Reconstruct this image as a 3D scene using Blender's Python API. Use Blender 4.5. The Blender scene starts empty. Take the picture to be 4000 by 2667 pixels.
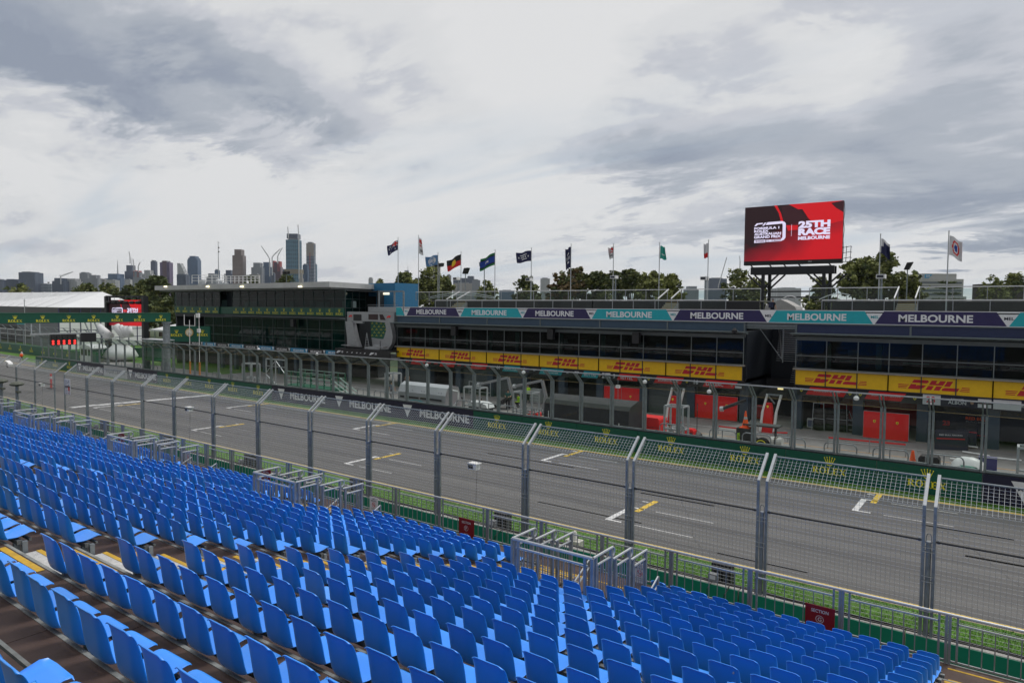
import bpy, math, random
from mathutils import Vector as V, Matrix, noise as mnoise
R = math.radians
C = bpy.context.scene.collection
sc = bpy.context.scene

# ------------------------------------------------------------------ camera, sky, sun, exposure
F, CX, CY, CAMZ = 2672.0, 2000.0, 1333.5, 8.573
_pit, _rol, _yaw = R(2.767), R(0.482), R(36.35)
FW = V((-math.sin(_yaw)*math.cos(_pit), math.cos(_yaw)*math.cos(_pit), -math.sin(_pit)))
_r0 = V((math.cos(_yaw), math.sin(_yaw), 0)); _u0 = _r0.cross(FW)
RT = _r0*math.cos(_rol)+_u0*math.sin(_rol); UP = -_r0*math.sin(_rol)+_u0*math.cos(_rol)
cam = bpy.data.cameras.new('camera'); co = bpy.data.objects.new('camera', cam); C.objects.link(co)
m3 = Matrix((RT, UP, -FW)).transposed(); co.matrix_world = Matrix.Translation((0, 0, CAMZ)) @ m3.to_4x4()
cam.sensor_width = 36; cam.lens = 36*F/4000; cam.clip_end = 20000; cam.clip_start = 0.05
sc.camera = co
sc.view_settings.view_transform = 'Standard'; sc.view_settings.look = 'None'
sc.view_settings.gamma = 1; sc.view_settings.exposure = .08
SUN_EL, SUN_AZ = 58, 20      # elevation, compass azimuth (from +Y towards +X)
sd = bpy.data.lights.new('sun', 'SUN'); sd.energy = 1.5; sd.angle = R(20); sd.color = (1, .96, .9)
so = bpy.data.objects.new('sun', sd); C.objects.link(so)
sdir = V((math.sin(R(SUN_AZ))*math.cos(R(SUN_EL)), math.cos(R(SUN_AZ))*math.cos(R(SUN_EL)), math.sin(R(SUN_EL))))
so.rotation_euler = sdir.to_track_quat('Z', 'Y').to_euler()

def ray(px, py): return FW+RT*((px-CX)/F)-UP*((py-CY)/F)
def AY(px, py, Y):
    d = ray(px, py); return V((0, 0, CAMZ))+d*(Y/d.y)
def AX(px, py, X):
    d = ray(px, py); return V((0, 0, CAMZ))+d*(X/d.x)
def AZ(px, py, z=0.0):
    d = ray(px, py); return V((0, 0, CAMZ))+d*((z-CAMZ)/d.z)
def azel(px, py):
    d = ray(px, py).normalized(); return math.atan2(d.x, d.y), math.asin(d.z)

def build_world():
    w = bpy.data.worlds.new('World'); sc.world = w; w.use_nodes = True
    nt = w.node_tree; nt.nodes.clear(); N = nt.nodes.new; L = nt.links.new
    def M(op, a, b=None, c=None):
        n = N('ShaderNodeMath'); n.operation = op
        for i, x in enumerate((a, b, c)):
            if x is None: continue
            if isinstance(x, (int, float)): n.inputs[i].default_value = x
            else: L(x, n.inputs[i])
        return n.outputs[0]
    tc = N('ShaderNodeTexCoord'); sp = N('ShaderNodeSeparateXYZ'); L(tc.outputs['Generated'], sp.inputs[0])
    x, y, z = sp.outputs
    az = M('ARCTAN2', x, y); el = M('ARCSINE', z)
    zc = M('ADD', M('MAXIMUM', z, 0.0), 0.16)
    cv = N('ShaderNodeCombineXYZ'); L(M('DIVIDE', x, zc), cv.inputs[0]); L(M('DIVIDE', y, zc), cv.inputs[1])
    def noise(scale, detail, rough, dist, off=0, sx=1.0, sy=1.0, rz=0.0):
        mp = N('ShaderNodeMapping'); L(cv.outputs[0], mp.inputs[0]); mp.inputs['Location'].default_value = (off, off*.7, off*.3)
        mp.inputs['Scale'].default_value = (sx, sy, 1); mp.inputs['Rotation'].default_value = (0, 0, rz)
        n = N('ShaderNodeTexNoise'); L(mp.outputs[0], n.inputs['Vector'])
        n.inputs['Scale'].default_value = scale; n.inputs['Detail'].default_value = detail
        n.inputs['Roughness'].default_value = rough; n.inputs['Distortion'].default_value = dist
        return n.outputs['Fac']
    n1 = noise(.75, 10, .60, .35, 3.1); n2 = noise(2.1, 10, .64, .35, 8.4, .8, 1.25, R(30)); n3 = noise(.42, 8, .55, .25, 21)
    def sm(v, a, b):
        n = N('ShaderNodeMapRange'); n.interpolation_type = 'SMOOTHSTEP'; L(v, n.inputs[0])
        n.inputs[1].default_value = a; n.inputs[2].default_value = b; return n.outputs[0]
    wob = M('MULTIPLY', M('SUBTRACT', n1, .5), .42); wob2 = M('MULTIPLY', M('SUBTRACT', n2, .5), .26)
    azw = M('ADD', az, wob); elw = M('ADD', el, wob2)
    def blob(px, py, rx, ry, tilt):
        a0, e0 = azel(px, py); rx /= F; ry /= F; t = R(tilt)
        da = M('SUBTRACT', azw, a0); de = M('SUBTRACT', elw, e0)
        u = M('DIVIDE', M('ADD', M('MULTIPLY', da, math.cos(t)), M('MULTIPLY', de, math.sin(t))), rx)
        v = M('DIVIDE', M('ADD', M('MULTIPLY', da, -math.sin(t)), M('MULTIPLY', de, math.cos(t))), ry)
        r2 = M('ADD', M('MULTIPLY', u, u), M('MULTIPLY', v, v))
        return M('POWER', 2.718, M('MULTIPLY', r2, -1))
    def total(lst):
        t = None
        for (a, k) in lst:
            b = M('MULTIPLY', blob(*a), k); t = b if t is None else M('ADD', t, b)
        return t
    # banks of darker cloud, and brighter breaks between them
    dark = total([((350, 240, 760, 150, -12), .78), ((1000, 300, 420, 95, -16), .7), ((80, 60, 500, 110, 0), .3),
                  ((60, 550, 420, 150, -5), .4), ((1450, 180, 500, 150, -20), .25), ((3250, 60, 420, 110, 12), .30), ((2850, 270, 330, 110, -25), .26),
                  ((3750, 330, 380, 230, 20), .38), ((3450, 640, 900, 130, -4), .50), ((3700, 800, 800, 95, -3), .75),
                  ((2700, 560, 520, 110, 10), .3), ((2350, 890, 700, 45, -3), .33), ((3500, 930, 500, 30, 0), .3), ((700, 480, 520, 80, -18), .35)])
    lite = total([((2150, 130, 320, 260, 0), .8), ((3800, 560, 120, 40, 10), .25), ((1950, 650, 300, 200, 0), .45), ((2500, 800, 400, 45, 0), .4),
                  ((3700, 960, 800, 35, 0), .5), ((1300, 800, 900, 90, 0), .3), ((3300, 180, 250, 90, -20), .35)])
    base = M('ADD', M('MULTIPLY', M('SUBTRACT', n1, .5), 1.25), M('MULTIPLY', M('SUBTRACT', n2, .5), .8))
    base = M('ADD', base, M('MULTIPLY', M('SUBTRACT', n3, .5), .5))
    tex = M('ADD', M('MULTIPLY', M('SUBTRACT', n2, .5), 1.4), M('ADD', M('MULTIPLY', M('SUBTRACT', n1, .5), 1.2), 1.0))
    d = M('ADD', M('SUBTRACT', M('MULTIPLY', dark, M('MULTIPLY', tex, .80)), M('MULTIPLY', lite, .62)), M('ADD', M('MULTIPLY', base, 1.10), .07))
    n4 = noise(5.5, 9, .62, .3, 55, .7, 1.3, R(25))
    d = M('ADD', d, M('MULTIPLY', M('SUBTRACT', n4, .5), .48))
    cr = N('ShaderNodeValToRGB'); L(d, cr.inputs[0]); e = cr.color_ramp; e.interpolation = 'EASE'
    k = 10.0
    stops = [(0.0, (.72, .72, .72)), (.18, (.675, .68, .685)), (.38, (.54, .555, .595)), (.62, (.40, .43, .48)), (.95, (.29, .325, .395)), (1, (.27, .305, .375))]
    e.elements[0].position, e.elements[0].color = stops[0][0], (*stops[0][1], 1)
    e.elements[1].position, e.elements[1].color = stops[-1][0], (*stops[-1][1], 1)
    for p, c in stops[1:-1]:
        q = e.elements.new(p); q.color = (*c, 1)
    # thin bluish gaps near the horizon
    gap = M('MULTIPLY', sm(noise(1.1, 7, .5, .4, 40, .35, 1.4, R(-36)), .5, .68), sm(el, .5, .12))
    mg = N('ShaderNodeMix'); mg.data_type = 'RGBA'; L(M('MULTIPLY', gap, .55), mg.inputs['Factor'])
    L(cr.outputs[0], mg.inputs['A']); mg.inputs['B'].default_value = (.42, .515, .61, 1)
    sc10 = N('ShaderNodeMix'); sc10.data_type = 'RGBA'; sc10.blend_type = 'MULTIPLY'; sc10.inputs['Factor'].default_value = 1
    sc10.clamp_result = False
    L(mg.outputs['Result'], sc10.inputs['A']); sc10.inputs['B'].default_value = (k, k, k, 1)
    # unseen sky: dimmed behind the stand, brightened overhead, added to shape the seat lighting
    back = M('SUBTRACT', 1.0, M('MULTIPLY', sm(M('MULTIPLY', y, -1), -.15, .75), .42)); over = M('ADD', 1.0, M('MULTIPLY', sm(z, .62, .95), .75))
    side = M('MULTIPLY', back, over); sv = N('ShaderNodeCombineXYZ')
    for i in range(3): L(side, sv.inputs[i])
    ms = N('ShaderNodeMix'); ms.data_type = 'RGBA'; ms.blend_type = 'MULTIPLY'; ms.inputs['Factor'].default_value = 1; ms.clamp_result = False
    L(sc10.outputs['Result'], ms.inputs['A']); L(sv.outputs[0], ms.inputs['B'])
    sky = N('ShaderNodeTexSky'); sky.sky_type = 'NISHITA'; sky.sun_disc = False
    sky.sun_elevation = R(SUN_EL); sky.sun_rotation = R(SUN_AZ)
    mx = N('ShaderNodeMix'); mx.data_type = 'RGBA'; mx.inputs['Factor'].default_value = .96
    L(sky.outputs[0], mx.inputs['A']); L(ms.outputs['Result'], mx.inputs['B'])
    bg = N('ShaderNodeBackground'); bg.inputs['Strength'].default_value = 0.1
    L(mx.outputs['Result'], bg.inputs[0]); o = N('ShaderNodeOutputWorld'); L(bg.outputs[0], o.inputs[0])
    w.cycles.sampling_method = 'MANUAL'; w.cycles.sample_map_resolution = 512
build_world()

# ------------------------------------------------------------------ helpers
_mats = {}
def mat(name, col, rough=.6, metal=0.0, var=.12, vs=3.0, bump=0.0, bs=30.0, spec=.5, emit=None, es=1.0, var2=0.0, vs2=.3, stretch=None, coord='Object'):
    if name in _mats: return _mats[name]
    m = bpy.data.materials.new(name); m.use_nodes = True; nt = m.node_tree; b = nt.nodes['Principled BSDF']
    b.inputs['Roughness'].default_value = rough; b.inputs['Metallic'].default_value = metal
    b.inputs['Specular IOR Level'].default_value = spec; b.inputs['Base Color'].default_value = (*col, 1)
    m.diffuse_color = (*col, 1)
    N = nt.nodes.new; L = nt.links.new
    tc = N('ShaderNodeTexCoord'); mp = N('ShaderNodeMapping'); L(tc.outputs[coord], mp.inputs[0])
    if stretch: mp.inputs['Scale'].default_value = stretch
    if var > 0:
        n = N('ShaderNodeTexNoise'); n.inputs['Scale'].default_value = vs; n.inputs['Detail'].default_value = 6; n.inputs['Roughness'].default_value = .65
        L(mp.outputs[0], n.inputs['Vector']); fac = n.outputs['Fac']
        if var2 > 0:
            n2 = N('ShaderNodeTexNoise'); n2.inputs['Scale'].default_value = vs2; n2.inputs['Detail'].default_value = 4
            L(mp.outputs[0], n2.inputs['Vector'])
            ad = N('ShaderNodeMix'); ad.data_type = 'FLOAT'; ad.inputs['Factor'].default_value = var2
            L(fac, ad.inputs['A']); L(n2.outputs['Fac'], ad.inputs['B']); fac = ad.outputs['Result']
        r = N('ShaderNodeValToRGB'); L(fac, r.inputs[0])
        r.color_ramp.elements[0].position = .3; r.color_ramp.elements[1].position = .7
        r.color_ramp.elements[0].color = (*[c*(1-var) for c in col], 1)
        r.color_ramp.elements[1].color = (*[min(1, c*(1+var)) for c in col], 1)
        L(r.outputs[0], b.inputs['Base Color'])
    if bump > 0:
        nb = N('ShaderNodeTexNoise'); nb.inputs['Scale'].default_value = bs; nb.inputs['Detail'].default_value = 5; L(mp.outputs[0], nb.inputs['Vector'])
        bp = N('ShaderNodeBump'); bp.inputs['Strength'].default_value = bump; bp.inputs['Distance'].default_value = .02
        L(nb.outputs['Fac'], bp.inputs['Height']); L(bp.outputs[0], b.inputs['Normal'])
    if emit:
        b.inputs['Emission Color'].default_value = (*emit, 1); b.inputs['Emission Strength'].default_value = es
    _mats[name] = m; return m

def glass(name, tint=(.8, .9, .88), opac=.12, refl=.9, rough=.02, dif=(.32, .36, .36)):
    if name in _mats: return _mats[name]
    m = bpy.data.materials.new(name); m.use_nodes = True; nt = m.node_tree; nt.nodes.clear(); N = nt.nodes.new; L = nt.links.new
    tr = N('ShaderNodeBsdfTransparent'); tr.inputs[0].default_value = (*tint, 1)
    gl = N('ShaderNodeBsdfGlossy'); gl.inputs['Roughness'].default_value = rough; gl.inputs[0].default_value = (refl, refl, refl, 1)
    di = N('ShaderNodeBsdfDiffuse'); di.inputs[0].default_value = (*dif, 1)
    fr = N('ShaderNodeFresnel'); fr.inputs[0].default_value = 1.45
    m1 = N('ShaderNodeMixShader'); L(fr.outputs[0], m1.inputs[0]); L(tr.outputs[0], m1.inputs[1]); L(gl.outputs[0], m1.inputs[2])
    m2 = N('ShaderNodeMixShader')
    tc = N('ShaderNodeTexCoord'); nz = N('ShaderNodeTexNoise'); nz.inputs['Scale'].default_value = 1.3; nz.inputs['Detail'].default_value = 4; L(tc.outputs['Object'], nz.inputs['Vector'])
    mr = N('ShaderNodeMapRange'); L(nz.outputs['Fac'], mr.inputs[0]); mr.inputs[1].default_value = .35; mr.inputs[2].default_value = .7
    mr.inputs[3].default_value = opac*.4; mr.inputs[4].default_value = opac*1.6
    L(mr.outputs[0], m2.inputs[0]); L(m1.outputs[0], m2.inputs[1]); L(di.outputs[0], m2.inputs[2])
    o = N('ShaderNodeOutputMaterial'); L(m2.outputs[0], o.inputs[0]); _mats[name] = m; return m

Z = V((0, 0, 1)); XA = V((1, 0, 0)); YA = V((0, 1, 0))
class MB:
    def __init__(s): s.v = []; s.f = []; s.mi = []; s.mats = []
    def m(s, mt):
        if mt not in s.mats: s.mats.append(mt)
        return s.mats.index(mt)
    def face(s, pts, mt):
        i = len(s.v); s.v += [tuple(p) for p in pts]; s.f.append(tuple(range(i, i+len(pts)))); s.mi.append(s.m(mt)); return s
    def add(s, vs, fs, mt):
        i = len(s.v); s.v += [tuple(p) for p in vs]; k = s.m(mt)
        for f in fs: s.f.append(tuple(i+j for j in f)); s.mi.append(k)
        return s
    def box(s, x0, x1, y0, y1, z0, z1, mt):
        vs = [(x, y, z) for z in (z0, z1) for y in (y0, y1) for x in (x0, x1)]
        return s.add(vs, [(0, 2, 3, 1), (4, 5, 7, 6), (0, 1, 5, 4), (2, 6, 7, 3), (0, 4, 6, 2), (1, 3, 7, 5)], mt)
    def bar(s, p, q, w, h, mt, up=Z):
        p = V(p); q = V(q); d = (q-p).normalized()
        a = d.cross(up)
        if a.length < 1e-4: a = d.cross(XA)
        a.normalize(); b = a.cross(d)
        a = a*w/2; b = b*h/2
        vs = [p-a-b, p+a-b, p+a+b, p-a+b, q-a-b, q+a-b, q+a+b, q-a+b]
        return s.add(vs, [(0, 1, 2, 3), (7, 6, 5, 4), (0, 4, 5, 1), (1, 5, 6, 2), (2, 6, 7, 3), (3, 7, 4, 0)], mt)
    def cyl(s, p, q, r, mt, n=6, r2=None, cap=True):
        p = V(p); q = V(q); d = (q-p).normalized(); r2 = r if r2 is None else r2
        a = d.orthogonal().normalized(); b = d.cross(a)
        vs = []
        for c, rr in ((p, r), (q, r2)):
            for k in range(n):
                t = 2*math.pi*k/n; vs.append(c+a*math.cos(t)*rr+b*math.sin(t)*rr)
        fs = [(k, (k+1) % n, n+(k+1) % n, n+k) for k in range(n)]
        if cap: fs += [tuple(range(n-1, -1, -1)), tuple(range(n, 2*n))]
        return s.add(vs, fs, mt)
    def tube(s, pts, r, mt, n=6):
        for a, b in zip(pts[:-1], pts[1:]): s.cyl(a, b, r, mt, n, cap=False)
        return s
    def lathe(s, c, prof, mt, n=12):
        c = V(c); vs = []; fs = []
        for (r, z) in prof:
            for k in range(n):
                t = 2*math.pi*k/n; vs.append(c+V((math.cos(t)*r, math.sin(t)*r, z)))
        for j in range(len(prof)-1):
            for k in range(n): fs.append((j*n+k, j*n+(k+1) % n, (j+1)*n+(k+1) % n, (j+1)*n+k))
        fs.append(tuple(range(n-1, -1, -1))); fs.append(tuple((len(prof)-1)*n+k for k in range(n)))
        return s.add(vs, fs, mt)
    def prism(s, poly, o, ux, uy, th, mt):      # poly in (u,v); th = thickness vector
        o = V(o); ux = V(ux); uy = V(uy); th = V(th); n = len(poly)
        a = [o+ux*u+uy*v for u, v in poly]; b = [p+th for p in a]
        return s.add(a+b, [tuple(range(n-1, -1, -1)), tuple(range(n, 2*n))]+[(k, (k+1) % n, n+(k+1) % n, n+k) for k in range(n)], mt)
    def flat(s, poly, o, ux, uy, mt):
        o = V(o); ux = V(ux); uy = V(uy)
        return s.face([o+ux*u+uy*v for u, v in poly], mt)
    def text(s, txt, o, ux, uy, h, mt, bold=.012, w=None, align='C', shear=0.0, fat=1.0):
        vs, fs = text_mesh(txt, bold)
        xs = [p[0] for p in vs]; ys = [p[1] for p in vs]; x0, x1 = min(xs), max(xs); y0, y1 = min(ys), max(ys)
        sy = h/(y1-y0); sx = sy*fat if w is None else w/(x1-x0)
        off = {'C': -(x0+x1)/2, 'L': -x0, 'R': -x1}[align]
        o = V(o); ux = V(ux); uy = V(uy)
        return s.add([o+ux*((p[0]+off)*sx+shear*(p[1]-y0)*sy)+uy*((p[1]-(y0+y1)/2)*sy) for p in vs], fs, mt)
    def build(s, name, parent=None, loc=None, smooth=False, kind=None):
        me = bpy.data.meshes.new(name)
        if loc is None and parent is None and s.v:
            xs = [p[0] for p in s.v]; ys = [p[1] for p in s.v]; zs = [p[2] for p in s.v]
            loc = ((min(xs)+max(xs))/2, (min(ys)+max(ys))/2, min(zs))
        off = V((0, 0, 0))
        if parent is not None: off = parent_world(parent)
        elif loc is not None: off = V(loc)
        me.from_pydata([(p[0]-off.x, p[1]-off.y, p[2]-off.z) for p in s.v], [], s.f); me.update()
        for mt in s.mats: me.materials.append(mt)
        me.polygons.foreach_set('material_index', s.mi)
        if smooth: me.polygons.foreach_set('use_smooth', [True]*len(me.polygons))
        o = bpy.data.objects.new(name, me); C.objects.link(o)
        if parent is not None: o.parent = parent
        else: o.location = off
        if kind: o['kind'] = kind
        return o
def parent_world(p):
    l = V(p.location)
    while p.parent: p = p.parent; l += V(p.location)
    return l
def tag(o, label, cat, group=None, kind=None):
    if label: o['label'] = label
    if cat: o['category'] = cat
    if group: o['group'] = group
    if kind: o['kind'] = kind
    return o
def thing(name, loc, label, cat, group=None):
    o = bpy.data.objects.new(name, None); C.objects.link(o); o.location = loc; o.empty_display_size = .2
    return tag(o, label, cat, group)
def struct(mb, name): return mb.build(name, kind='structure')
def copy_thing(root, loc, label, group=None, rz=None):
    r = root.copy(); C.objects.link(r); r.location = loc; r['label'] = label
    if rz is not None: r.rotation_euler.z = rz
    if group: r['group'] = group
    for ch in [o for o in root.children]:
        c = ch.copy(); C.objects.link(c); c.parent = r
        for g in [o for o in ch.children]:
            d = g.copy(); C.objects.link(d); d.parent = c
    return r
_tm = {}
def text_mesh(txt, bold):
    k = (txt, bold)
    if k in _tm: return _tm[k]
    cu = bpy.data.curves.new('lettering', 'FONT'); cu.body = txt; cu.offset = bold; cu.resolution_u = 3
    o = bpy.data.objects.new('lettering', cu); C.objects.link(o)
    dg = bpy.context.evaluated_depsgraph_get(); me = bpy.data.meshes.new_from_object(o.evaluated_get(dg))
    r = ([tuple(v.co) for v in me.vertices], [tuple(p.vertices) for p in me.polygons])
    bpy.data.objects.remove(o); bpy.data.curves.remove(cu); bpy.data.meshes.remove(me)
    _tm[k] = r; return r
ORD = ['zeroth', 'first', 'second', 'third', 'fourth', 'fifth', 'sixth', 'seventh', 'eighth', 'ninth', 'tenth', 'eleventh', 'twelfth', 'thirteenth', 'fourteenth', 'fifteenth', 'sixteenth', 'seventeenth', 'eighteenth', 'nineteenth', 'twentieth']
def nth(n):
    if n <= 20: return ORD[n]
    t, u = divmod(n, 10); T = {2: 'twent', 3: 'thirt', 4: 'fort', 5: 'fift', 6: 'sixt'}[t]
    return T+'ieth' if u == 0 else T+'y-'+ORD[u]

# shared materials
galv = mat('galvanised_steel', (.28, .30, .32), .45, .5, .22, 4)
galvd = mat('weathered_galvanised_steel', (.25, .28, .30), .55, .5, .25, 4)
galvb = mat('pale_galvanised_steel', (.42, .44, .46), .45, .4, .12, 4)
alu = mat('brushed_aluminium', (.55, .56, .57), .35, .8, .1, 5)
white = mat('white_paint', (.78, .78, .78), .5)
whitew = mat('white_vinyl', (.72, .73, .76), .5, var=.03)
black = mat('black_paint', (.012, .012, .014), .5)
blacksteel = mat('black_steel', (.02, .022, .026), .45, .3)
rubber = mat('black_rubber', (.015, .015, .016), .8)
dkgreen = mat('dark_green_vinyl', (.0, .085, .05), .42, var=.06)
bgreen = mat('green_wall_paint', (.004, .10, .055), .45, var=.12, vs=1.2)
gold = mat('yellow_lettering', (.88, .78, .03), .5, var=.04)
navy = mat('navy_vinyl', (.010, .010, .035), .42, var=.06)
purple = mat('purple_vinyl', (.022, .014, .085), .42, var=.06)
teal = mat('teal_vinyl', (.008, .36, .42), .42, var=.05)
red = mat('red_panel', (.60, .01, .012), .45, var=.08)
redl = mat('red_lettering', (.45, .008, .02), .5, var=.04)
yellow = mat('yellow_banner', (.74, .45, .0), .42, var=.06)
ypaint = mat('yellow_road_paint', (.62, .42, .04), .7, var=.3, vs=6)
wpaint = mat('white_road_paint', (.60, .60, .60), .7, var=.3, vs=6)
orange = mat('orange_plastic', (.9, .10, .01), .5, var=.05)
skin = mat('skin', (.45, .27, .19), .6, var=.05)
hairm = mat('dark_hair', (.03, .02, .015), .8, var=.1)
concrete = mat('pale_concrete', (.36, .35, .33), .85, var=.2, vs=2, bump=.3, bs=25)

def crown(mb, o, ux, uy, h, mt):
    # five pointed crown: rays with balls above an open base ring
    o = V(o); ux = V(ux)*h; uy = V(uy)*h
    for k in (-2, -1, 0, 1, 2):
        bx = k*.10; tx = k*.235; ty = .86-.05*abs(k)
        mb.flat([(bx-.055, .18), (bx+.055, .18), (tx+.02, ty), (tx-.02, ty)], o, ux, uy, mt)
        mb.flat([(tx+.06*math.cos(a*math.pi/3), ty+.04+.06*math.sin(a*math.pi/3)) for a in range(6)], o, ux, uy, mt)
    mb.flat([(-.27, .20), (-.24, .12), (-.12, .03), (.12, .03), (.24, .12), (.27, .20), (.10, .12), (-.10, .12)], o, ux, uy, mt)
def serif_word(mb, o, ux, uy, h, mt):
    # R O L E X in a serif face, cap height h, centred on o (baseline)
    o = V(o); ux = V(ux)*h; uy = V(uy)*h; t = .23; s = .12
    def q(x, a): mb.flat([(x+u, v) for u, v in a], o, ux, uy, mt)
    def rect(x, u0, u1, v0, v1): q(x, [(u0, v0), (u1, v0), (u1, v1), (u0, v1)])
    def ring(x, cx, cy, rx, ry, kx, ky, a0=0, a1=360, n=16):
        for i in range(n):
            A = R(a0+(a1-a0)*i/n); B = R(a0+(a1-a0)*(i+1)/n)
            q(x, [(cx+rx*math.cos(A), cy+ry*math.sin(A)), (cx+rx*math.cos(B), cy+ry*math.sin(B)), (cx+(rx-kx)*math.cos(B), cy+(ry-ky)*math.sin(B)), (cx+(rx-kx)*math.cos(A), cy+(ry-ky)*math.sin(A))])
    x = -2.35
    rect(x, .1, .1+t, 0, 1); rect(x, 0, .42, 0, s*.8); rect(x, 0, .3, 1-s*.8, 1)
    ring(x, .38, .74, .36, .26, .17, .1, -90, 90, 10); rect(x, .28, .40, .90, 1); rect(x, .28, .40, .48, .57)
    q(x, [(.36, .5), (.56, .5), (.86, s*.8), (.66, 0)]); rect(x, .66, .95, 0, s*.8)
    x = -1.36; ring(x, .46, .5, .46, .52, .19, .1)
    x = -.36; rect(x, .1, .1+t, 0, 1); rect(x, 0, .4, 1-s*.8, 1); rect(x, 0, .72, 0, s); rect(x, .64, .72, 0, .3)
    x = .46; rect(x, .1, .1+t, 0, 1); rect(x, 0, .76, 0, s); rect(x, 0, .74, 1-s, 1); rect(x, .68, .76, 0, .28); rect(x, .66, .74, .74, 1); rect(x, .25, .58, .46, .55); rect(x, .52, .58, .36, .65)
    x = 1.32; q(x, [(.08, 1), (.30, 1), (.92, 0), (.70, 0)]); q(x, [(.78, 1), (.88, 1), (.24, 0), (.14, 0)])
    rect(x, 0, .38, 1-s*.7, 1); rect(x, .68, 1.0, 1-s*.7, 1); rect(x, 0, .32, 0, s*.7); rect(x, .62, 1.02, 0, s*.7)
def crown_logo(mb, o, ux, uy, w, mt=None):
    mt = mt or gold; h = w/4.7
    serif_word(mb, V(o)-V(uy)*h*1.0, ux, uy, h, mt)
    crown(mb, V(o)+V(uy)*h*.25, ux, uy, h*1.5, mt)
def slant_logo(mb, o, ux, uy, h, mt):
    # heavy slanted letters D H L with speed stripes left and right
    o = V(o); ux = V(ux)*h; uy = V(uy)*h; k = .55
    def q(a): mb.flat([(u+k*v, v) for u, v in a], o, ux, uy, mt)
    x = -2.35
    q([(x, 0), (x+1.0, 0), (x+1.35, .18), (x+1.42, .46), (x+.62, .46), (x+.55, .36), (x+.5, .53), (x, .53)])
    q([(x+.0, .66), (x+1.35, .66), (x+1.45, .85), (x+1.25, 1), (x+.0, 1)])
    x = -.75
    q([(x, 0), (x+.52, 0), (x+.52, .44), (x, .44)]); q([(x+.72, 0), (x+1.24, 0), (x+1.24, .44), (x+.72, .44)])
    q([(x, .53), (x+1.24, .53), (x+1.24, 1), (x+.74, 1), (x+.74, .72), (x+.5, .72), (x+.5, 1), (x, 1)])
    x = .62
    q([(x+.1, 0), (x+1.42, 0), (x+1.42, .34), (x+.15, .34), (x, .22), (x, .1)]); q([(x, .45), (x+.5, .45), (x+.5, 1), (x, 1)])
    for i in range(3):
        v = .04+.17*i
        q([(-3.25-k*v, v), (-2.5, v), (-2.5, v+.085), (-3.25-k*v, v+.085)]); q([(2.18, v), (3.05-k*v, v), (3.05-k*v, v+.085), (2.18, v+.085)])
# ------------------------------------------------------------------ ground, track, markings
random.seed(4)
def asphalt_mat():
    m = mat('asphalt', (.112, .110, .109), .88, var=.16, vs=40, bump=.35, bs=160)
    nt = m.node_tree; b = nt.nodes['Principled BSDF']; N = nt.nodes.new; L = nt.links.new
    src = b.inputs['Base Color'].links[0].from_socket
    tc = N('ShaderNodeTexCoord'); mp = N('ShaderNodeMapping'); L(tc.outputs['Object'], mp.inputs[0]); mp.inputs['Scale'].default_value = (.014, .55, 1)
    mp.inputs['Rotation'].default_value = (0, 0, R(.6))
    n = N('ShaderNodeTexNoise'); n.inputs['Scale'].default_value = 1.6; n.inputs['Detail'].default_value = 7; n.inputs['Roughness'].default_value = .7
    L(mp.outputs[0], n.inputs['Vector']); r = N('ShaderNodeValToRGB'); L(n.outputs['Fac'], r.inputs[0])
    r.color_ramp.elements[0].position = .32; r.color_ramp.elements[0].color = (.58, .58, .60, 1); r.color_ramp.elements[1].position = .62; r.color_ramp.elements[1].color = (1.16, 1.15, 1.13, 1)
    mx = N('ShaderNodeMix'); mx.data_type = 'RGBA'; mx.blend_type = 'MULTIPLY'; mx.inputs['Factor'].default_value = 1
    L(src, mx.inputs['A']); L(r.outputs[0], mx.inputs['B']); L(mx.outputs['Result'], b.inputs['Base Color']); return m
asphalt = asphalt_mat()
pitc = mat('pit_lane_concrete', (.215, .205, .20), .85, var=.3, vs=1.5, bump=.2, bs=60, var2=.5, vs2=.35)
park = mat('parkland', (.05, .075, .03), .9, var=.3, vs=.05)
grassm = mat('grass_ground', (.06, .15, .012), .9, var=.45, vs=1.4, bump=.6, bs=45, var2=.4, vs2=.4)
blade = mat('grass_blades', (.10, .26, .02), .8, var=.35, vs=2.0)
blade2 = mat('dry_grass_blades', (.15, .17, .05), .8, var=.3, vs=2.0)

mb = MB(); mb.face([(-4500, -300, -.06), (3500, -300, -.06), (3500, 4500, -.06), (-4500, 4500, -.06)], park); struct(mb, 'ground')
mb = MB()
nx = 30
for i in range(nx):
    x0 = -260+(290)*i/nx; x1 = -260+290*(i+1)/nx
    mb.face([(x0, 17, 0), (x1, 17, 0), (x1, 37.3, 0), (x0, 37.3, 0)], asphalt)
    if x1 < -100: mb.face([(x0, 37.3, 0), (x1, 37.3, 0), (x1, 46, 0), (x0, 46, 0)], asphalt)
struct(mb, 'racing_track')
def strip(name, lo, hi, z, mt):      # lo/hi lists of (x, y)
    mb = MB()
    for (a, b), (c, d) in zip(zip(lo[:-1], lo[1:]), zip(hi[:-1], hi[1:])):
        mb.face([(*a, z), (*b, z), (*d, z), (*c, z)], mt)
    return struct(mb, name)
def ny(x): return 22.78
def fy(x):
    pts = [(-260, 44.0), (-160, 41.5), (-130, 40.0), (-122, 37.3), (-98, 36.3), (-59, 35.75), (-28, 35.45), (-3, 35.9), (30, 36.0)]
    for (a, b), (c, d) in zip(pts[:-1], pts[1:]):
        if x <= c: return b+(d-b)*(x-a)/(c-a)
    return 36
xs = [-260, -200, -160, -130, -122, -110, -98, -86, -75, -65, -54, -46, -38, -31, -24, -18, -12, -6, 0, 8, 30]
strip('grass_verge', [(x, 18.6) for x in xs], [(x, ny(x)-.25) for x in xs], .004, grassm)
xf = [x for x in xs if x >= -110]
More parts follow.
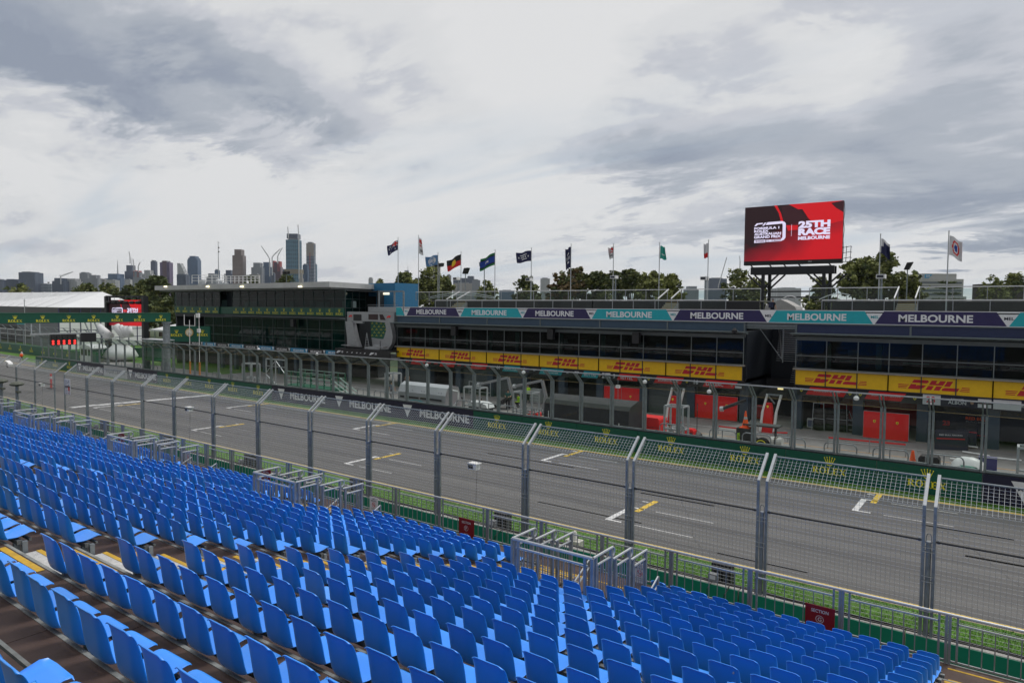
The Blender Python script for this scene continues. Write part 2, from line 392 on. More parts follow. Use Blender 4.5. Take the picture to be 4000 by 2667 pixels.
strip('grass_verge', [(x, fy(x)+.28) for x in xf], [(x, 37.3) for x in xf], .004, grassm)
xq = [x for x in xs if x <= -110]
strip('grass_verge', [(x, fy(x)+2.2) for x in xq], [(x, 45.0) for x in xq], .004, grassm)
strip('track_edge_line', [(x, ny(x)) for x in xs], [(x, ny(x)+.12) for x in xs], .008, ypaint)
strip('track_edge_line', [(x, fy(x)) for x in xs], [(x, fy(x)+.12) for x in xs], .008, ypaint)
sand = mat('dry_verge_edge', (.30, .25, .15), .9, var=.3, vs=3)
strip('verge_edge', [(x, ny(x)-.25) for x in xs], [(x, ny(x)-.08) for x in xs], .006, sand)
strip('verge_edge', [(x, fy(x)+.14) for x in xf], [(x, fy(x)+.28) for x in xf], .006, sand)
# pit lane and its apron
mb = MB(); mb.face([(-110, 37.3, .004), (30, 37.3, .004), (30, 62, .004), (-110, 62, .004)], pitc); struct(mb, 'pit_lane')
mb = MB(); mb.face([(-180, 52, .012), (-80, 47.5, .012), (-80, 62, .012), (-180, 75, .012)], grassm); struct(mb, 'grass_lawn')
# start line and grid slots
mb = MB()
for k in range(6):
    y0 = 23.9+k*1.95; mb.box(-63.6+.2*k, -62.9+.2*k, y0, y0+1.93, .004, .009, wpaint)
struct(mb, 'start_line')
mb = MB()
def slot(x, y, n):
    mb.box(x-.12, x+.12, y, y+2.3, .004, .010, wpaint)
    mb.box(x+.12, x+.60, y, y+.12, .004, .010, wpaint); mb.box(x+.12, x+.60, y+2.18, y+2.3, .004, .010, wpaint)
    for yy in (y+.03, y+2.22): mb.box(x+1.1, x+3.6, yy, yy+.05, .004, .008, wpaint)
    mb.box(x+.32, x+.56, y+1.75, y+3.75, .004, .010, ypaint)
    mb.box(x-.05, x+.25, y+3.3, y+3.42, .004, .010, wpaint)
for k in range(4): slot(-13.13-16.2*k, 24.5+(.15 if k > 1 else 0)+(.35 if k > 2 else 0), 0)
for k in range(4): slot(-5.3-16.0*k, 32.2-(.3 if k else 0), 1)
struct(mb, 'grid_marking')
rub = mat('rubber_mark', (.100, .098, .098), .8, var=.35, vs=9, stretch=(.2, 3, 1)); seam = mat('paving_seam', (.08, .08, .08), .9, var=.2)
mb = MB(); rnd = random.Random(12)
for (px, py, L_, w) in ((2870, 2024, 1.0, .22), (3770, 2172, 3.2, .16), (2500, 1925, 3.5, .12), (3100, 2110, 4, .10), (1650, 1840, 4, .10), (1100, 1700, 6, .14), (3300, 2200, 5, .09), (2100, 1960, 5, .09), (2800, 2160, 3, .08), (1900, 1770, 6, .12), (3600, 2050, 3, .14)):
    p = AZ(px, py)
    for d in (0, 1.55 if rnd.random() < .5 else 0): mb.face([(p.x, p.y+d, .0035), (p.x+L_, p.y+d+.03, .0035), (p.x+L_, p.y+d+.03+w, .0035), (p.x, p.y+d+w, .0035)], rub)
struct(mb, 'tyre_mark')
mb = MB()
for (x0, y0, x1, y1) in ((-30, 22.9, -22.5, 35.4), (-8.5, 22.9, -14, 33), (-45, 23, -40, 35), (2, 23, -3, 34), (-90, 28.9, 10, 29.1), (-19, 24, -17.8, 35.2)):
    a = V((x0, y0, .0025)); b = V((x1, y1, .0025)); d = (b-a).normalized(); n_ = V((-d.y, d.x, 0))*.018; pts = [a.lerp(b, t/14)+n_*rnd.uniform(-4, 4) for t in range(15)]
    for p, q in zip(pts[:-1], pts[1:]): mb.face([p-n_, q-n_, q+n_, p+n_], seam)
struct(mb, 'paving_seam')
mb = MB()      # pit lane painted lines
for (x0, x1, y, w, mt_) in [(-95, 10, 43.0, .1, wpaint), (-60, 10, 48.9, .08, wpaint), (-24, 6, 45.9, .07, mat('orange_road_paint', (.6, .27, .03), .7, var=.3)), (-24, -14, 44.7, .07, _mats['orange_road_paint']), (-32, -27, 45.2, .08, _mats['orange_road_paint'])]:
    mb.box(x0, x1, y, y+w, .008, .012, mt_)
for x in (-20.2, -18.1, -16.4): mb.face([(x, 44.2, .013), (x+.5, 44.05, .013), (x+.5, 44.35, .013)], _mats['orange_road_paint']); mb.box(x+.5, x+1.3, 44.16, 44.24, .008, .013, _mats['orange_road_paint'])
mb.box(-17.0, -15.6, 42.2, 49, .008, .0105, mat('pale_lane_patch', (.25, .245, .235), .85, var=.2))
struct(mb, 'pit_lane_marking')
# grass blades (near verge and far verge)
mb = MB()
def blades(n, x0, x1, y0f, y1f, h, w):
    for i in range(n):
        x = x1-(x1-x0)*random.random()**1.5 if h > .045 else random.uniform(x0, x1)
        a = y0f(x); b = y1f(x); y = random.uniform(a, b)
        if mnoise.noise(V((x*.8, y*.8, 0))) < -.28 and random.random() < .7: continue
        t = random.uniform(0, math.pi); hh = h*random.uniform(.5, 1.3); dx = math.cos(t)*w; dy = math.sin(t)*w
        lx = random.uniform(-.03, .03); ly = random.uniform(-.03, .03)
        mb.face([(x-dx, y-dy, .0), (x+dx, y+dy, .0), (x+lx, y+ly, hh)], blade if random.random() < .86 else blade2)
blades(42000, -26, 4, lambda x: 18.7, lambda x: ny(x)-.28, .06, .013)
blades(9000, -45, 4, lambda x: fy(x)+.3, lambda x: 37.1, .09, .02)
o = mb.build('grass', kind='stuff'); tag(o, 'short green grass on the verges along the track', None)

# ------------------------------------------------------------------ near concrete barrier with green face, and cable on it
greenface = mat('green_barrier_face', (.0, .21, .12), .5, var=.1, vs=.9)
x = 6.0; k = 0
while x > -118:
    x1 = x-3.93
    mb = MB()
    prof = [(18.30, 0), (18.33, .98), (18.34, 1.0), (18.58, 1.0), (18.62, .5), (18.68, 0)]
    mb.prism([(a, b) for a, b in prof], (x-.015, 0, 0), YA, Z, (x1+.015-x+.015, 0, 0), concrete)
    mb.bar(((x+x1)/2, 18.285, .02), ((x+x1)/2, 18.315, .985), x-x1-.04, .02, greenface, YA)
    o = mb.build('concrete_barrier'); k += 1
    tag(o, '%s concrete barrier block from the right with a green face below the stand railing' % nth(k), 'barrier', 'green faced concrete barrier blocks beside the stand')
    x = x1
mb = MB(); p = None
pts = [(6-.5*i, 18.55+.02*math.sin(i*1.7)+.02*math.sin(i*.6), 1.02) for i in range(250)]
mb.tube(pts, .022, rubber, 5); pts2 = [(a-.1, b-.09+.02*math.sin(a), 1.01) for a, b, c in pts]; mb.tube(pts2, .014, rubber, 5)
tag(mb.build('power_cable'), 'black cables lying along the top of the near concrete barrier', 'cable')

# ------------------------------------------------------------------ debris fence: panels of welded mesh on double posts
wire = mat('fence_wire', (.36, .38, .40), .5, .3, .1)
wireb = mat('bright_fence_wire', (.56, .58, .60), .45, .2, .1)
def fence_panel(w, label, single=False):
    r = thing('debris_fence_panel', (0, 0, 0), label, 'fence', 'mesh debris fence panels along the near side of the track')
    for sx in (0, 1):
        mb = MB(); x = w if sx else 0
        mb.bar((x, 0, .98), (x, 0, 4.07), .066, .066, galvd, YA); mb.bar((x, -.0, 4.05), (x, .74, 4.66), .068, .068, galvb, Z)
        mb.cyl((x, -.01, 3.75), (x, -.06, 3.75), .03, galv, 6); mb.box(x-.09, x+.09, -.09, .09, .97, .99, galvd)
        mb.build('post', r)
    mb = MB(); a = .0024; n = int((w-.1)/.102)
    for i in range(n+1):
        x = .05+(w-.1)*i/n
        mb.bar((x, .045, 1.05), (x, .045, 4.03), 2*a, 2*a, wire)
        mb.bar((x, .045, 4.03), (x, .76, 4.62), .0055, .0055, wireb)
    for j in range(30):
        z = 1.06+.102*j; mb.bar((.03, .05, z), (w-.03, .05, z), .0062, .0062, wireb)
    for j in range(9):
        t = (j+.5)/9; mb.bar((.03, .045+.715*t, 4.03+.59*t), (w-.03, .045+.715*t, 4.03+.59*t), .006, .006, wireb)
    mb.build('wire_mesh', r)
    mb = MB(); mb.cyl((0, 0, 3.25), (w, 0, 3.25), .026, blacksteel, 6); mb.cyl((0, .71, 4.61), (w, .71, 4.61), .024, galvd, 6)
    for x in (.08, w-.08): mb.cyl((x, 0, 3.25), (x, .04, 3.25), .045, galv, 6)
    mb.build('cross_rail', r)
    return r
def post_pole(x, label):
    r = thing('support_pole', (x, 18.42, .98), label, 'post', 'round support poles between the fence panels')
    mb = MB(); mb.cyl((x, 18.42, .98), (x, 18.42, 3.2), .055, galvd, 8); mb.cyl((x, 18.42, 3.2), (x, 18.42, 3.24), .07, galv, 8)
    mb.build('pole', r)
    mb = MB(); mb.tube([(x-.05, 18.42, 3.24), (x-.05, 18.42, 3.36), (x-.02, 18.42, 3.42), (x+.02, 18.42, 3.42), (x+.05, 18.42, 3.36), (x+.05, 18.42, 3.24)], .009, galv, 5)
    mb.build('lifting_loop', r)
    mb = MB()
    for z in (1.45, 1.6, 2.3, 2.42, 3.0, 3.1):
        mb.tube([(x-.12, 18.36, z), (x-.03, 18.34, z), (x+.03, 18.34, z), (x+.12, 18.36, z)], .012, galv, 5); mb.tube([(x-.12, 18.47, z), (x+.12, 18.47, z)], .012, galv, 5)
    mb.build('clamp', r)
    return r
pan = None; xr = -1.34
edges = [(-1.34, 4.0)]
joints = [-1.45, -5.25, -9.12, -12.95, -16.9, -20.6, -24.3, -28.15, -31.95, -35.75, -39.2, -42.87, -46.29, -49.72]
spans = [(-1.34, 2.45)]+[(b+.11, a-.11) for a, b in zip(joints[:-1], joints[1:])]
spans += [(-54.53, -51.2), (-57.9, -54.6), (-61.4, -58.0), (-64.9, -61.5), (-68.4, -65.0), (-71.9, -68.5)]
for i, (a, b) in enumerate(spans):
    lab = 'tall wire mesh fence panel with inward leaning top, %s from the right edge' % nth(i+1)
    w = b-a
    if i in (0, 1, 14): pan = fence_panel(w, lab); pan.location = (a, 18.42, 0); w0 = w
    else:
        q = copy_thing(pan, (a, 18.42, 0), lab); q.scale.x = w/w0
for i, x in enumerate(joints[:10]):
    if i == 0: pl = post_pole(x, 'round steel pole with a lifting loop between the two fence panels nearest the camera'); x0 = x
    else: copy_thing(pl, (x, 18.42, .98), 'round steel pole between mesh fence panels, %s from the right edge' % nth(i+1))
# ------------------------------------------------------------------ grandstand: decks, seat beams, aisle steps
DY, DZ, Y0, Z0 = .794, .2575, 14.897, 1.39
NR = 24
def ry(k): return Y0-DY*k
def rz(k): return Z0+DZ*k
brown = mat('brown_deck_board', (.075, .045, .036), .7, var=.35, vs=2.2, bump=.15, bs=90, var2=.4, vs2=.5)
tread = mat('chequer_plate', (.50, .50, .49), .55, .1, .2, 12, bump=.5, bs=120)
ynose = mat('yellow_nosing', (.50, .30, .02), .7, var=.3, vs=5)
edgem = mat('deck_edge_angle', (.21, .22, .215), .6, .1, .35, 7)
beamm = mat('seat_beam_steel', (.17, .18, .18), .6, .5, .3, 6)
BP = 9.33
AIS = [(-10.235-BP*j, -8.87-BP*j) for j in range(9)]
VOM = [(b+.52, b+2.44) for a, b in AIS]      # stair openings through the front rows
ROWX1 = -.86
st = thing('grandstand', (-30, 10, 0), 'tiered grandstand of brown decks with steel edges carrying the blue seats', 'grandstand')
mb = MB()
mb.box(-90, 8, ry(0)+DY+.1+.004, 16.32, Z0-.258, Z0-.22, brown)
mb.box(-90, 8, 15.64, 16.30, Z0-.001-.22, Z0-.2, brown)
mb.build('walkway', st)
for k in range(NR):
    mb = MB(); ya, yb = ry(k)+.10, ry(k)+DY+.10; x = 8.0
    if k == 0: yb = 16.32
    segs = [(-92, 8)]
    if 1 <= k <= 4 or k == 0:
        c = [(p, q) for p, q in reversed(VOM)]; segs = []; x0 = -92
        for p, q in c: segs.append((x0, p)); x0 = q
        segs.append((x0, 8))
        if k == 0:
            yv = 14.9
            for p, q in c: mb.box(p, q, yv, yb, rz(k)-.035, rz(k), brown)
    me_ = MB()
    for a, b in segs:
        x = b
        while x > a+.01:
            x1 = max(a, x-2.44); mb.box(x1+.01, x, ya, yb, rz(k)-.035, rz(k)+random.uniform(-.002, .002), brown); x = x1
        me_.box(a, b, yb, yb+.04, rz(k)-.09, rz(k)+.006, edgem)
    mb.build('deck_board', st); me_.build('edge_angle', st)
for k in range(NR):
    mb = MB(); blocks = [(b+(2.52 if 0 < k < 5 else 2.0 if k == 0 else 0), a+BP) for a, b in AIS]+[(-92, AIS[-1][0])]
    y = ry(k)+.17; z = rz(k)
    for a, b in blocks:
        mb.box(a-.02, b+.02, y+.05, y+.11, z+.235, z+.29, beamm); mb.box(a, b, y+.19, y+.22, z+.25, z+.28, beamm)
        n = max(1, int((b-a)/2.2)); xx = a+.06
        for i in range(n+1):
            xx = a+.08+(b-a-.16)*i/n
            mb.box(xx-.03, xx+.03, y+.04, y+.11, z, z+.235, galvd)
            mb.box(xx-.06, xx+.06, y+.01, y+.15, z, z+.012, galvd)
        for xe in (a-.02, b+.02): mb.box(xe-.028, xe+.028, y+.10, y+.16, z, z+.27, galvd)
    mb.build('seat_beam', st)
mb = MB(); my = MB()
for (a, b) in AIS[:7]+[(AIS[0][0]+BP, AIS[0][1]+BP)]:
    for k in range(1, NR):
        yb = ry(k)+DY+.10; z = rz(k)
        my.box(a+.06, b-.06, yb-.10, yb-.02, z+.003, z+.006, ynose)
        mb.box(a+.1, b-.1, yb+.04, yb+.36, z-DZ/2-.03, z-DZ/2, tread); my.box(a+.1, b-.1, yb+.30, yb+.36, z-DZ/2+.002, z-DZ/2+.005, ynose)
mb.build('aisle_step', st)
my.box(-10.9, -7.9, 15.66, 15.72, Z0+.003, Z0+.007, ynose); my.box(ROWX1, 6, 16.08, 16.14, Z0+.003, Z0+.007, ynose); my.box(ROWX1, 6, 15.52, 15.58, Z0+.003, Z0+.007, ynose)
my.box(-9.9, -8.9, 15.1, 15.16, Z0+.003, Z0+.007, ynose)
my.build('yellow_nosing', st)
mb = MB()       # steel frame under the decks
for x in range(-90, 9, 6):
    mb.bar((x, ry(NR-1), rz(NR-1)-.2), (x, 16.2, Z0-.2), .12, .2, galvd)
    for k in (1, 7, 13, 19): mb.bar((x, ry(k), 0), (x, ry(k), rz(k)-.25), .1, .1, galvd, YA)
mb.build('steel_frame', st)

# ------------------------------------------------------------------ seats
def seat_plastic(name, col, top):
    m = mat(name, col, .33, var=.05, vs=2.5, spec=.8); nt = m.node_tree; b = nt.nodes['Principled BSDF']
    oi = nt.nodes.new('ShaderNodeObjectInfo'); mr = nt.nodes.new('ShaderNodeMapRange'); nt.links.new(oi.outputs['Random'], mr.inputs[0])
    mr.inputs[3].default_value = .86; mr.inputs[4].default_value = 1.12
    hs = nt.nodes.new('ShaderNodeHueSaturation'); nt.links.new(mr.outputs[0], hs.inputs['Value']); hs.inputs['Saturation'].default_value = 1
    src = b.inputs['Base Color'].links[0].from_socket; nt.links.new(src, hs.inputs['Color']); nt.links.new(hs.outputs[0], b.inputs['Base Color'])
    b.inputs['Sheen Weight'].default_value = .32; b.inputs['Sheen Roughness'].default_value = .35; b.inputs['Sheen Tint'].default_value = (.55, .85, 1, 1); return m
seatm = seat_plastic('blue_seat_plastic', (.010, .255, .86), 0)
fade = seat_plastic('faded_seat_plastic', (.06, .30, .80), 0)
W2 = .222
def seat_grids(nu, prof_b, prof_s):
    def col(j, prof, top):
        out = []
        for i, (y, z, hw, fl) in enumerate(prof):
            u = -1+2*j/nu
            au = abs(u); x = u*hw
            e = max(0, (au-.62)/.38)
            yy = y+fl*e*e
            zz = z
            if top and i <= 2: zz = z-(.030, .026, .006)[i]*max(0, (au-.72)/.28)**2; yy = y+fl*e*e+(.010 if i == 0 else 0)*max(0, (au-.5)/.5)
            out.append((x, yy, zz))
        return out
    res = []
    for prof, top in ((prof_b, True), (prof_s, False)):
        cols = [col(j, prof, top) for j in range(nu+1)]; n = len(prof)
        vs = [p for c in cols for p in c]; fs = [(j*n+i, j*n+i+1, (j+1)*n+i+1, (j+1)*n+i) for j in range(nu) for i in range(n-1)]
        if not top:
            # seat dish: raise the side edges
            vs2 = []
            for idx, (x, y, z) in enumerate(vs):
                j = idx//n; u = abs(-1+2*j/nu); i = idx % n
                vs2.append((x, y, z+.028*max(0, (u-.55)/.45)**2*(1 if 0 < i < n-2 else .5)-(.012 if i == n-1 else 0)*(u > .9)))
            vs = vs2
        res.append((vs, fs))
    return res
PB = [(-.018, .757, .168, .0), (-.004, .756, .177, .002), (.008, .735, .184, .016), (.022, .65, .190, .036), (.034, .55, .194, .048), (.046, .44, .193, .056), (.062, .365, .188, .058), (.098, .318, .180, .045)]
PS = [(.098, .318, .180, .045), (.15, .303, .190, .03), (.22, .303, .202, .02), (.30, .320, .212, .01), (.38, .342, .214, 0), (.44, .352, .206, -.01), (.462, .337, .198, -.015)]
def seat_mesh(part, mt):
    g = seat_grids(10, PB, PS)[part]
    me = bpy.data.meshes.new('m'); me.from_pydata(g[0], [], g[1]); me.update(); o = bpy.data.objects.new('m', me); C.objects.link(o)
    md = o.modifiers.new('s', 'SOLIDIFY'); md.thickness = .011; md.offset = 0
    md = o.modifiers.new('u', 'SUBSURF'); md.levels = 1; md.render_levels = 1
    dg = bpy.context.evaluated_depsgraph_get(); r = bpy.data.meshes.new_from_object(o.evaluated_get(dg)); bpy.data.objects.remove(o)
    r.materials.clear(); r.materials.append(mt); r.polygons.foreach_set('use_smooth', [True]*len(r.polygons)); r.name = ['backrest', 'seat_pan'][part]
    return r
meB = [seat_mesh(0, m_) for m_ in (seatm, fade)]; meS = [seat_mesh(1, m_) for m_ in (seatm, fade)]
# every seat place: block, row, column, corner x
places = []
def block(xR, n, rows, name, side, kmin=0):
    for k in rows:
        for i in range(n): places.append((xR-.5*i, k, i, n, name, side))
# seat left corner positions -> centre = corner + .24
for j_ in range(9): block(-1.36-BP*j_, 16, range(0 if j_ != 1 else 1, NR), 'block%d' % j_, j_)
block(-1.36-BP*9, 12, range(0, NR), 'block9', 9)
def inview(x, y, z):
    d = V((x, y, z-CAMZ)); w = d.dot(FW)
    if w < .6: return None
    return (2000+F*d.dot(RT)/w, 1333.5-F*d.dot(UP)/w, w)
cand = []
for (x, k, i, n, nm, s) in places:
    # the front rows make room for the stair openings behind the railing
    if k < 5 and i > (11 if k == 0 else 10) and s < 9: continue
    xc = x+.24; y = ry(k)+.02; z = rz(k)
    q = inview(xc, y, z+.6)
    if not q or not (-160 < q[0] < 4150 and -50 < q[1] < 3900): continue
    # keep clear of the photographer
    if q[2] < 1.3: continue
    onscreen = -30 < q[0] < 4030 and q[1] < 2667+110000/max(q[2], 1)/40*0+230/q[2]*1.0+30
    cand.append((q[2], onscreen, x, k, i, n, nm, s))
cand.sort()
near = [c for c in cand if c[1]][:300]; nearset = {(c[2], c[3]) for c in near}
AN = ['nearest', 'second', 'third', 'fourth', 'fifth', 'sixth', 'seventh', 'eighth', 'ninth', 'tenth']
for w, on, x, k, i, n, nm, s in near:
    fd = 1 if (s, k, i) in ((0, 12, 12), (1, 4, 14), (1, 3, 2), (0, 7, 9), (1, 13, 6)) else 0
    if s == 0: pos = '%s right of the nearest aisle' % nth(n-i)
    else: pos = '%s left of the %s aisle' % (nth(i+1), AN[s-1])
    lab = '%s plastic seat, row %s from the track, %s' % ('faded blue' if fd else 'blue', nth(k+1), pos)
    o = thing('stadium_seat', (x+.24+random.uniform(-.006, .006), ry(k)+random.uniform(-.008, .008), rz(k)+random.uniform(-.003, .003)), lab, 'seat', 'rows of blue plastic seats in the grandstand')
    o.rotation_euler = (R(random.gauss(0, .7)), 0, R(random.gauss(0, .8)))
    b = bpy.data.objects.new('backrest', meB[fd]); C.objects.link(b); b.parent = o
    b = bpy.data.objects.new('seat_pan', meS[fd]); C.objects.link(b); b.parent = o
    if (s, k, i) in ((0, 3, 9), (0, 6, 10), (0, 9, 3), (0, 14, 13), (0, 5, 4), (1, 9, 5), (0, 2, 1)):
        me = bpy.data.meshes.new('sticker'); x_ = -.12+.05*(k % 5); me.from_pydata([(x_, .0155, .66), (x_+.055, .0155, .66), (x_+.055, .012, .69), (x_, .012, .69)], [], [(0, 1, 2, 3)]); me.materials.append(mat('worn_sticker', (.38, .40, .42), .6, var=.4, vs=60)); q_ = bpy.data.objects.new('sticker', me); C.objects.link(q_); q_.parent = o
print('near seats', len(near), 'of', len(cand))
# all the smaller ones as one object
g0 = seat_grids(6, PB, PS)
vs0 = g0[0][0]+g0[1][0]; fs0 = g0[0][1]+[tuple(a+len(g0[0][0]) for a in f) for f in g0[1][1]]
ov = [(x, y-.007, z-.005) for x, y, z in vs0]; nv = len(vs0)
allv = vs0+ov; allf = fs0+[tuple(reversed([a+nv for a in f])) for f in fs0]
nb_ = len(PB)
rim = []
for (base, n) in ((0, len(PB)), (len(g0[0][0]), len(PS))):
    for side in (0, 6):
        for i in range(n-1):
            a = base+side*n+i; rim.append((a, a+1, a+1+nv, a+nv))
for j in range(6):
    a = j*len(PB); rim.append((a, a+len(PB), a+len(PB)+nv, a+nv))
    a = len(g0[0][0])+j*len(PS)+len(PS)-1; rim.append((a, a+len(PS), a+len(PS)+nv, a+nv))
allf += rim
big = MB()
for w, on, x, k, i, n, nm, s in cand:
    if (x, k) in nearset: continue
    t = R(random.gauss(0, .9)); c_, s_ = math.cos(t), math.sin(t); ox, oy, oz = x+.24+random.uniform(-.006, .006), ry(k)+random.uniform(-.008, .008), rz(k)
    big.add([(ox+c_*a-s_*b, oy+s_*a+c_*b, oz+z) for a, b, z in allv], allf, fade if random.random() < .004 else seatm)
o = big.build('stadium_seats', smooth=True); tag(o, 'many rows of blue plastic seats filling the farther part of the stand', None, None, 'stuff')

# ------------------------------------------------------------------ railing at the front of the stand
RY, RT_ = 16.32, 2.42
def rail_panel(w):
    r = thing('railing_panel', (0, RY, Z0), 'x', 'railing', 'galvanised railing panels along the front of the stand')
    mb = MB(); mb.cyl((0, RY, RT_), (w, RY, RT_), .032, galvb, 8); mb.build('handrail', r)
    mb = MB(); mb.bar((.16, RY, RT_-.17), (w-.16, RY, RT_-.17), .03, .03, galvb); mb.bar((.06, RY, Z0+.07), (w-.06, RY, Z0+.07), .035, .035, galv); mb.build('cross_rail', r)
    for x in (.03, w-.03):
        mb = MB(); mb.bar((x, RY, Z0-.05), (x, RY, RT_), .05, .05, galv, YA); mb.build('post', r)
    mb = MB()
    for x in (.16, w-.16): mb.bar((x, RY, Z0+.07), (x, RY, RT_), .04, .03, galv, YA)
    n = int((w-.32)/.19)
    for i in range(1, n): mb.cyl((.16+(w-.32)*i/n, RY, Z0+.07), (.16+(w-.32)*i/n, RY, RT_-.17), .0115, galv, 5, cap=False)
    mb.build('balusters', r); return r
RW = 2.0; rp = None; x = 3.11; i = 0
while x > -92:
    i += 1; a = x-RW; lab = 'galvanised railing panel at the front of the stand, %s from the right edge' % nth(i)
    if rp is None: rp = rail_panel(RW); rp.location = (a, RY, Z0); rp['label'] = lab
    else: copy_thing(rp, (a, RY, Z0), lab)
    x = a
# stair openings: a back rail and stepped looped rails down both sides
def stair_rail(xa, xb, label):
    yb = 11.42; H5 = rz(5)+1.08
    r = thing('stair_railing', ((xa+xb)/2, yb, rz(4)), label, 'railing', 'stepped steel railings around the stair openings in the front rows')
    mb = MB(); mb.cyl((xa, yb, H5), (xb, yb, H5), .036, galvb, 8); mb.bar((xa+.1, yb, H5-.17), (xb-.1, yb, H5-.17), .035, .035, galvb); mb.bar((xa, yb, rz(5)+.06), (xb, yb, rz(5)+.06), .03, .03, galv); mb.build('back_rail', r)
    for x in (xa, xa+.16, xb-.16, xb):
        mb = MB(); mb.bar((x, yb, rz(4)-.1), (x, yb, H5), .055, .055, galv, YA); mb.build('post', r)
    mb = MB()
    for i in range(1, 13): x = xa+.16+(xb-xa-.32)*i/13; mb.cyl((x, yb, rz(5)+.06), (x, yb, H5-.17), .0115, galv, 5, cap=False)
    mb.build('balusters', r)
    for x in (xa, xb):
        for k in range(3):
            mb = MB(); y0 = yb+.03+.815*k; y1 = y0+.78; zt = H5-DZ*k; zb = rz(4-k)+.05
            mb.cyl((x, y0, zt), (x, y1, zt), .027, galvb, 7); mb.cyl((x, y0+.1, zt-.18), (x, y1, zt-.18), .025, galvb, 7)
            mb.bar((x, y0, zb), (x, y1, zb), .03, .03, galv)
            for y in (y0+.1, y1-.06): mb.bar((x, y, zb-.1), (x, y, zt), .06, .06, galv, YA)
            for i in range(1, 6): y = y0+.1+(y1-.16-y0)*i/6; mb.cyl((x, y, zb), (x, y, zt-.18), .0115, galv, 5, cap=False)
            if k < 2: mb.tube([(x, y1+.09*math.sin(t), zt-.09+.09*math.cos(t)) for t in [math.pi*i/8 for i in range(9)]], .022, galvb, 6)
            mb.build('side_rail', r)
    for x in (xa+.05, xb-.05):
        mb = MB()
        for d in (0, .2): mb.cyl((x, 12.3, Z0-1.1+1.0-d), (x, 14.6, Z0+1.0-d), .022, galvb, 6)
        mb.bar((x, 14.6, Z0), (x, 14.6, Z0+1.0), .05, .05, galv, YA)
        mb.build('stair_handrail', r)
    return r
sr = stair_rail(*VOM[0], 'stepped steel stair railing behind the front railing, nearest the camera')
for j, lb in ((1, 'stepped steel stair railing at the second opening, beside a hidden maroon sign'), (2, 'stepped steel stair railing at the third opening from the camera'), (3, 'stepped steel stair railing at the fourth opening from the camera'), (4, 'distant stepped stair railing at the left edge of the stand')):
    copy_thing(sr, (sum(VOM[j])/2, 11.42, rz(4)), lb)
mb = MB(); mw = MB()
for (p, q) in VOM[:6]:
    for i in range(9): mb.box(p, q, 14.9-.30*(i+1), 14.9-.30*i, Z0-.12*(i+1)-.04, Z0-.12*(i+1), brown)
    mw.box(p-.03, p, 11.36, 14.9, -.02, rz(0), brown); mw.box(q, q+.03, 11.36, 14.9, -.02, rz(0), brown); mw.box(p, q, 11.3, 11.33, 0, rz(5)-.04, brown)
mb.build('stair_flight', st); mw.build('stair_wall', st)

# ------------------------------------------------------------------ section signs, no smoking signs
maroon = mat('maroon_sign', (.20, .006, .012), .4, var=.08)
signw = mat('sign_white', (.62, .62, .64), .45, var=.05)
def ring(mb, c, ux, uy, r, t, mt, n=20):
    for i in range(n):
        a = 2*math.pi*i/n; b = 2*math.pi*(i+1)/n
        mb.flat([(r*math.cos(a), r*math.sin(a)), (r*math.cos(b), r*math.sin(b)), ((r-t)*math.cos(b), (r-t)*math.sin(b)), ((r-t)*math.cos(a), (r-t)*math.sin(a))], c, ux, uy, mt)
def section_sign(x, letter, label, tilt=0):
    r = thing('section_sign', (x, 16.22, Z0+.05), label, 'sign', 'maroon section signs tied to the railing')
    mb = MB(); mb.box(x, x+.62, 16.235, 16.25, Z0+.02, Z0+.58, maroon); mb.build('board', r)
    mb = MB(); c = V((x+.31, 16.23, Z0+.46)); mb.text('SECTION', c, XA, Z, .075, signw, .01, w=.36)
    c = V((x+.31, 16.23, Z0+.28)); mb.text(letter, c, XA, Z, .09, signw, .01); ring(mb, c, XA, Z, .085, .010, signw)
    mb.text('SEATS', V((x+.31, 16.23, Z0+.10)), XA, Z, .04, signw, .005)
    mb.build('lettering', r)
section_sign(-3.62, 'G', 'maroon SECTION G sign on the railing at the lower right')
section_sign(-13.98, 'F', 'maroon SECTION F sign on the railing left of the nearest stair enclosure')
section_sign(-24.6, 'E', 'maroon SECTION sign half hidden inside the second stair enclosure')
section_sign(-37.2, 'D', 'small distant maroon SECTION sign inside the third stair enclosure')
def nosmoke(x, label, y=16.26):
    r = thing('no_smoking_sign', (x, y, Z0), label, 'sign', 'white no smoking signs on the railing')
    mb = MB(); mb.box(x, x+.42, y, y+.012, Z0+.0, Z0+.52, signw); mb.build('board', r)
    bt = mat('sign_black', (.03, .03, .03), .5); rd = mat('sign_red', (.6, .02, .02), .5)
    mb = MB(); c = x+.21; yy = y-.005
    mb.text('NO', (c, yy, Z0+.46), XA, Z, .045, bt, .01); mb.text('SMOKING', (c, yy, Z0+.395), XA, Z, .045, bt, .01, w=.27)
    mb.text('NO STANDING', (c, yy, Z0+.13), XA, Z, .028, bt, .005); mb.text('ON CHAIRS', (c, yy, Z0+.08), XA, Z, .028, bt, .005)
    mb.build('lettering', r)
    mb = MB(); cc = V((c, yy, Z0+.26)); ring(mb, cc, XA, Z, .085, .016, rd); mb.flat([(-.065, .05), (-.05, .065), (.065, -.05), (.05, -.065)], cc, XA, Z, rd)
    mb.flat([(-.05, -.008), (.045, -.008), (.045, .01), (-.05, .01)], cc+V((0, .001, 0)), XA, Z, bt)
    mb.build('symbol', r)
nosmoke(-7.95, 'white no smoking sign behind the arms of the nearest stair enclosure')
nosmoke(-18.15, 'white no smoking sign on the railing right of the second stair enclosure')
nosmoke(-30.6, 'small distant white sign on the railing near the third stair enclosure')

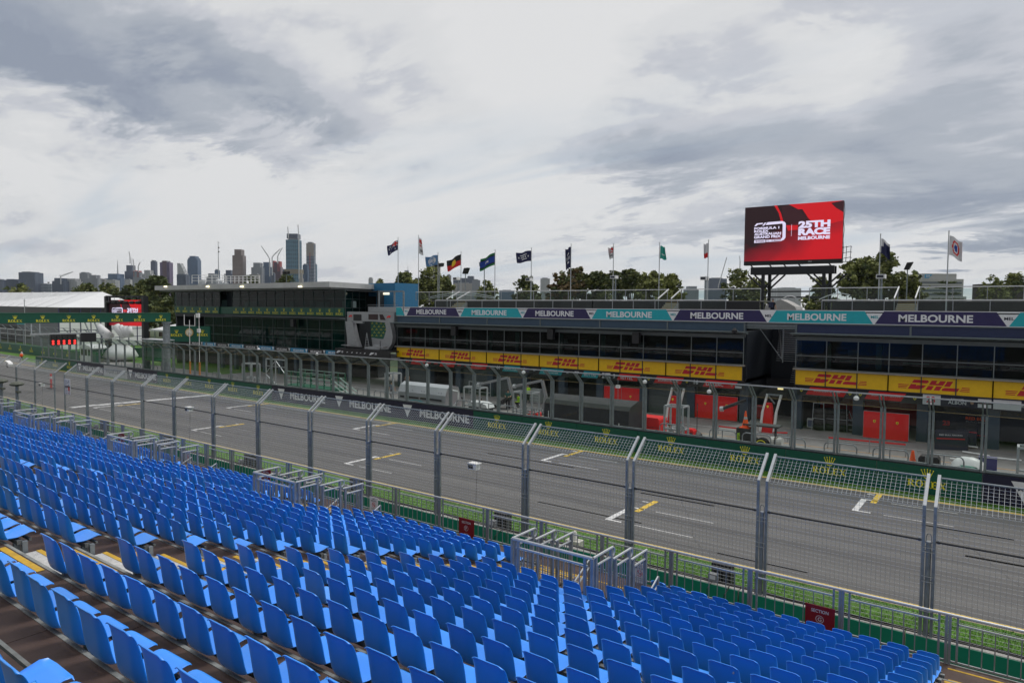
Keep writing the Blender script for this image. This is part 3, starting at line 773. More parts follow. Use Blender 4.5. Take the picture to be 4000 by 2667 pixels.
# ------------------------------------------------------------------ things along the barrier: speakers, cameras, beacon, lamp heads
def speaker(x, label):
    r = thing('speaker_box', (x, 18.95, .98), label, 'loudspeaker', 'black loudspeakers standing by the near barrier')
    mb = MB(); mb.box(x, x+.55, 18.78, 19.1, .62, 1.42, black)
    for i in range(7): mb.box(x+.02, x+.53, 18.765, 18.78, .68+.105*i, .70+.105*i, blacksteel)
    mb.build('cabinet', r)
    mb = MB(); mb.box(x+.03, x+.28, 18.44, 18.62, .98, 1.22, mat('grey_box', (.20, .21, .22), .5)); mb.build('control_box', r)
    mb = MB(); mb.box(x+.07, x+.24, 18.435, 18.44, 1.08, 1.19, signw); mb.build('display', r)
    mb = MB(); mb.tube([(x+.5, 18.7, 1.0), (x+.62, 18.5, 1.03), (x+.66, 18.3, 1.0), (x+.64, 18.03, .9), (x+.60, 18.01, .5), (x+.5, 18.0, .2)], .014, rubber, 5)
    mb.tube([(x+.15, 18.44, 1.0), (x+.16, 18.03, .96), (x+.17, 18.0, .6)], .01, rubber, 5); mb.build('cable', r)
for i, x in enumerate((-6.72, -14.55, -22.2, -29.9, -37.6, -45.5)):
    speaker(x, 'black loudspeaker with a grey box on the near barrier, %s from the right' % nth(i+1))
def fence_camera(x, z, y, label):
    r = thing('track_camera', (x, y, z), label, 'camera', 'white box cameras hung along the near fence')
    mb = MB(); mb.box(x-.19, x+.19, y-.10, y+.16, z-.1, z+.1, white); mb.prism([(-.19, .10), (.24, .10), (.24, .13), (-.19, .13)], (x, y-.12, z), XA, Z, (0, .3, 0), white); mb.build('housing', r)
    mb = MB(); mb.box(x-.17, x+.06, y-.104, y-.1, z-.075, z+.075, mat('lens_glass', (.03, .035, .05), .15)); mb.build('lens_window', r)
    mb = MB(); mb.cyl((x+.16, y+.1, z+.13), (x+.16, y+.25, z+.28), .012, galv, 5); mb.cyl((x+.17, y, z-.1), (x+.15, y-.05, 1.0), .006, rubber, 4); mb.build('bracket', r)
p = AY(1849, 1821, 18.8); fence_camera(p.x, p.z, 18.8, 'white box camera hanging in front of the track at the centre of the fence')
p = AY(736, 1598, 18.8); fence_camera(p.x, p.z, 18.8, 'white box camera on the fence just right of the start line')
p = AY(162, 1503, 18.8); fence_camera(p.x, p.z, 18.8, 'white box camera on the fence near the red marker post')
p = AY(25, 1419, 18.3)
r = thing('floodlight', p, 'white floodlight head on the fence post at the left edge', 'light'); mb = MB(); mb.prism([(-.35, -.02), (.38, -.22), (.42, -.05), (.36, .05), (-.3, .2)], p, XA, Z, (0, .28, 0), white); mb.build('lamp_head', r)
mb = MB(); mb.cyl(p, p+V((0, .05, -.3)), .03, black, 6); mb.build('bracket', r)
for (px, py, lb) in ((5, 1490, 'dark camera head on a pole at the left edge'), (66, 1502, 'dark camera head on a pole, second from the left edge')):
    p = AY(px, py, 17.5); r = thing('camera_pole', (p.x, p.y, .98), lb, 'camera'); mb = MB(); mb.cyl((p.x, p.y, .9), (p.x, p.y, p.z), .10, galvd, 8); mb.build('pole', r)
    mb = MB(); dk = mat('olive_housing', (.09, .10, .08), .7); mb.lathe((p.x-.05, p.y, p.z-.12), [(.12, 0), (.36, .06), (.44, .16), (.30, .28), (.05, .33)], dk, 10); mb.box(p.x+.05, p.x+.45, p.y-.1, p.y+.1, p.z-.55, p.z-.42, dk); mb.build('camera_head', r)
r = thing('beacon_box', (-13.5, 22.2, 0), 'cream box with a rounded beacon dome standing on the near grass edge', 'beacon')
cream = mat('cream_paint', (.50, .49, .44), .55, var=.1)
mb = MB(); q = AY(2249, 2090, 19.6)
bx, by = q.x, 19.6
r.location = (bx, by, 0)
mb.box(bx-.30, bx+.22, by-.16, by+.16, 0, .78, cream); mb.prism([(-.31, .78), (.23, .78), (.23, .80), (-.31, .80)], (bx, by-.17, 0), XA, Z, (0, .34, 0), cream); mb.build('cabinet', r)
mb = MB(); mb.lathe((bx-.04, by, .80), [(.10, 0), (.095, .05), (.075, .07), (.075, .22), (.06, .28), (.02, .31)], mat('beacon_dome', (.62, .61, .56), .4), 12); mb.build('dome', r, smooth=True)
# notices on the fence near the start line, red marker post
for i, (px, py, lb) in enumerate(((262, 1496, 'upper white notice board with a drawing on the fence left of the start line'), (264, 1524, 'lower white notice board with a red mark on the fence left of the start line'))):
    p = AY(px, py, 18.2); r = thing('notice_board', p, lb, 'sign', 'white notices on the fence'); mb = MB(); mb.box(p.x-.42, p.x+.42, 18.2, 18.22, p.z-.27, p.z+.27, signw); mb.build('board', r)
    mb = MB(); bt = _mats['sign_black']; y = 18.19
    for j in range(4): mb.box(p.x-.36, p.x-.02, y, y+.004, p.z-.2+.11*j, p.z-.17+.11*j, mat('faint_print', (.3, .3, .32), .6))
    if i == 0:
        mb.bar((p.x+.1, y, p.z-.18), (p.x+.3, y, p.z-.1), .004, .03, bt); mb.bar((p.x+.1, y, p.z+.02), (p.x+.32, y, p.z+.17), .004, .03, bt)
    else: mb.box(p.x+.12, p.x+.32, y, y+.004, p.z-.02, p.z+.22, _mats['sign_red']); mb.bar((p.x+.1, y, p.z-.2), (p.x+.3, y, p.z-.1), .004, .03, _mats['sign_red'])
    mb.build('print', r)
q = AZ(200, 1517); r = thing('marker_post', q, 'red and white striped marker post standing on the track by the start line', 'marker')
mb = MB(); mb.box(q.x-.16, q.x+.16, q.y-.04, q.y+.04, .05, 1.5, mat('red_post', (.75, .05, .04), .5)); mb.build('post', r)
mb = MB(); mb.box(q.x-.165, q.x+.165, q.y-.045, q.y+.045, 1.0, 1.25, white); mb.build('band', r)
mb = MB(); mb.box(q.x-.45, q.x+.45, q.y-.3, q.y+.3, 0.004, .06, rubber); mb.build('base', r)
# ------------------------------------------------------------------ pit wall: green base with boards and leaning glass screens
PWY = 37.2
JX = [7.6, 5.45, 3.3, 1.15, -.97, -3.02, -5.04, -7.10, -9.16, -11.2, -13.34, -15.49, -17.63, -19.8, -21.98, -24.17, -26.38, -28.57, -30.76, -32.98, -35.24, -37.41, -39.61, -41.77, -44.0, -46.14, -48.28, -50.51, -52.62, -54.86]
while JX[-1] > -109: JX.append(JX[-1]-2.2)
sglass = glass('screen_glass', (.88, .94, .92), .02, .75)
tglass = glass('tinted_top_glass', (.58, .66, .64), .035, .8)
frame = mat('screen_frame_steel', (.21, .245, .25), .5, .4, .2, 5)
sectors = [(7.6, -.97, navy), (-.97, -30.7, dkgreen), (-30.7, -54.6, navy), (-54.6, -75.6, dkgreen), (-75.6, -82.6, navy), (-82.6, -88.6, mat('pale_board', (.42, .43, .46), .5)), (-88.6, -96.2, navy), (-96.2, -109.6, dkgreen)]
w_ = thing('pit_wall', (-50, PWY, 0), 'low pit wall beyond the track that carries the boards and the glass screens', 'wall')
mb = MB(); mb.box(-109.6, 7.6, PWY, PWY+.45, 0, 1.32, concrete); mb.build('wall', w_)
mb = MB(); mb.box(-109.6, 7.6, PWY-.02, PWY+.47, 1.32, 1.36, blacksteel); mb.build('coping', w_)
for (a, b, m_) in sectors:
    names = {navy: 'navy', dkgreen: 'dark green'}.get(m_, 'pale grey')
    # boards are fixed section by section
    n = max(1, round((a-b)/4.2)); 
    if m_ is navy and (a-b) > 20: n = 3
    if m_ is navy and a-b < 12: n = 1
    if names == 'pale grey': n = 1
    for i in range(n):
        x1 = a-(a-b)*i/n; x0 = a-(a-b)*(i+1)/n
        if m_ is dkgreen: lab = None
        o = None
        mb = MB(); mb.box(x0+.012, x1-.012, PWY-.045, PWY, .04, 1.315, m_)
        nm = 'advertising_board'
        c = ((x0+x1)/2, PWY-.047, 0)
        r = thing(nm, c, 'x', 'banner', 'advertising boards along the base of the pit wall')
        mb.build('panel', r)
        T = MB(); H_ = Z
        if m_ is dkgreen:
            r['label'] = 'dark green pit wall board with a yellow crown logo, %s from the right edge' % nth(1+sum(1 for q in bpy.data.objects if q.name.startswith('advertising_board') and q is not r and 'crown' in q.get('label', '')))
            lx = (x0+x1)/2
            crown_logo(T, (lx, PWY-.052, .66), XA, Z, 1.6); T.build('lettering', r)
        elif m_ is navy:
            cx = (x0+x1)/2; L0 = x0+ (x1-x0)*.0
            k = 0 if a > 0 else (i+1 if a > -40 else (5 if a > -80 else 6))
            r['label'] = ['navy board with a white triangle at the right edge of the pit wall', 'navy MELBOURNE pit wall board nearest to the dark green boards on its right', 'navy MELBOURNE pit wall board in the middle of three in a row', 'navy MELBOURNE pit wall board, leftmost of three in a row', '', 'navy MELBOURNE board just right of the pale grey board', 'navy MELBOURNE board just left of the pale grey board'][k]
            ws = whitew
            if k == 0: tx = x0+1.55; tri = 1.05; mx_ = None
            elif k < 4: tx = x0+1.45; mx_ = (x0+2.75, x1-.35)
            else: tx = x0+.8; mx_ = (x0+1.9, x1-.25)
            T.flat([(-.50, .46), (.50, .46), (0, -.50)], (tx, PWY-.05, .70), XA, Z, ws)
            T.text('MEL', (tx, PWY-.055, .84), XA, Z, .17, navy, .02, w=.48)
            if k == 0: mx_ = (x0+2.9, x1-.3)
            T.text('MELBOURNE', ((mx_[0]+mx_[1])/2, PWY-.05, .66), XA, Z, .60, ws, .028, w=mx_[1]-mx_[0])
            T.build('lettering', r)
        else:
            r['label'] = 'pale grey WALKER STRAIGHT board between two navy boards on the pit wall'
            T.text('WALKER STRAIGHT', ((x0+x1)/2, PWY-.05, .66), XA, Z, .50, mat('dark_lettering', (.05, .05, .06), .5), .02, w=(x1-x0)*.84); T.build('lettering', r)
YT, ZT, ZB = 36.45, 4.63, 3.95
def screen(w, right=True):
    r = thing('glass_screen', (0, PWY+.12, 1.36), 'x', 'screen', 'glass safety screens on top of the pit wall')
    y = PWY+.12
    mb = MB(); mb.bar((.1, y, 1.42), (w-.1, y, 1.42), .10, .10, frame); mb.build('sill', r)
    for x in (.075, w-.075):
        mb = MB(); mb.bar((x, y, 1.36), (x, y, ZB), .105, .10, frame, YA); mb.bar((x, y, ZB-.03), (x, YT, ZT), .07, .075, frame); mb.build('post', r)
    mb = MB(); mb.face([(.12, y, 1.46), (w-.12, y, 1.46), (w-.12, y, ZB), (.12, y, ZB)], sglass); mb.build('lower_pane', r)
    mb = MB(); mb.face([(.1, y, ZB), (w-.1, y, ZB), (w-.1, YT+.02, ZT-.02), (.1, YT+.02, ZT-.02)], tglass); mb.build('upper_pane', r)
    mb = MB(); mb.bar((0, YT, ZT), (w-.02, YT, ZT), .05, .06, galvb); mb.build('top_rail', r)
    mb = MB(); mb.bar((.12, y+.03, ZB-.03), (w-.12, y+.03, ZB-.03), .02, .02, mat('brass_strip', (.28, .2, .08), .5, .3)); mb.build('seal_strip', r)
    return r
sc0 = None
for i, (a, b) in enumerate(zip(JX[:-1], JX[1:])):
    if b < -109.5: break
    lab = 'glass safety screen with a leaning top on the pit wall, %s from the right edge' % nth(i+1)
    w = a-b
    if sc0 is None: sc0 = screen(w); sc0.location = (b, PWY+.12, 1.36); w0_ = w; sc0['label'] = lab
    else: q = copy_thing(sc0, (b, PWY+.12, 1.36), lab); q.scale.x = w/w0_

# ------------------------------------------------------------------ pit building
FYB = 52.0
bluebeam = mat('blue_grey_beam', (.04, .075, .12), .5, var=.1)
bluebeam2 = mat('dark_blue_beam', (.018, .028, .085), .5, var=.1)
canopym = mat('canopy_grey_green', (.17, .21, .22), .5, .2)
mull = mat('window_mullion', (.15, .175, .18), .45, .4)
sillm = mat('window_sill_grey', (.26, .24, .21), .6)
wallg = mat('dark_grey_wall', (.035, .04, .045), .7)
wallb = mat('blue_black_wall', (.012, .018, .028), .6)
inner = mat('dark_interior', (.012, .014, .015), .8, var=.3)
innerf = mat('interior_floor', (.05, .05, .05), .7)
shelf = mat('interior_green_rail', (.03, .16, .12), .5)
bglass = glass('building_glass', (.36, .44, .43), .01, .4)
gglass = glass('green_building_glass', (.20, .42, .38), .16, .7, dif=(.004, .065, .055))
rooftop = mat('roof_deck_grey', (.20, .20, .20), .8)
doorgrey = mat('grey_roller_door', (.065, .08, .082), .6, var=.06)
handr = mat('stainless_handrail', (.66, .67, .68), .35, .1, .05)
rglass = glass('balustrade_glass', (.66, .76, .74), .035, .6)
def wing(x0, x1, seps, name_label, cat='building'):
    r = thing('pit_building', ((x0+x1)/2, FYB, 0), name_label, cat, 'wings of the long pit building')
    def P(nm, mb): return mb.build(nm, r)
    # structure
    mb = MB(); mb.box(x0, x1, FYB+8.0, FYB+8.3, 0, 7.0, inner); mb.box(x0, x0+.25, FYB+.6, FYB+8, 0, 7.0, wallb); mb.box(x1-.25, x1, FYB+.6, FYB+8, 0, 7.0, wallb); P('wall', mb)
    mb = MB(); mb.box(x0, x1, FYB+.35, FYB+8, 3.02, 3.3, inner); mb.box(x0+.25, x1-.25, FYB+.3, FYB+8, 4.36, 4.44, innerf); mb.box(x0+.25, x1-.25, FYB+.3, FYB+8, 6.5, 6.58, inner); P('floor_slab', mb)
    mb = MB(); mb.box(x0-.05, x1+.05, FYB-.05, FYB+.25, 7.0, 7.66, bluebeam if x0 < -20 else bluebeam2); P('beam', mb)
    mb = MB()
    n = max(2, round((x1-x0)/6.2))
    for i in range(n+1):
        x = x0+(x1-x0)*i/n; mb.box(x-.06, x+.06, FYB-.10, FYB-.05, 6.86, 7.66, mull)
    mb.box(x0-.05, x1+.05, FYB-.13, FYB-.05, 7.60, 7.66, mull); P('beam_rib', mb)
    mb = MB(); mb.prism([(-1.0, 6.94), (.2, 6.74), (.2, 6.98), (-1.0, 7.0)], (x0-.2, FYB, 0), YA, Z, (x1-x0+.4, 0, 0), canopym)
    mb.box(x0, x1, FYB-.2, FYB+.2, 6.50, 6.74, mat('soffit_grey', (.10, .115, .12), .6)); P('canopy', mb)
    # windows
    f = MB()
    for z in (4.46, 5.36, 6.48): f.box(x0+.05, x1-.05, FYB-.03, FYB+.03, z-.025, z+.025, mull)
    for s_ in seps: f.box(s_-.028, s_+.028, FYB-.045, FYB+.0, 4.46, 6.48, mull)
    f.build('window_frame', r)
    for a, b in zip(seps[:-1], seps[1:]):
        g = MB(); g.face([(a, FYB+.01, 4.46), (b, FYB+.01, 4.46), (b, FYB+.01, 6.46), (a, FYB+.01, 6.46)], bglass); g.build('window_pane', r)
    mb = MB(); mb.box(x0-.1, x1+.1, FYB-.35, FYB+.0, 4.345, 4.43, sillm); P('window_sill', mb)
    # interior rails, tables, blinds seen through the glass
    mb = MB(); rnd = random.Random(int(x0*7))
    x = x0+.8
    while x < x1-2:
        w = rnd.uniform(1.2, 2.4); mb.box(x, x+w, FYB+1.0+rnd.random()*1.5, FYB+1.9+rnd.random(), 5.0, 5.05, shelf); x += w+rnd.uniform(.4, 1.8)
    P('counter', mb)
    mb = MB(); x = x0+2
    while x < x1-1:
        if rnd.random() < .5: mb.box(x, x+rnd.uniform(.2, .5), FYB+.7, FYB+.8, 4.5, 6.3, mat('interior_column', (.02, .07, .06), .6))
        if rnd.random() < .35: mb.box(x+.9, x+1.5, FYB+3, FYB+3.2, 5.3, 5.7, mat('interior_screen', (.02, .05, .07), .3))
        x += rnd.uniform(1.5, 3.5)
    P('interior_fitting', mb)
    # upper deck: low dark risers, platform, balustrades
    mb = MB(); mb.box(x0-.05, x1+.05, FYB-.2, FYB+9.5, 8.45, 8.52, rooftop); mb.box(x0+.2, x1-.2, FYB+4.3, FYB+9.5, 9.30, 9.36, rooftop); P('roof_deck', mb)
    mb = MB(); mb.box(x0+1.5, x1-.2, FYB+4.15, FYB+4.3, 8.52, 9.30, black)
    for z in (8.62, 8.76, 8.9, 9.04, 9.18): mb.box(x0+1.5, x1-.2, FYB+4.13, FYB+4.15, z, z+.03, blacksteel)
    P('seating_riser', mb)
    return r
seps1 = [-53.6+(37.1/18)*i for i in range(19)]
seps2 = [-12.73, -10.68, -8.67, -6.77, -4.85, -2.93, -1.0, .95, 2.9, 4.85, 6.8, 8.75]
b1 = wing(-53.6, -16.45, seps1, 'long left wing of the pit building with glazed upper floor and open garages')
b2 = wing(-12.75, 8.8, seps2, 'right wing of the pit building with glazed upper floor beside the stair gap')
# link between the wings: beam, stair, dark recess
r = thing('stair_link', (-14.6, FYB, 0), 'dark recess with an open steel stair between the two pit building wings', 'staircase')
mb = MB(); mb.box(-16.45, -12.75, FYB+7.2, FYB+7.4, 0, 8.4, wallb); mb.build('back_wall', r)
mb = MB(); mb.box(-16.40, -12.80, FYB+.1, FYB+.3, 7.2, 7.66, mull); mb.box(-16.40, -12.80, FYB+.0, FYB+.1, 7.42, 7.48, galvd); mb.build('beam', r)
mb = MB()
for i in range(16):
    t = i/16; mb.box(-15.2+.02*i, -13.5+.05*i, FYB+4.8-.13*i, FYB+5.0-.13*i, 7.1-.16*i, 7.12-.16*i, alu if i < 12 else galvd)
for i in range(8): mb.box(-13.9, -12.9, FYB+4.0-.13*i, FYB+4.2-.13*i, 4.2-.16*i, 4.22-.16*i, galvd)
mb.build('stair_tread', r)
mb = MB(); mb.bar((-15.3, FYB+5, 7.3), (-14.4, FYB+2.6, 4.7), .1, .35, blacksteel); mb.bar((-13.3, FYB+5, 7.3), (-12.9, FYB+2.6, 4.5), .1, .35, blacksteel); mb.bar((-14.3, FYB+2.5, 7.3), (-14.3, FYB+2.5, 4.6), .07, .07, galvd, YA)
mb.bar((-16.2, FYB+3, 7.1), (-14.3, FYB+2.4, 4.8), .04, .05, galvd); mb.build('stringer', r)
mb = MB(); mb.box(-14.75, -14.35, FYB+3.0, FYB+3.08, 2.45, 2.60, mat('lit_lamp', (.9, .7, .3), .4, emit=(1, .75, .35), es=1.6)); mb.build('lamp', r)

# garages: columns, doors, screens, team name boards
r = thing('garage_front', (-30, FYB+.5, 0), 'ground floor garage fronts with dark blue columns and grey roller doors', 'garage')
colm = mat('garage_column', (.03, .05, .075), .5)
for x in [-53.4, -49.2, -45.1, -41.0, -36.9, -32.8, -28.9, -24.8, -20.66, -16.45, -12.6, -8.6, -4.75, -.9, 3.0, 7.0]:
    mb = MB(); mb.box(x-.32, x+.32, FYB+.15, FYB+.75, 0, 3.02, colm); mb.build('column', r)
for (a, b) in [(-24.45, -20.95), (-44.7, -41.4), (-52.9, -49.6), (-40.6, -37.3)]:
    mb = MB(); mb.box(a, b, FYB+.55, FYB+.6, .02, 3.0, doorgrey)
    for i in range(1, 10): mb.box(a, b, FYB+.54, FYB+.55, .3*i, .3*i+.015, wallg)
    mb.build('roller_door', r)
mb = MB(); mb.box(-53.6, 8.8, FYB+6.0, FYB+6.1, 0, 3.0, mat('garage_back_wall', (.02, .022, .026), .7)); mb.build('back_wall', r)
redscr = mat('red_screen', (.72, .008, .01), .5, var=.06)
def red_screen(x0, x1, y, label, h=1.78, mid=True, z0=.06):
    r = thing('red_screen', ((x0+x1)/2, y, 0), label, 'partition', 'red partition screens in front of the garages')
    xs_ = [x0, (x0+x1)/2, x1] if mid else [x0, x1]
    for a, b in zip(xs_[:-1], xs_[1:]):
        mb = MB(); mb.box(a+.012, b-.012, y, y+.03, z0, h, redscr); mb.build('panel', r)
    mb = MB()
    for x in xs_: mb.box(x-.012, x+.012, y-.01, y+.04, z0, h+.02, galv)
    mb.box(x0, x1, y-.01, y+.04, h, h+.03, galv); mb.box(x0, x1, y-.01, y+.04, z0-.03, z0, galv)
    for x in (x0+.3, (x0+x1)/2, x1-.3): mb.box(x-.03, x+.03, y-.3, y+.3, .01, .04, galvd)
    mb.build('frame', r)
    mb = MB()
    for a, b in zip(xs_[:-1], xs_[1:]):
        c = (a+b)/2; mb.flat([(-.07, .09), (.07, .09), (.07, -.02), (0, -.1), (-.07, -.02)], (c, y-.012, 1.2), XA, Z, gold); mb.flat([(-.03, .05), (.03, .06), (.02, -.04), (-.02, -.05)], (c, y-.015, 1.2), XA, Z, black)
    mb.build('emblem', r)
red_screen(-28.55, -25.15, FYB+.3, 'red partition screen in the garage left of the closed grey door', 1.95)
red_screen(-20.35, -16.95, FYB+.3, 'red partition screen in the garage right of the closed grey door', 1.9)
red_screen(-8.1, -5.4, 51.3, 'free standing red partition screen in the right wing', 1.85)
mb = MB(); mb.box(-12.1, -4.9, FYB+5.2, FYB+5.25, .3, 2.6, mat('dim_red_wall', (.35, .008, .01), .6)); o = mb.build('red_back_wall', r)
# ------------------------------------------------------------------ yellow banners with red slanted logos
def yb(x0, x1, label, seps):
    r = thing('yellow_banner', ((x0+x1)/2, FYB-.1, 3.27), label, 'banner', 'yellow banners with red slanted lettering under the upper windows')
    mb = MB(); mb.box(x0+.02, x1-.02, FYB-.12, FYB-.02, 3.27, 4.31, yellow); mb.build('panel', r)
    mb = MB(); slant_logo(mb, ((x0+x1)/2-.25, FYB-.124, 3.49), XA, Z, .63, redl); mb.build('lettering', r)
    mb = MB()
    for s_ in seps: mb.box(s_-.03, s_+.03, FYB-.17, FYB-.125, 3.2, 4.33, wallg)
    mb.box(x0, x1, FYB-.13, FYB-.0, 3.22, 3.27, wallg); mb.build('divider', r)
OR = ['leftmost', 'second', 'third', 'fourth', 'fifth', 'last']
for i in range(6): yb(seps1[3*i], seps1[3*i+3], 'yellow banner with red slanted letters, %s on the left wing counting from the left' % OR[i], seps1[3*i:3*i+4])
for i in range(3): yb(seps2[3*i], seps2[3*i+3], 'yellow banner with red slanted letters, %s on the right wing counting from the left' % ['first', 'second', 'third'][i], seps2[3*i:3*i+4])
# team name boards under the banners
def team(x0, x1, label, bg, pieces):
    r = thing('name_board', ((x0+x1)/2, FYB+.1, 2.7), label, 'sign', 'team and driver name boards above the garages')
    mb = MB(); mb.box(x0+.01, x1-.01, FYB+.05, FYB+.13, 2.50, 3.2, bg); mb.build('panel', r)
    T = MB(); y = FYB+.045
    for p in pieces:
        if p[0] == 'para': T.flat([(p[1], -.28), (p[2]-.3, -.28), (p[2], .28), (p[1]+.3, .28)], (x0, y, 2.86), XA, Z, p[3])
        elif p[0] == 'box': T.flat([(p[1], p[3]), (p[2], p[3]), (p[2], p[4]), (p[1], p[4])], (x0, y-.006, 2.86), XA, Z, p[5])
        elif p[0] == 'text': T.text(p[1], (x0+p[2], y-.008, 2.86+p[3]), XA, Z, p[4], p[5], .02, shear=p[6] if len(p) > 6 else 0)
        elif p[0] == 'shield': T.flat([(-.09, .13), (.09, .13), (.09, -.03), (0, -.13), (-.09, -.03)], (x0+p[1], y-.006, 2.86), XA, Z, gold); T.flat([(-.04, .07), (.03, .08), (.03, -.05), (-.02, -.06)], (x0+p[1], y-.008, 2.86), XA, Z, black)
        elif p[0] == 'f1': T.flat([(-.28, -.1), (-.02, -.1), (0, -.02), (.14, -.02), (.22, .1), (-.06, .1)], (x0+p[1], y-.006, 2.86), XA, Z, redscr); T.flat([(.06, -.1), (.2, -.1), (.38, .1), (.24, .1)], (x0+p[1], y-.006, 2.86), XA, Z, redscr)
        elif p[0] == 'face': T.flat([(.10*math.cos(t*.785), .14*math.sin(t*.785)) for t in range(8)], (x0+p[1], y-.006, 2.86), XA, Z, skin); T.flat([(-.10, .03), (.10, .03), (.06, .15), (-.06, .15)], (x0+p[1], y-.009, 2.86), XA, Z, hairm)
    T.build('lettering', r)
W = whitew
for i in range(3):
    x = -52.6+4.1*i
    team(x, x+4.1, 'black board with a red panel over the left garages, %s from the left' % ORD[i+1], black, [('f1', .45), ('para', .95, 3.2, redscr), ('text', 'FORMULA 1', 2.05, 0, .13, W), ('f1', 3.6)])
team(-40.3, -36.1, 'black board reading 44 HAMILTON on teal with a British flag', black, [('text', '44', .35, .02, .33, W), ('para', .85, 3.0, teal), ('text', 'HAMILTON', 1.9, -.03, .24, W), ('face', 3.15), ('box', 3.3, 4.0, -.22, .25, purple), ('box', 3.3, 4.0, -.02, .06, redl), ('box', 3.6, 3.68, -.22, .25, redl)])
team(-36.1, -31.6, 'black board with two lines of small white words on teal', black, [('text', 'MB', .4, 0, .12, W), ('para', .9, 3.6, teal), ('text', 'AMG PETRONAS', 2.2, .09, .13, W), ('text', 'FORMULA ONE TEAM', 2.2, -.1, .12, W), ('text', 'MB', 4.0, 0, .12, W)])
team(-31.6, -27.7, 'black board reading 77 BOTTAS on teal with a Finnish flag', black, [('text', '77', .45, .02, .33, W), ('para', .9, 2.8, teal), ('text', 'BOTTAS', 1.8, -.03, .24, W), ('face', 2.75), ('box', 3.0, 3.8, -.22, .25, W), ('box', 3.0, 3.8, -.06, .06, purple), ('box', 3.2, 3.3, -.22, .25, purple)])
team(-27.7, -24.5, 'black board reading 5 VETTEL on red', black, [('text', '5', .25, .02, .33, W), ('para', .5, 2.7, redscr), ('text', 'VETTEL', 1.4, -.06, .26, W), ('face', 2.65)])
team(-24.5, -20.6, 'black board with a red panel between two yellow shields', black, [('shield', .25), ('para', .7, 3.3, redscr), ('text', 'SCUDERIA FERRARI', 1.95, -.05, .15, W), ('shield', 3.55)])
team(-20.6, -16.4, 'black board reading 16 LECLERC on red at the right end of the left wing', black, [('text', '16', .4, .02, .33, W), ('para', .95, 3.7, redscr), ('text', 'LECLERC', 1.9, -.04, .26, W), ('face', 3.25), ('box', 3.5, 4.0, -.22, -.05, W)])
team(-12.6, -8.7, 'black board with a red panel and yellow shield beside the stair gap', black, [('shield', .3), ('para', .6, 3.4, redscr), ('text', 'SCUDERIA FERRARI', 2.0, .05, .15, W), ('shield', 3.5)])
team(-8.7, -4.8, 'second black board with a red panel and yellow shield in the right wing', black, [('shield', .25), ('para', .5, 3.0, redscr), ('text', 'SCUDERIA FERRARI', 1.8, .05, .15, W), ('shield', 3.5)])
team(-4.75, -.95, 'dark board reading 23 ALBON on white and navy', navy, [('box', 0, 1.0, -.33, .33, W), ('text', '23', .45, 0, .40, redscr), ('text', 'ALEXANDER', 1.9, .13, .09, W), ('text', 'ALBON', 1.9, -.08, .22, W), ('face', 2.7), ('box', 3.0, 3.7, -.28, .28, W), ('box', 3.0, 3.7, -.05, .05, redl)])
team(-.95, 3.0, 'dark board reading 33 at the right edge of the picture', navy, [('box', 0, 1.4, -.3, .3, W), ('text', 'RED BULL RACING', 2.4, 0, .18, W)])
# ------------------------------------------------------------------ long MELBOURNE banner on the roof edge
bj = [(-53.6, -52.6, teal, None), (-52.45, -44.95, purple, 1), (-44.95, -37.3, teal, 1), (-37.3, -30.0, purple, 1), (-30.0, -22.5, teal, 1), (-22.5, -15.1, purple, 1), (-15.1, -8.1, teal, 1), (-8.1, -.75, purple, 1), (-.75, 6.6, teal, 1)]
for i, (a, b, m_, t_) in enumerate(bj):
    nm = 'purple' if m_ is purple else 'teal'
    lab = 'short teal end of the long roof edge banner at its left end' if not t_ else '%s MELBOURNE banner on the roof edge, %s from the left' % (nm, nth(i))
    r = thing('melbourne_banner', ((a+b)/2, FYB-.2, 7.68), lab, 'banner', 'banners reading MELBOURNE along the roof edge')
    mb = MB(); mb.box(a, b, FYB-.2, FYB-.12, 7.68, 8.62, whitew); mb.build('panel', r)
    y = FYB-.204; T = MB(); other = teal if m_ is purple else purple
    if t_:
        T.flat([(a+.42, 7.72), (b+.32, 7.72), (b-.22, 8.58), (a+.96, 8.58)], (0, y, 0), XA, Z, m_)
        T.text('MELBOURNE', ((a+b)/2+.2, y-.005, 8.14), XA, Z, .50, whitew, .03, w=(b-a)*.56)
        T.text('MEL', (a+.42, y-.005, 8.19), XA, Z, .18, other if other is teal else navy, .02, w=.5)
    else: T.flat([(a, 7.72), (b+.32, 7.72), (b-.22, 8.58), (a, 8.58)], (0, y, 0), XA, Z, m_)
    T.build('lettering', r)
mb = MB(); mb.box(-53.6, 8.8, FYB-.12, FYB+.0, 7.66, 8.64, wallg); o = mb.build('banner_backing', b1)
# ------------------------------------------------------------------ roof balustrades
def balus(x0, x1, y, z0, z1, label, step=2.05, full=True, glassy=True):
    r = thing('balustrade', ((x0+x1)/2, y, z0), label, 'railing', 'glass and steel balustrades on the pit building roof')
    mb = MB(); mb.bar((x0, y, z1), (x1, y, z1), .07, .07, handr); mb.build('handrail', r)
    n = max(1, round((x1-x0)/step))
    for i in range(n+1):
        x = x0+(x1-x0)*i/n; mb = MB(); mb.bar((x, y, z0), (x, y, z1-.03), .05, .05, galv, YA)
        mb.build('post', r)
    if glassy:
        for i in range(n):
            a = x0+(x1-x0)*i/n+.06; b = x0+(x1-x0)*(i+1)/n-.06; mb = MB()
            mb.face([(a, y, z0+.12), (b, y, z0+.12), (b, y, z1-.1), (a, y, z1-.1)], rglass); mb.build('pane', r)
    return r
LY, HY = FYB+1.0, FYB+4.5
balus(-49.0, -30.2, LY, 8.55, 9.36, 'lower glass balustrade on the left half of the left wing roof')
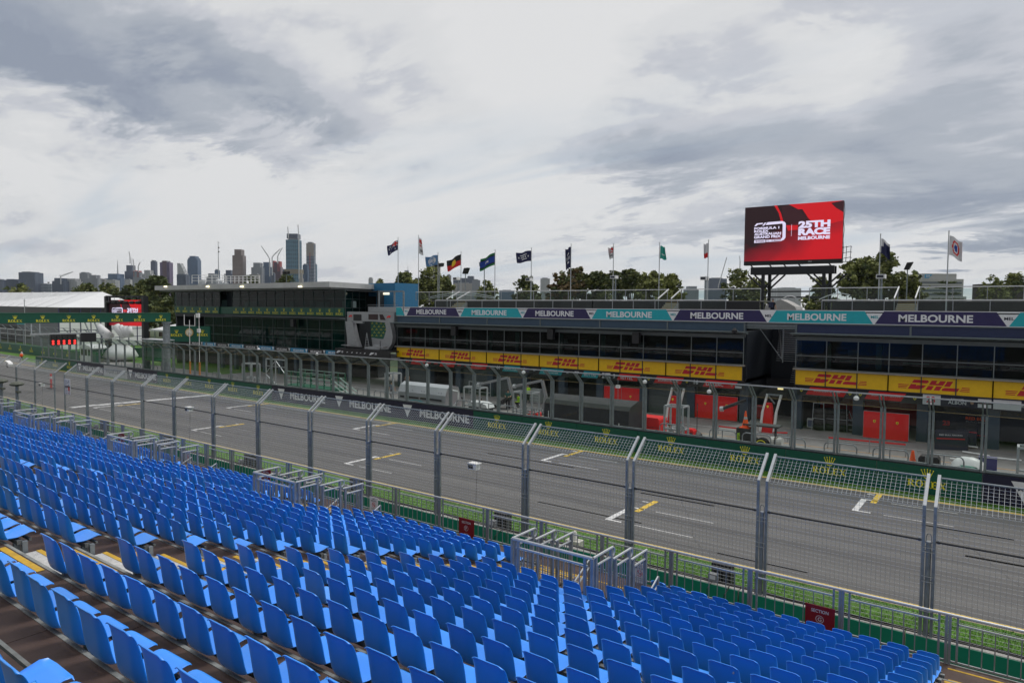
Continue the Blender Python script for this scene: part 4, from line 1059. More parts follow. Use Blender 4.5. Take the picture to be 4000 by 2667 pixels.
balus(-30.2, -18.3, LY, 8.55, 9.36, 'lower glass balustrade on the right half of the left wing roof')
balus(-11.3, 8.6, LY, 8.55, 9.36, 'lower glass balustrade on the right wing roof')
def up(x): return x*(HY/FYB)
balus(AY(1625, 1130, HY).x, AY(2607, 1130, HY).x, HY, 9.36, 10.33, 'upper glass balustrade along the left wing roof, left of the white stair rails')
balus(AY(2663, 1130, HY).x, AY(2972, 1130, HY).x, HY, 9.36, 10.33, 'upper glass balustrade left of the big screen legs')
balus(AY(3162, 1130, HY).x, AY(3508, 1130, HY).x, HY, 9.36, 10.33, 'upper glass balustrade right of the big screen legs')
balus(AY(3593, 1130, HY).x, AY(4150, 1130, HY).x, HY, 9.36, 10.33, 'upper glass balustrade at the right edge, beyond the yellow edged steps')
def roofstair(px0, px1, label):
    x0, x1 = AY(px0, 1150, HY).x, AY(px1, 1150, HY).x
    r = thing('roof_steps', ((x0+x1)/2, FYB+3.5, 8.52), label, 'steps', 'steps between the two roof levels')
    mb = MB(); stone = mat('step_grey', (.32, .32, .30), .7)
    for i in range(5): mb.box(x0, x1, HY-.3*(5-i), HY-.3*(4-i)+.02, 8.53, 8.7+.155*i, stone)
    mb.build('step', r); mb = MB()
    for i in range(5): mb.box(x0+.05, x1-.05, HY-.3*(5-i)-.008, HY-.3*(5-i)-.002, 8.66+.155*i, 8.695+.155*i, ynose)
    mb.build('nosing', r)
    for x in (x0, x1):
        mb = MB(); mb.bar((x, HY-2.1, 9.5), (x, HY+.1, 10.36), .07, .09, handr); mb.bar((x, HY-2.0, 8.53), (x, HY-2.0, 9.5), .05, .05, galv, YA); mb.build('handrail', r)
roofstair(3510, 3590, 'steps with yellow edges between the roof levels on the right wing')
roofstair(2610, 2660, 'roof steps with white handrails left of the big screen')
roofstair(1795, 1835, 'roof steps with slanting white handrails near the left end of the roof')
r = thing('curved_railing', (-46, HY+3, 9.36), 'white curved ramp railing on the roof behind the balustrade', 'railing')
for (pxa, pxb, ya, yb_, h_) in ((1680, 1880, 1160, 1155, -16), (1680, 1880, 1166, 1163, -14)):
    mb = MB(); pts = []
    for i in range(13):
        t = i/12; pts.append(AY(pxa+(pxb-pxa)*t*1.25, ya+h_*math.sin(math.pi*min(1, t)), HY+3))
    mb.tube(pts, .035, handr, 6); mb.build('handrail', r)
for k, (pxa, pxb, y_, lb) in enumerate(((3200, 3320, 1170, 'white arched railing on the roof right of the big screen legs'), (3040, 3110, 1180, 'white stair railing on the roof below the big screen'))):
    r = thing('arched_railing', AY(pxa, y_, HY+2), lb, 'railing'); mb = MB()
    mb.tube([AY(pxa+(pxb-pxa)*i/10, y_-24*math.sin(math.pi*i/10*.75), HY+2) for i in range(11)], .035, handr, 6); mb.build('handrail', r)
    mb = MB()
    for i in (3, 6, 9): a = AY(pxa+(pxb-pxa)*i/10, y_-24*math.sin(math.pi*i/10*.75), HY+2); mb.cyl((a.x, a.y, 9.36), a, .025, galv, 5)
    mb.build('post', r)
# ------------------------------------------------------------------ race control building left of the podium
def P3(px, py, depth): return V((0, 0, CAMZ))+ray(px, py)*depth
def glazing(r, A, B, z0, z1, n, rows, pane, fr=mat('dark_mullion', (.05, .07, .07), .5), t=.03, part='window_frame'):
    A = V((A[0], A[1], 0)); B = V((B[0], B[1], 0)); d = B-A; nrm = V((d.y, -d.x, 0)).normalized()
    mb = MB()
    for j in range(rows+1):
        z = z0+(z1-z0)*j/rows; mb.bar(A+V((0, 0, z))+nrm*.02, B+V((0, 0, z))+nrm*.02, .06, .05, fr)
    for i in range(n+1):
        p = A+d*i/n+nrm*.025; mb.bar(p+V((0, 0, z0)), p+V((0, 0, z1)), .055, .06, fr, nrm)
    mb.build(part, r)
    for i in range(n):
        p = A+d*i/n; q = A+d*(i+1)/n; mb = MB(); mb.face([p+V((0, 0, z0)), q+V((0, 0, z0)), q+V((0, 0, z1)), p+V((0, 0, z1))], pane); mb.build('window_pane', r)
rc = thing('control_building', (-80, 53, 0), 'two storey green glazed race control building with a wide flat roof', 'building')
XL, XM0, XM1, XR = AY(682, 1160, 52).x, AY(860, 1160, 52).x, AY(908, 1160, 52).x, -62.1
SX = AY(1428, 1180, 57.5).x
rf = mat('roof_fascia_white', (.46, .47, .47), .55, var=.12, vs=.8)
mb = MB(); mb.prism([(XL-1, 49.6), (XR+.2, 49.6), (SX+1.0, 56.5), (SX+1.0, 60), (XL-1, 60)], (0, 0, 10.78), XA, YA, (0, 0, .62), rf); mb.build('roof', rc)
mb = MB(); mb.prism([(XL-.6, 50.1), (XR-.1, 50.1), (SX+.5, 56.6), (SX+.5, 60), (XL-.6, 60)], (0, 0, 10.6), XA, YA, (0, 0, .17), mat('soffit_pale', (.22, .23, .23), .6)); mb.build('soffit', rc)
mb = MB(); mb.box(XL-.3, XR, 58.5, 59, 0, 10.6, inner); mb.box(XL-.3, XL, 52.3, 58.5, 0, 10.6, wallg); mb.box(XM0, XM1, 53.0, 53.1, 2.5, 10.6, wallb); mb.box(XR-.2, XR-.0, 57.0, 58.5, 0, 10.6, wallg); mb.build('wall', rc)
mb = MB()
for z in (3.0, 7.0, 10.4): mb.box(XL, XR-.1, 52.3, 58.4, z, z+.12, inner)
mb.build('floor_slab', rc)
glazing(rc, (XL, 52), (XM0, 52), 8.5, 10.55, 6, 2, gglass); glazing(rc, (XM1, 52), (XR, 52), 8.5, 10.55, 12, 2, gglass)
glazing(rc, (XR, 52), (SX, 57.5), 7.4, 10.55, 3, 3, gglass)
glazing(rc, (AY(800, 1300, 52).x, 52), (XR, 52), 3.5, 7.05, 13, 3, gglass)
mb = MB(); mb.prism([(-.9, 7.28), (.1, 7.12), (.1, 7.3), (-.9, 7.33)], (XM1-.5, 52, 0), YA, Z, (XR-XM1+.5, 0, 0), canopym); mb.box(XL, XR, 52.02, 52.2, 7.05, 7.45, wallg); mb.build('canopy', rc)
rnd = random.Random(9); mb = MB(); x = XL+1
while x < XR-2:
    mb.box(x, x+.25, 53.2, 53.3, 3.2, 7, mat('interior_column', (.02, .07, .06), .6)) if rnd.random() < .35 else mb.box(x, x+rnd.uniform(.8, 2), 53.5, 54, 8.5, 9.1+rnd.random()*.4, mat('interior_desk', (.10, .14, .14), .6)); x += rnd.uniform(1.2, 3)
x = XL+9
while x < XR-3: mb.box(x, x+1.6, 52.8, 53.2, 4.3+rnd.random()*.3, 4.75, shelf); x += rnd.uniform(2.2, 4.5)
mb.build('interior_fitting', rc)
mb = MB()
for px in (648, 813, 946, 1174): p = AY(px, 1119, 49.55); mb.box(p.x-.2, p.x+.2, 49.35, 49.6, p.z-.09, p.z+.06, mat('lit_floodlight', (.9, .85, .6), .4, emit=(1, .88, .55), es=2.2))
mb.build('roof_lamp', rc)
def roof_rail(px0, px1, py0, py1, y, label, n=12, rows=3):
    r = thing('roof_railing', AY((px0+px1)/2, py1, y), label, 'railing'); mb = MB()
    for j in range(rows): mb.bar(AY(px0, py1+(py0-py1)*(j+1)/rows, y), AY(px1, py1+(py0-py1)*(j+1)/rows, y), .06, .06, white)
    for i in range(n+1): px = px0+(px1-px0)*i/n; mb.bar(AY(px, py1, y), AY(px, py0, y), .06, .06, white, YA)
    mb.build('rails', r); return r
roof_rail(750, 880, 1075, 1107, 54, 'white railing on the left end of the control building roof', 5)
roof_rail(870, 1012, 1078, 1106, 52.5, 'white double railing on the control building roof', 9)
r = thing('roof_plant', AY(810, 1100, 56), 'grey plant and pipes behind the white railing on the control building roof', 'machinery'); mb = MB(); a = AY(775, 1105, 56)
mb.box(a.x, a.x+5, 56, 58, 11.4, 12.1, galv); mb.box(a.x+1, a.x+2.2, 55.4, 56, 11.4, 12.5, galvb); mb.lathe((a.x+4, 57, 12.1), [(.5, 0), (.5, .3), (.2, .5)], galvb, 10); mb.build('unit', r)
# green banner tiles with crown logos
def tile_band(x0, x1, n, z0, z1, label, lw):
    r = thing('green_banner', ((x0+x1)/2, 51.9, z0), label, 'banner', 'dark green tiled bands with crown logos on the control building')
    for i in range(n):
        a = x0+(x1-x0)*i/n; b = x0+(x1-x0)*(i+1)/n
        mb = MB(); mb.box(a+.02, b-.02, 51.9, 51.97, z0, z1, dkgreen); o = mb.build('panel', r)
        t = MB(); crown_logo(t, ((a+b)/2, 51.895, (z0+z1)/2-.08), XA, Z, lw); t.build('lettering', o)
tile_band(XL+.1, XM0-.1, 6, 7.5, 8.45, 'dark green band with six crown logos on the left of the control building', 1.25)
tile_band(XM1+.1, XR-.05, 13, 7.5, 8.45, 'long dark green band with thirteen crown logos on the control building', 1.25)
mb = MB(); mb.box(XM0-.1, XM1+.1, 52.05, 52.1, 7.5, 8.45, dkgreen); mb.build('green_infill', rc)
xs0 = AY(744, 1330, 51.9).x
for i in range(10):
    a = xs0+(XR-xs0)*i/10; b = xs0+(XR-xs0)*(i+1)/10; m_ = mat('bright_blue_vinyl', (.01, .22, .42), .45) if i % 2 == 1 else black
    r = thing('melbourne_strip', ((a+b)/2, 51.85, 2.97), '%s strip reading MELBOURNE under the control building windows, %s from the left' % ('blue' if i % 2 else 'black', nth(i+1)), 'banner', 'small MELBOURNE strips under the control building windows')
    mb = MB(); mb.box(a, b, 51.85, 51.95, 2.97, 3.47, m_); mb.build('panel', r); T = MB()
    T.text('MELBOURNE', ((a+b)/2-.1, 51.845, 3.22), XA, Z, .25, whitew, .02, w=(b-a)*.62)
    T.flat([(b-.42, 3.44), (b-.06, 3.44), (b-.24, 3.0)], (0, 51.845, 0), XA, Z, whitew); T.build('lettering', r)
# ground floor under the strip: dark openings
r = thing('control_ground_floor', (-80, 53, 0), 'dark ground floor openings and columns under the control building', 'building')
mb = MB()
for i in range(9): x = XL+12+3.3*i; mb.box(x-.25, x+.25, 52.2, 52.6, 0, 3.0, colm)
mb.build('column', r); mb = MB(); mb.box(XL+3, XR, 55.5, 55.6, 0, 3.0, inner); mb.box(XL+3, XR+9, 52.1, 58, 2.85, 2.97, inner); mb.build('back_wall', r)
# blue annex
r = thing('blue_annex', AY(1490, 1190, 58), 'bright blue plant room between the control building and the pit building roof', 'building')
bl = mat('blue_render', (.025, .17, .34), .6, var=.1); a = AY(1440, 1107, 58); b = AY(1543, 1107, 58); c = AY(1470, 1145, 58)
mb = MB(); mb.box(a.x, b.x, 58, 62, 9.9, a.z, bl); mb.box(c.x, b.x, 58, 62, 7.5, 9.9, bl); mb.build('wall', r)
mb = MB(); mb.box(a.x+.3, c.x, 58.8, 59, 7.5, 9.9, wallg); mb.build('door_recess', r)
mb = MB(); q = AY(1502, 1147, 57.9); mb.box(q.x-.75, q.x+.75, 57.85, 58, q.z-.13, q.z+.13, mat('lit_tube', (.8, .75, .6), .4, emit=(1, .92, .7), es=1.0)); mb.build('lamp', r)
r = thing('walkway_frame', AY(1490, 1180, 55), 'grey steel walkway frame and white parapet in front of the blue annex', 'railing')
mb = MB(); 
for px in (1480, 1577, 1541): mb.bar(AY(px, 1230, 55), AY(px, 1138, 55), .16, .16, galvd, YA)
mb.bar(AY(1480, 1138, 55), AY(1577, 1138, 55), .14, .14, galvd); mb.build('frame', r)
mb = MB(); p = AY(1438, 1198, 53.8); q = AY(1556, 1198, 53.8); mb.box(p.x, q.x, 53.8, 53.85, 7.9, p.z, galvb); mb.bar((p.x, 53.75, p.z+.2), (q.x, 53.75, p.z+.2), .05, .05, galv); mb.build('parapet', r)
mb = MB(); mb.box(p.x-2, q.x+.6, 53.9, 60, 7.5, 7.9, wallg); mb.build('slab', r)

# ------------------------------------------------------------------ podium
pd = thing('podium', (-57.5, 51.5, 3), 'silver curved winners podium with a green backdrop beside the yellow banners', 'podium')
silver = mat('silver_podium_panel', (.33, .34, .36), .35, .5, .08, 2)
x0, x1 = -61.3, -53.75
mb = MB(); mb.box(x0, x1, 53.4, 53.5, 3.9, 8.05, wallg); mb.build('back_wall', pd)
mb = MB()
mb.prism([(x0, 8.05), (x1, 8.05), (x1, 6.95), (x1-1.0, 6.9), (x0+4.5, 7.0), (x0+2.6, 7.0), (x0+2.6, 6.75), (x0+1.0, 6.75), (x0+1.0, 7.0), (x0, 6.95)], (0, 51.6, 0), XA, Z, (0, .25, 0), silver); mb.build('header', pd)
mb = MB(); mb.box(x0+1.1, x0+2.4, 51.56, 51.6, 7.05, 7.75, black); mb.build('screen', pd)
mb = MB(); mb.box(x0+3.6, x0+5.1, 51.56, 51.6, 7.2, 7.8, mat('dim_screen', (.03, .012, .014), .3)); mb.build('screen', pd)
mb = MB(); mb.prism([(x0+5.35, 7.8), (x0+5.85, 7.8), (x0+6.3, 7.2), (x0+5.5, 7.2)], (0, 51.56, 0), XA, Z, (0, .04, 0), _mats['dim_screen']); mb.build('screen', pd)
T = MB()
for cx in (x0+.55, x0+6.75):
    T.flat([(-.30, -.12), (-.05, -.12), (0, -.03), (.16, -.03), (.26, .12), (-.06, .12)], (cx, 51.57, 7.55), XA, Z, redscr)
    T.flat([(.1, -.12), (.22, -.12), (.38, .12), (.26, .12)], (cx, 51.565, 7.55), XA, Z, redscr)
T.build('emblem', pd)
def wing_arc(pts_o, pts_i, nm):
    mb = MB(); n = len(pts_o)
    for i in range(n-1): mb.prism([pts_o[i], pts_o[i+1], pts_i[i+1], pts_i[i]], (0, 51.45, 0), XA, Z, (0, .5, 0), silver)
    mb.build(nm, pd)
wing_arc([(x0-.15, 6.95), (x0-.05, 6.2), (x0+.12, 5.2), (x0+.2, 4.1)], [(x0+1.05, 6.95), (x0+1.3, 6.2), (x0+1.7, 5.0), (x0+2.15, 4.1)], 'left_arm')
wing_arc([(x1-.45, 6.95), (x1-.12, 6.1), (x1-.0, 5.4), (x1-.15, 4.7), (x1-.75, 4.0)], [(x1-1.2, 6.95), (x1-1.0, 6.1), (x1-1.3, 5.4), (x1-1.7, 4.7), (x1-2.6, 4.05)], 'right_arm')
mb = MB(); bg_ = [(x0+3.0, 7.05), (x0+6.2, 7.05), (x0+6.5, 6.2), (x0+6.55, 5.5), (x0+6.4, 5.05), (x0+4.2, 5.1), (x0+3.1, 5.2)]
mb.prism(bg_, (0, 52.4, 0), XA, Z, (0, .05, 0), dkgreen); mb.build('backdrop', pd)
T = MB()
for j in range(5):
    for i in range(5):
        cx = x0+3.3+.72*i+(.36 if j % 2 else 0); cz = 6.8-.34*j
        if cx < x0+6.3: crown_logo(T, (cx, 52.39, cz), XA, Z, .36)
T.text('F1', (x0+5.7, 52.385, 6.85), XA, Z, .26, whitew, .05, shear=.45, fat=1.6); T.build('lettering', pd)
mb = MB(); mb.prism([(x0+3.1, 5.2), (x0+6.4, 5.05), (x0+6.0, 4.1), (x0+3.3, 4.1)], (0, 52.45, 0), XA, Z, (0, .05, 0), silver); mb.build('lower_backdrop', pd)
for (a, b, h) in ((2.55, 3.1, 4.15), (3.15, 4.0, 4.2), (4.0, 5.0, 4.45), (5.0, 6.0, 4.22)):
    mb = MB(); mb.box(x0+a, x0+b, 51.9, 52.3, 3.9, h, galvb); mb.build('step_block', pd)
mb = MB(); mb.box(x0-.9, x1+.5, 50.9, 53.4, 3.78, 3.92, blacksteel); mb.box(x0-1.2, x1+.2, 50.85, 50.95, 2.95, 3.92, black); mb.box(x0-1.2, x1+.2, 50.95, 53.4, 2.9, 3.0, black); mb.build('balcony', pd)
T = MB()
for cx, k in ((x0-.6, 1), (x0+4.9, 1), (x0+.9, .4), (x0+1.7, .4), (x0+2.5, .4), (x0+3.1, .35), (x0+3.8, .4)):
    T.flat([(-.40*k, -.14*k), (-.05, -.14*k), (0, -.04*k), (.2*k, -.04*k), (.4*k, .14*k), (-.1*k, .14*k)], (cx, 50.845, 3.5), XA, Z, whitew)
T.text('70', (x0+5.5, 50.845, 3.5), XA, Z, .24, whitew, .03, shear=.3); T.text('70', (x0+.0, 50.845, 3.5), XA, Z, .24, whitew, .03, shear=.3); T.build('emblem', pd)
for x in (x0+.7, x0+6.2):
    mb = MB(); mb.box(x-.55, x+.75, 50.6, 51.2, 4.25, 4.33, silver); mb.cyl((x, 50.9, 3.9), (x, 50.9, 4.95), .035, black, 6); mb.build('stand', pd)
mb = MB()
for s_ in (-.35, .35): mb.bar((x0+3.0+s_, 51.9, 4.1), (x0+2.95, 51.9, 5.75), .05, .04, galvb)
for j in range(5): mb.bar((x0+2.7+.04*j, 51.88, 4.35+.28*j), (x0+3.25-.05*j, 51.88, 4.35+.28*j), .03, .03, galvb)
o = mb.build('step_ladder'); tag(o, 'silver step ladder leaning inside the podium', 'ladder')

# ------------------------------------------------------------------ big screen on the roof
def screen_mat(name, sx):
    m = bpy.data.materials.new(name); m.use_nodes = True; nt = m.node_tree; b = nt.nodes['Principled BSDF']; N = nt.nodes.new; L = nt.links.new
    tc = N('ShaderNodeTexCoord'); sp = N('ShaderNodeSeparateXYZ'); L(tc.outputs['UV'], sp.inputs[0])
    n = N('ShaderNodeTexNoise'); n.inputs['Scale'].default_value = 1.6; n.inputs['Detail'].default_value = 3; n.inputs['Distortion'].default_value = 1.2; L(tc.outputs['UV'], n.inputs['Vector'])
    def M(op, a, b_):
        q = N('ShaderNodeMath'); q.operation = op
        for i, x in enumerate((a, b_)):
            if isinstance(x, (int, float)): q.inputs[i].default_value = x
            else: L(x, q.inputs[i])
        return q.outputs[0]
    u, v = sp.outputs[0], sp.outputs[1]
    f = M('ADD', M('MULTIPLY', M('SUBTRACT', u, .35), .85), M('MULTIPLY', M('SUBTRACT', .5, v), .95)); f = M('ADD', f, M('MULTIPLY', n.outputs['Fac'], .75))
    r = N('ShaderNodeValToRGB'); L(f, r.inputs[0]); e = r.color_ramp
    e.elements[0].position = .28; e.elements[0].color = (.018, .004, .007, 1); e.elements[1].position = .95; e.elements[1].color = (.62, .004, .012, 1); q = e.elements.new(.6); q.color = (.26, .004, .014, 1)
    b.inputs['Base Color'].default_value = (.01, .01, .01, 1); L(r.outputs[0], b.inputs['Emission Color']); b.inputs['Emission Strength'].default_value = .8; b.inputs['Roughness'].default_value = .5
    return m
def emis(name, c, s=1.0): return mat(name, (.01, .01, .01), .5, var=0, emit=c, es=s)
ewhite = emis('screen_white', (.70, .66, .86)); ered = emis('screen_red', (.52, .004, .01)); edark = emis('screen_dark', (.03, .006, .01)); emar = emis('screen_maroon', (.07, .004, .008))
def big_screen(O, U, W_, name, label, frame_ext=.12, depthv=None, detail=True):
    # O = lower left corner, U = vector along the bottom, W_ = up vector
    r = thing(name, O, label, 'screen'); Nn = U.cross(W_).normalized(); 
    if Nn.dot(-O) < 0: Nn = -Nn
    D = -Nn
    mb = MB(); mb.prism([(0, 0), (1, 0), (1, 1), (0, 1)], O, U, W_, D*.35, blacksteel); mb.build('cabinet', r)
    mb = MB(); mb.face([O+Nn*.02, O+U+Nn*.02, O+U+W_+Nn*.02, O+W_+Nn*.02], screen_mat('screen_image', 1)); o = mb.build('display', r)
    uv = o.data.uv_layers.new(name='UVMap'); 
    for i, c in enumerate([(0, 0), (1, 0), (1, 1), (0, 1)]): uv.data[i].uv = c
    T = MB(); q = O+Nn*.03; q2 = O+Nn*.04; q3 = O+Nn*.05
    T.flat([(.46, 1), (.56, .90), (.60, .90), (.66, .74), (.74, .58), (.9, .62), (1, .66), (1, 1)], q, U, W_, ered)
    T.flat([(.39, .96), (.46, 1), (.5, .93), (.53, .93), (.58, .88), (.63, .75), (.67, .70), (.52, .66), (.41, .70)], q2, U, W_, edark)
    T.flat([(.31, 1), (.34, 1), (.385, .85), (.41, .70), (.385, .70), (.36, .86)], q2, U, W_, ered)
    T.flat([(.88, .97), (1, 1), (1, .80), (.93, .88)], q2, U, W_, edark)
    T.flat([(.44, .63), (.56, .62), (.56, .54), (.46, .53)], q2, U, W_, ered)
    T.build('picture', r)
    T = MB(); S = W_.length/U.length
    ul = U.length; wl = W_.length; un = U/ul; wn = W_/wl
    def tx(s, u, v, h, w, al='L', sh=0, bold=.045): T.text(s, q3+U*u+W_*v, un, wn, h*wl, ewhite, bold, w=w*ul, align=al, shear=sh)
    tx('FORMULA 1', .105, .600, .046, .265); tx('ROLEX', .105, .548, .046, .155); tx('AUSTRALIAN', .105, .496, .046, .285); tx('GRAND PRIX', .105, .440, .050, .285)
    tx('25TH', .565, .625, .125, .315, bold=.06); tx('RACE', .565, .495, .125, .315, bold=.06); tx('MELBOURNE', .565, .385, .062, .315, bold=.05)
    # logo outline
    def F(p): T.flat(p, q3, U, W_, ewhite)
    F([(.105, .645), (.13, .695), (.20, .70), (.19, .675), (.145, .672), (.125, .645)]); F([(.19, .645), (.215, .70), (.235, .70), (.21, .645)])
    F([(.225, .655), (.245, .705), (.40, .71), (.40, .665), (.225, .655)]); F([(.40, .71), (.425, .69), (.437, .66), (.405, .64), (.40, .665)]); F([(.437, .66), (.437, .41), (.405, .42), (.405, .64)])
    F([(.437, .41), (.42, .37), (.395, .355), (.385, .375), (.405, .42)]); F([(.238, .385), (.395, .385), (.395, .35), (.238, .345)]); F([(.108, .39), (.228, .39), (.228, .34), (.108, .335)])
    T.text('2020', q3+Nn*.01+U*.168+W_*.364, un, wn, .036*wl, emar, .02, w=.10*ul); T.text('12 - 15 MARCH', q3+Nn*.01+U*.32+W_*.366, un, wn, .026*wl, emar, .02, w=.14*ul)
    F([(.495, .64), (.498, .64), (.498, .43), (.495, .43)]); T.build('lettering', r)
    return r, Nn
A0 = P3(2906, 1022, 75.0); A1 = P3(3289, 1015, 69.5); A1.z = A0.z; U_ = A1-A0; W_ = V((0, 0, 5.85))
rs, Nn = big_screen(A0, U_, W_, 'big_screen', 'large red screen reading 25TH RACE MELBOURNE standing on black legs on the roof')
mb = MB(); mb.prism([(0, -.42), (1, -.42), (1, 0), (0, 0)], A0+Nn*.06, U_, Z, -Nn*.8, black)
mb.build('lower_cabinet', rs)
T = MB(); T.text('PRO', A0+U_*.69+Nn*.065+V((0, 0, -.2)), U_.normalized(), Z, .14, galvb, .03, shear=.2); T.build('lettering', rs)
mb = MB(); un = U_.normalized(); bk = -Nn
zb = A0.z
for dd in (.1, 1.3): mb.bar(A0+U_*.075+bk*dd+V((0, 0, -1.05)), A0+U_*.93+bk*dd+V((0, 0, -1.05)), .25, .8, blacksteel)
for t in (.1, .3, .45, .6, .9): mb.bar(A0+U_*t+bk*.1+V((0, 0, -.72)), A0+U_*(t-.03)+bk*.2+V((0, 0, -.4)), .1, .1, blacksteel)
mb.build('cross_beam', rs)
for t in (.21, .83):
    for dd in (.1, 1.3):
        p = A0+U_*t+bk*dd+un*(.0 if dd < 1 else .4); mb = MB(); mb.bar(V((p.x, p.y, 8.5)), V((p.x, p.y, zb-1.4)), .3, .3, blacksteel, YA); mb.build('leg', rs)
        mb = MB()
        for s_ in (-1, 1): mb.bar(V((p.x, p.y, zb-3.0)), p+un*(1.6*s_)+V((0, 0, -1.45)), .16, .16, blacksteel)
        mb.build('brace', rs)
mb = MB()
for z in (10.0, 10.6): mb.bar(V((A0.x, A0.y, z))+U_*.21, V((A0.x, A0.y, z))+U_*.85, .14, .14, blacksteel)
mb.build('lower_beam', rs)
mb = MB(); e1 = A0+U_
for z in (0, .55, 1.1): mb.tube([e1+V((0, 0, z)), e1+un*.75+V((0, 0, z+.12)), e1+un*.75+bk*.9+V((0, 0, z+.12))], .03, blacksteel, 5)
for k in (.0, .35, .75): mb.bar(e1+un*k+V((0, 0, -.3)), e1+un*(k+.05)+V((0, 0, 1.25)), .05, .05, blacksteel, YA)
mb.face([e1+V((0, 0, -.3)), e1+un*.8+V((0, 0, -.3)), e1+un*.8+bk*.9+V((0, 0, -.3)), e1+bk*.9+V((0, 0, -.3))], blacksteel); mb.build('ladder_platform', rs)
mb = MB(); pts = []
for i in range(7): pts.append(e1+bk*.35+V((0, 0, W_.z*i/6))+un*(.08 if i % 2 else .0))
mb.tube(pts, .03, galvd, 5); mb.build('edge_truss', rs)
r = thing('tarpaulin', AY(2995, 1200, 55), 'pale tarpaulin and curved grey roof cover below the big screen', 'cover')
mb = MB(); p = AY(2985, 1208, 56); q = AY(3115, 1208, 56)
mb.prism([(p.x, 8.52), (q.x, 8.52), (q.x-.2, 8.9), (q.x-.8, 9.25), ((p.x+q.x)/2, 9.45), (p.x+.9, 9.3), (p.x+.1, 9.0)], (0, 56, 0), XA, Z, (0, 2, 0), mat('pale_cover', (.33, .33, .32), .6)); mb.build('cover', r)

# ------------------------------------------------------------------ flags on poles behind the roof
fm = {k: mat('flag_'+k, c, .7, var=.05) for k, c in dict(navy=(.012, .016, .07), white=(.66, .66, .68), red=(.62, .02, .02), lblue=(.10, .22, .42), black=(.012, .012, .012), green=(.01, .16, .05), blue=(.01, .05, .30), yellow=(.75, .5, .01), teal=(.02, .30, .25)).items()}
def flag(px, ytop, ybot, dirn, w, h, droop, paint, label, wav=.10, Y=60.0, furl=0.0):
    t = AY(px, ytop, Y); b = AY(px, ybot, Y); zb_ = 8.5; w *= (1.3 if dirn < 0 else .92)
    r = thing('flag_pole', (t.x, Y, zb_), label, 'flag', 'flags on tall poles behind the pit building roof')
    mb = MB(); mb.cyl((t.x, Y, zb_), (t.x, Y, t.z), .05, galvb, 7, r2=.035); mb.lathe((t.x, Y, t.z), [(.02, 0), (.06, .04), (.03, .1)], galvb, 7); mb.build('pole', r)
    mb = MB(); nu, nv = 18, 12
    def pt(u, v):
        x = u*w*(1-furl*.6*v); return V((t.x+dirn*(x*(1-.25*droop*u)+.05), Y+wav*math.sin(u*9+v*2)*(.3+u), t.z-.25-h*(1-v)-droop*u*w*.75+.05*math.sin(u*7)))
    for i in range(nu):
        for j in range(nv):
            m_ = paint((i+.5)/nu, (j+.5)/nv)
            mb.face([pt(i/nu, j/nv), pt((i+1)/nu, j/nv), pt((i+1)/nu, (j+1)/nv), pt(i/nu, (j+1)/nv)], fm[m_])
    mb.build('flag', r)
def p_aus(u, v):
    if u < .48 and v > .48:
        a, b = u/.48, (v-.48)/.52
        if abs(a-.5) < .10 or abs(b-.5) < .12: return 'red'
        if abs(a-.5) < .2 or abs(b-.5) < .22 or abs(a-b) < .1 or abs(a+b-1) < .1: return 'white'
        return 'navy'
    for (x, y) in ((.24, .24), (.75, .8), (.63, .52), (.86, .58), (.75, .2)):
        if abs(u-x)+abs(v-y) < .07: return 'white'
    return 'navy'
def p_gp(u, v): return 'red' if (u-.35)**2*3+(v-.7)**2*6 < .35 and (u-.35)**2*3+(v-.7)**2*6 > .02 and int(v*10) % 3 else ('black' if .2 < u < .8 and .15 < v < .32 and int(u*12) % 2 else 'white')
def p_fia(u, v): d = ((u-.5)/.33)**2+((v-.5)/.38)**2; return 'white' if (.75 < d < 1.0 or (d < .75 and .3 < v < .7 and int(u*18) % 3 != 0)) else 'lblue'
def p_abo(u, v): return 'yellow' if ((u-.5)*1.5)**2+(v-.5)**2 < .06 else ('black' if v > .5 else 'red')
def p_tor(u, v): return 'green' if v > .8 or v < .2 else ('black' if v > .76 or v < .24 else ('white' if ((u-.5)*1.5)**2+(v-.5)**2 < .03 and v < .62 and not ((u-.5)*1.5)**2+(v-.42)**2 < .01 else 'blue'))
def p_mel(u, v): return 'white' if (.38 < v < .58 and .12 < u < .88 and int(u*16) % 2) or (.25 < v < .33 and .3 < u < .6) or (.66 < v < .72 and .3 < u < .8) else 'navy'
def p_ring(u, v): d = ((u-.45)*1.4)**2+(v-.5)**2; return 'red' if .06 < d < .14 else ('blue' if d < .03 else 'white')
def p_teal(u, v): return 'white' if .3 < v < .4 and .3 < u < .7 else 'teal'
flag(1555, 930, 1160, -1, 1.55, 1.2, .45, p_aus, 'Australian flag blowing left on the leftmost pole')
flag(1635, 921, 1130, 1, .85, 1.9, .35, p_gp, 'white flag with red emblem on the second pole from the left', furl=.3)
flag(1711, 988, 1129, -1, 1.5, 1.15, .12, p_fia, 'light blue flag with a white round emblem')
flag(1801, 985, 1129, -1, 1.75, 1.25, .42, p_abo, 'black and red flag with a yellow disc')
flag(1934, 978, 1129, -1, 1.85, 1.35, .38, p_tor, 'green and blue flag with a white emblem', furl=.2)
flag(2076, 970, 1129, -1, 1.5, 1.1, .12, p_mel, 'navy flag with white lettering blowing left')
flag(2231, 955, 1127, -1, .5, 2.1, .5, p_mel, 'navy flag hanging furled on its pole, right of the navy lettered flag')
flag(2397, 955, 1127, -1, .35, 1.1, .2, p_gp, 'small white and red flag edge on, left of the teal flag', wav=.2)
flag(2577, 950, 1125, 1, .75, 1.2, .25, p_teal, 'teal flag blowing right', furl=.3)
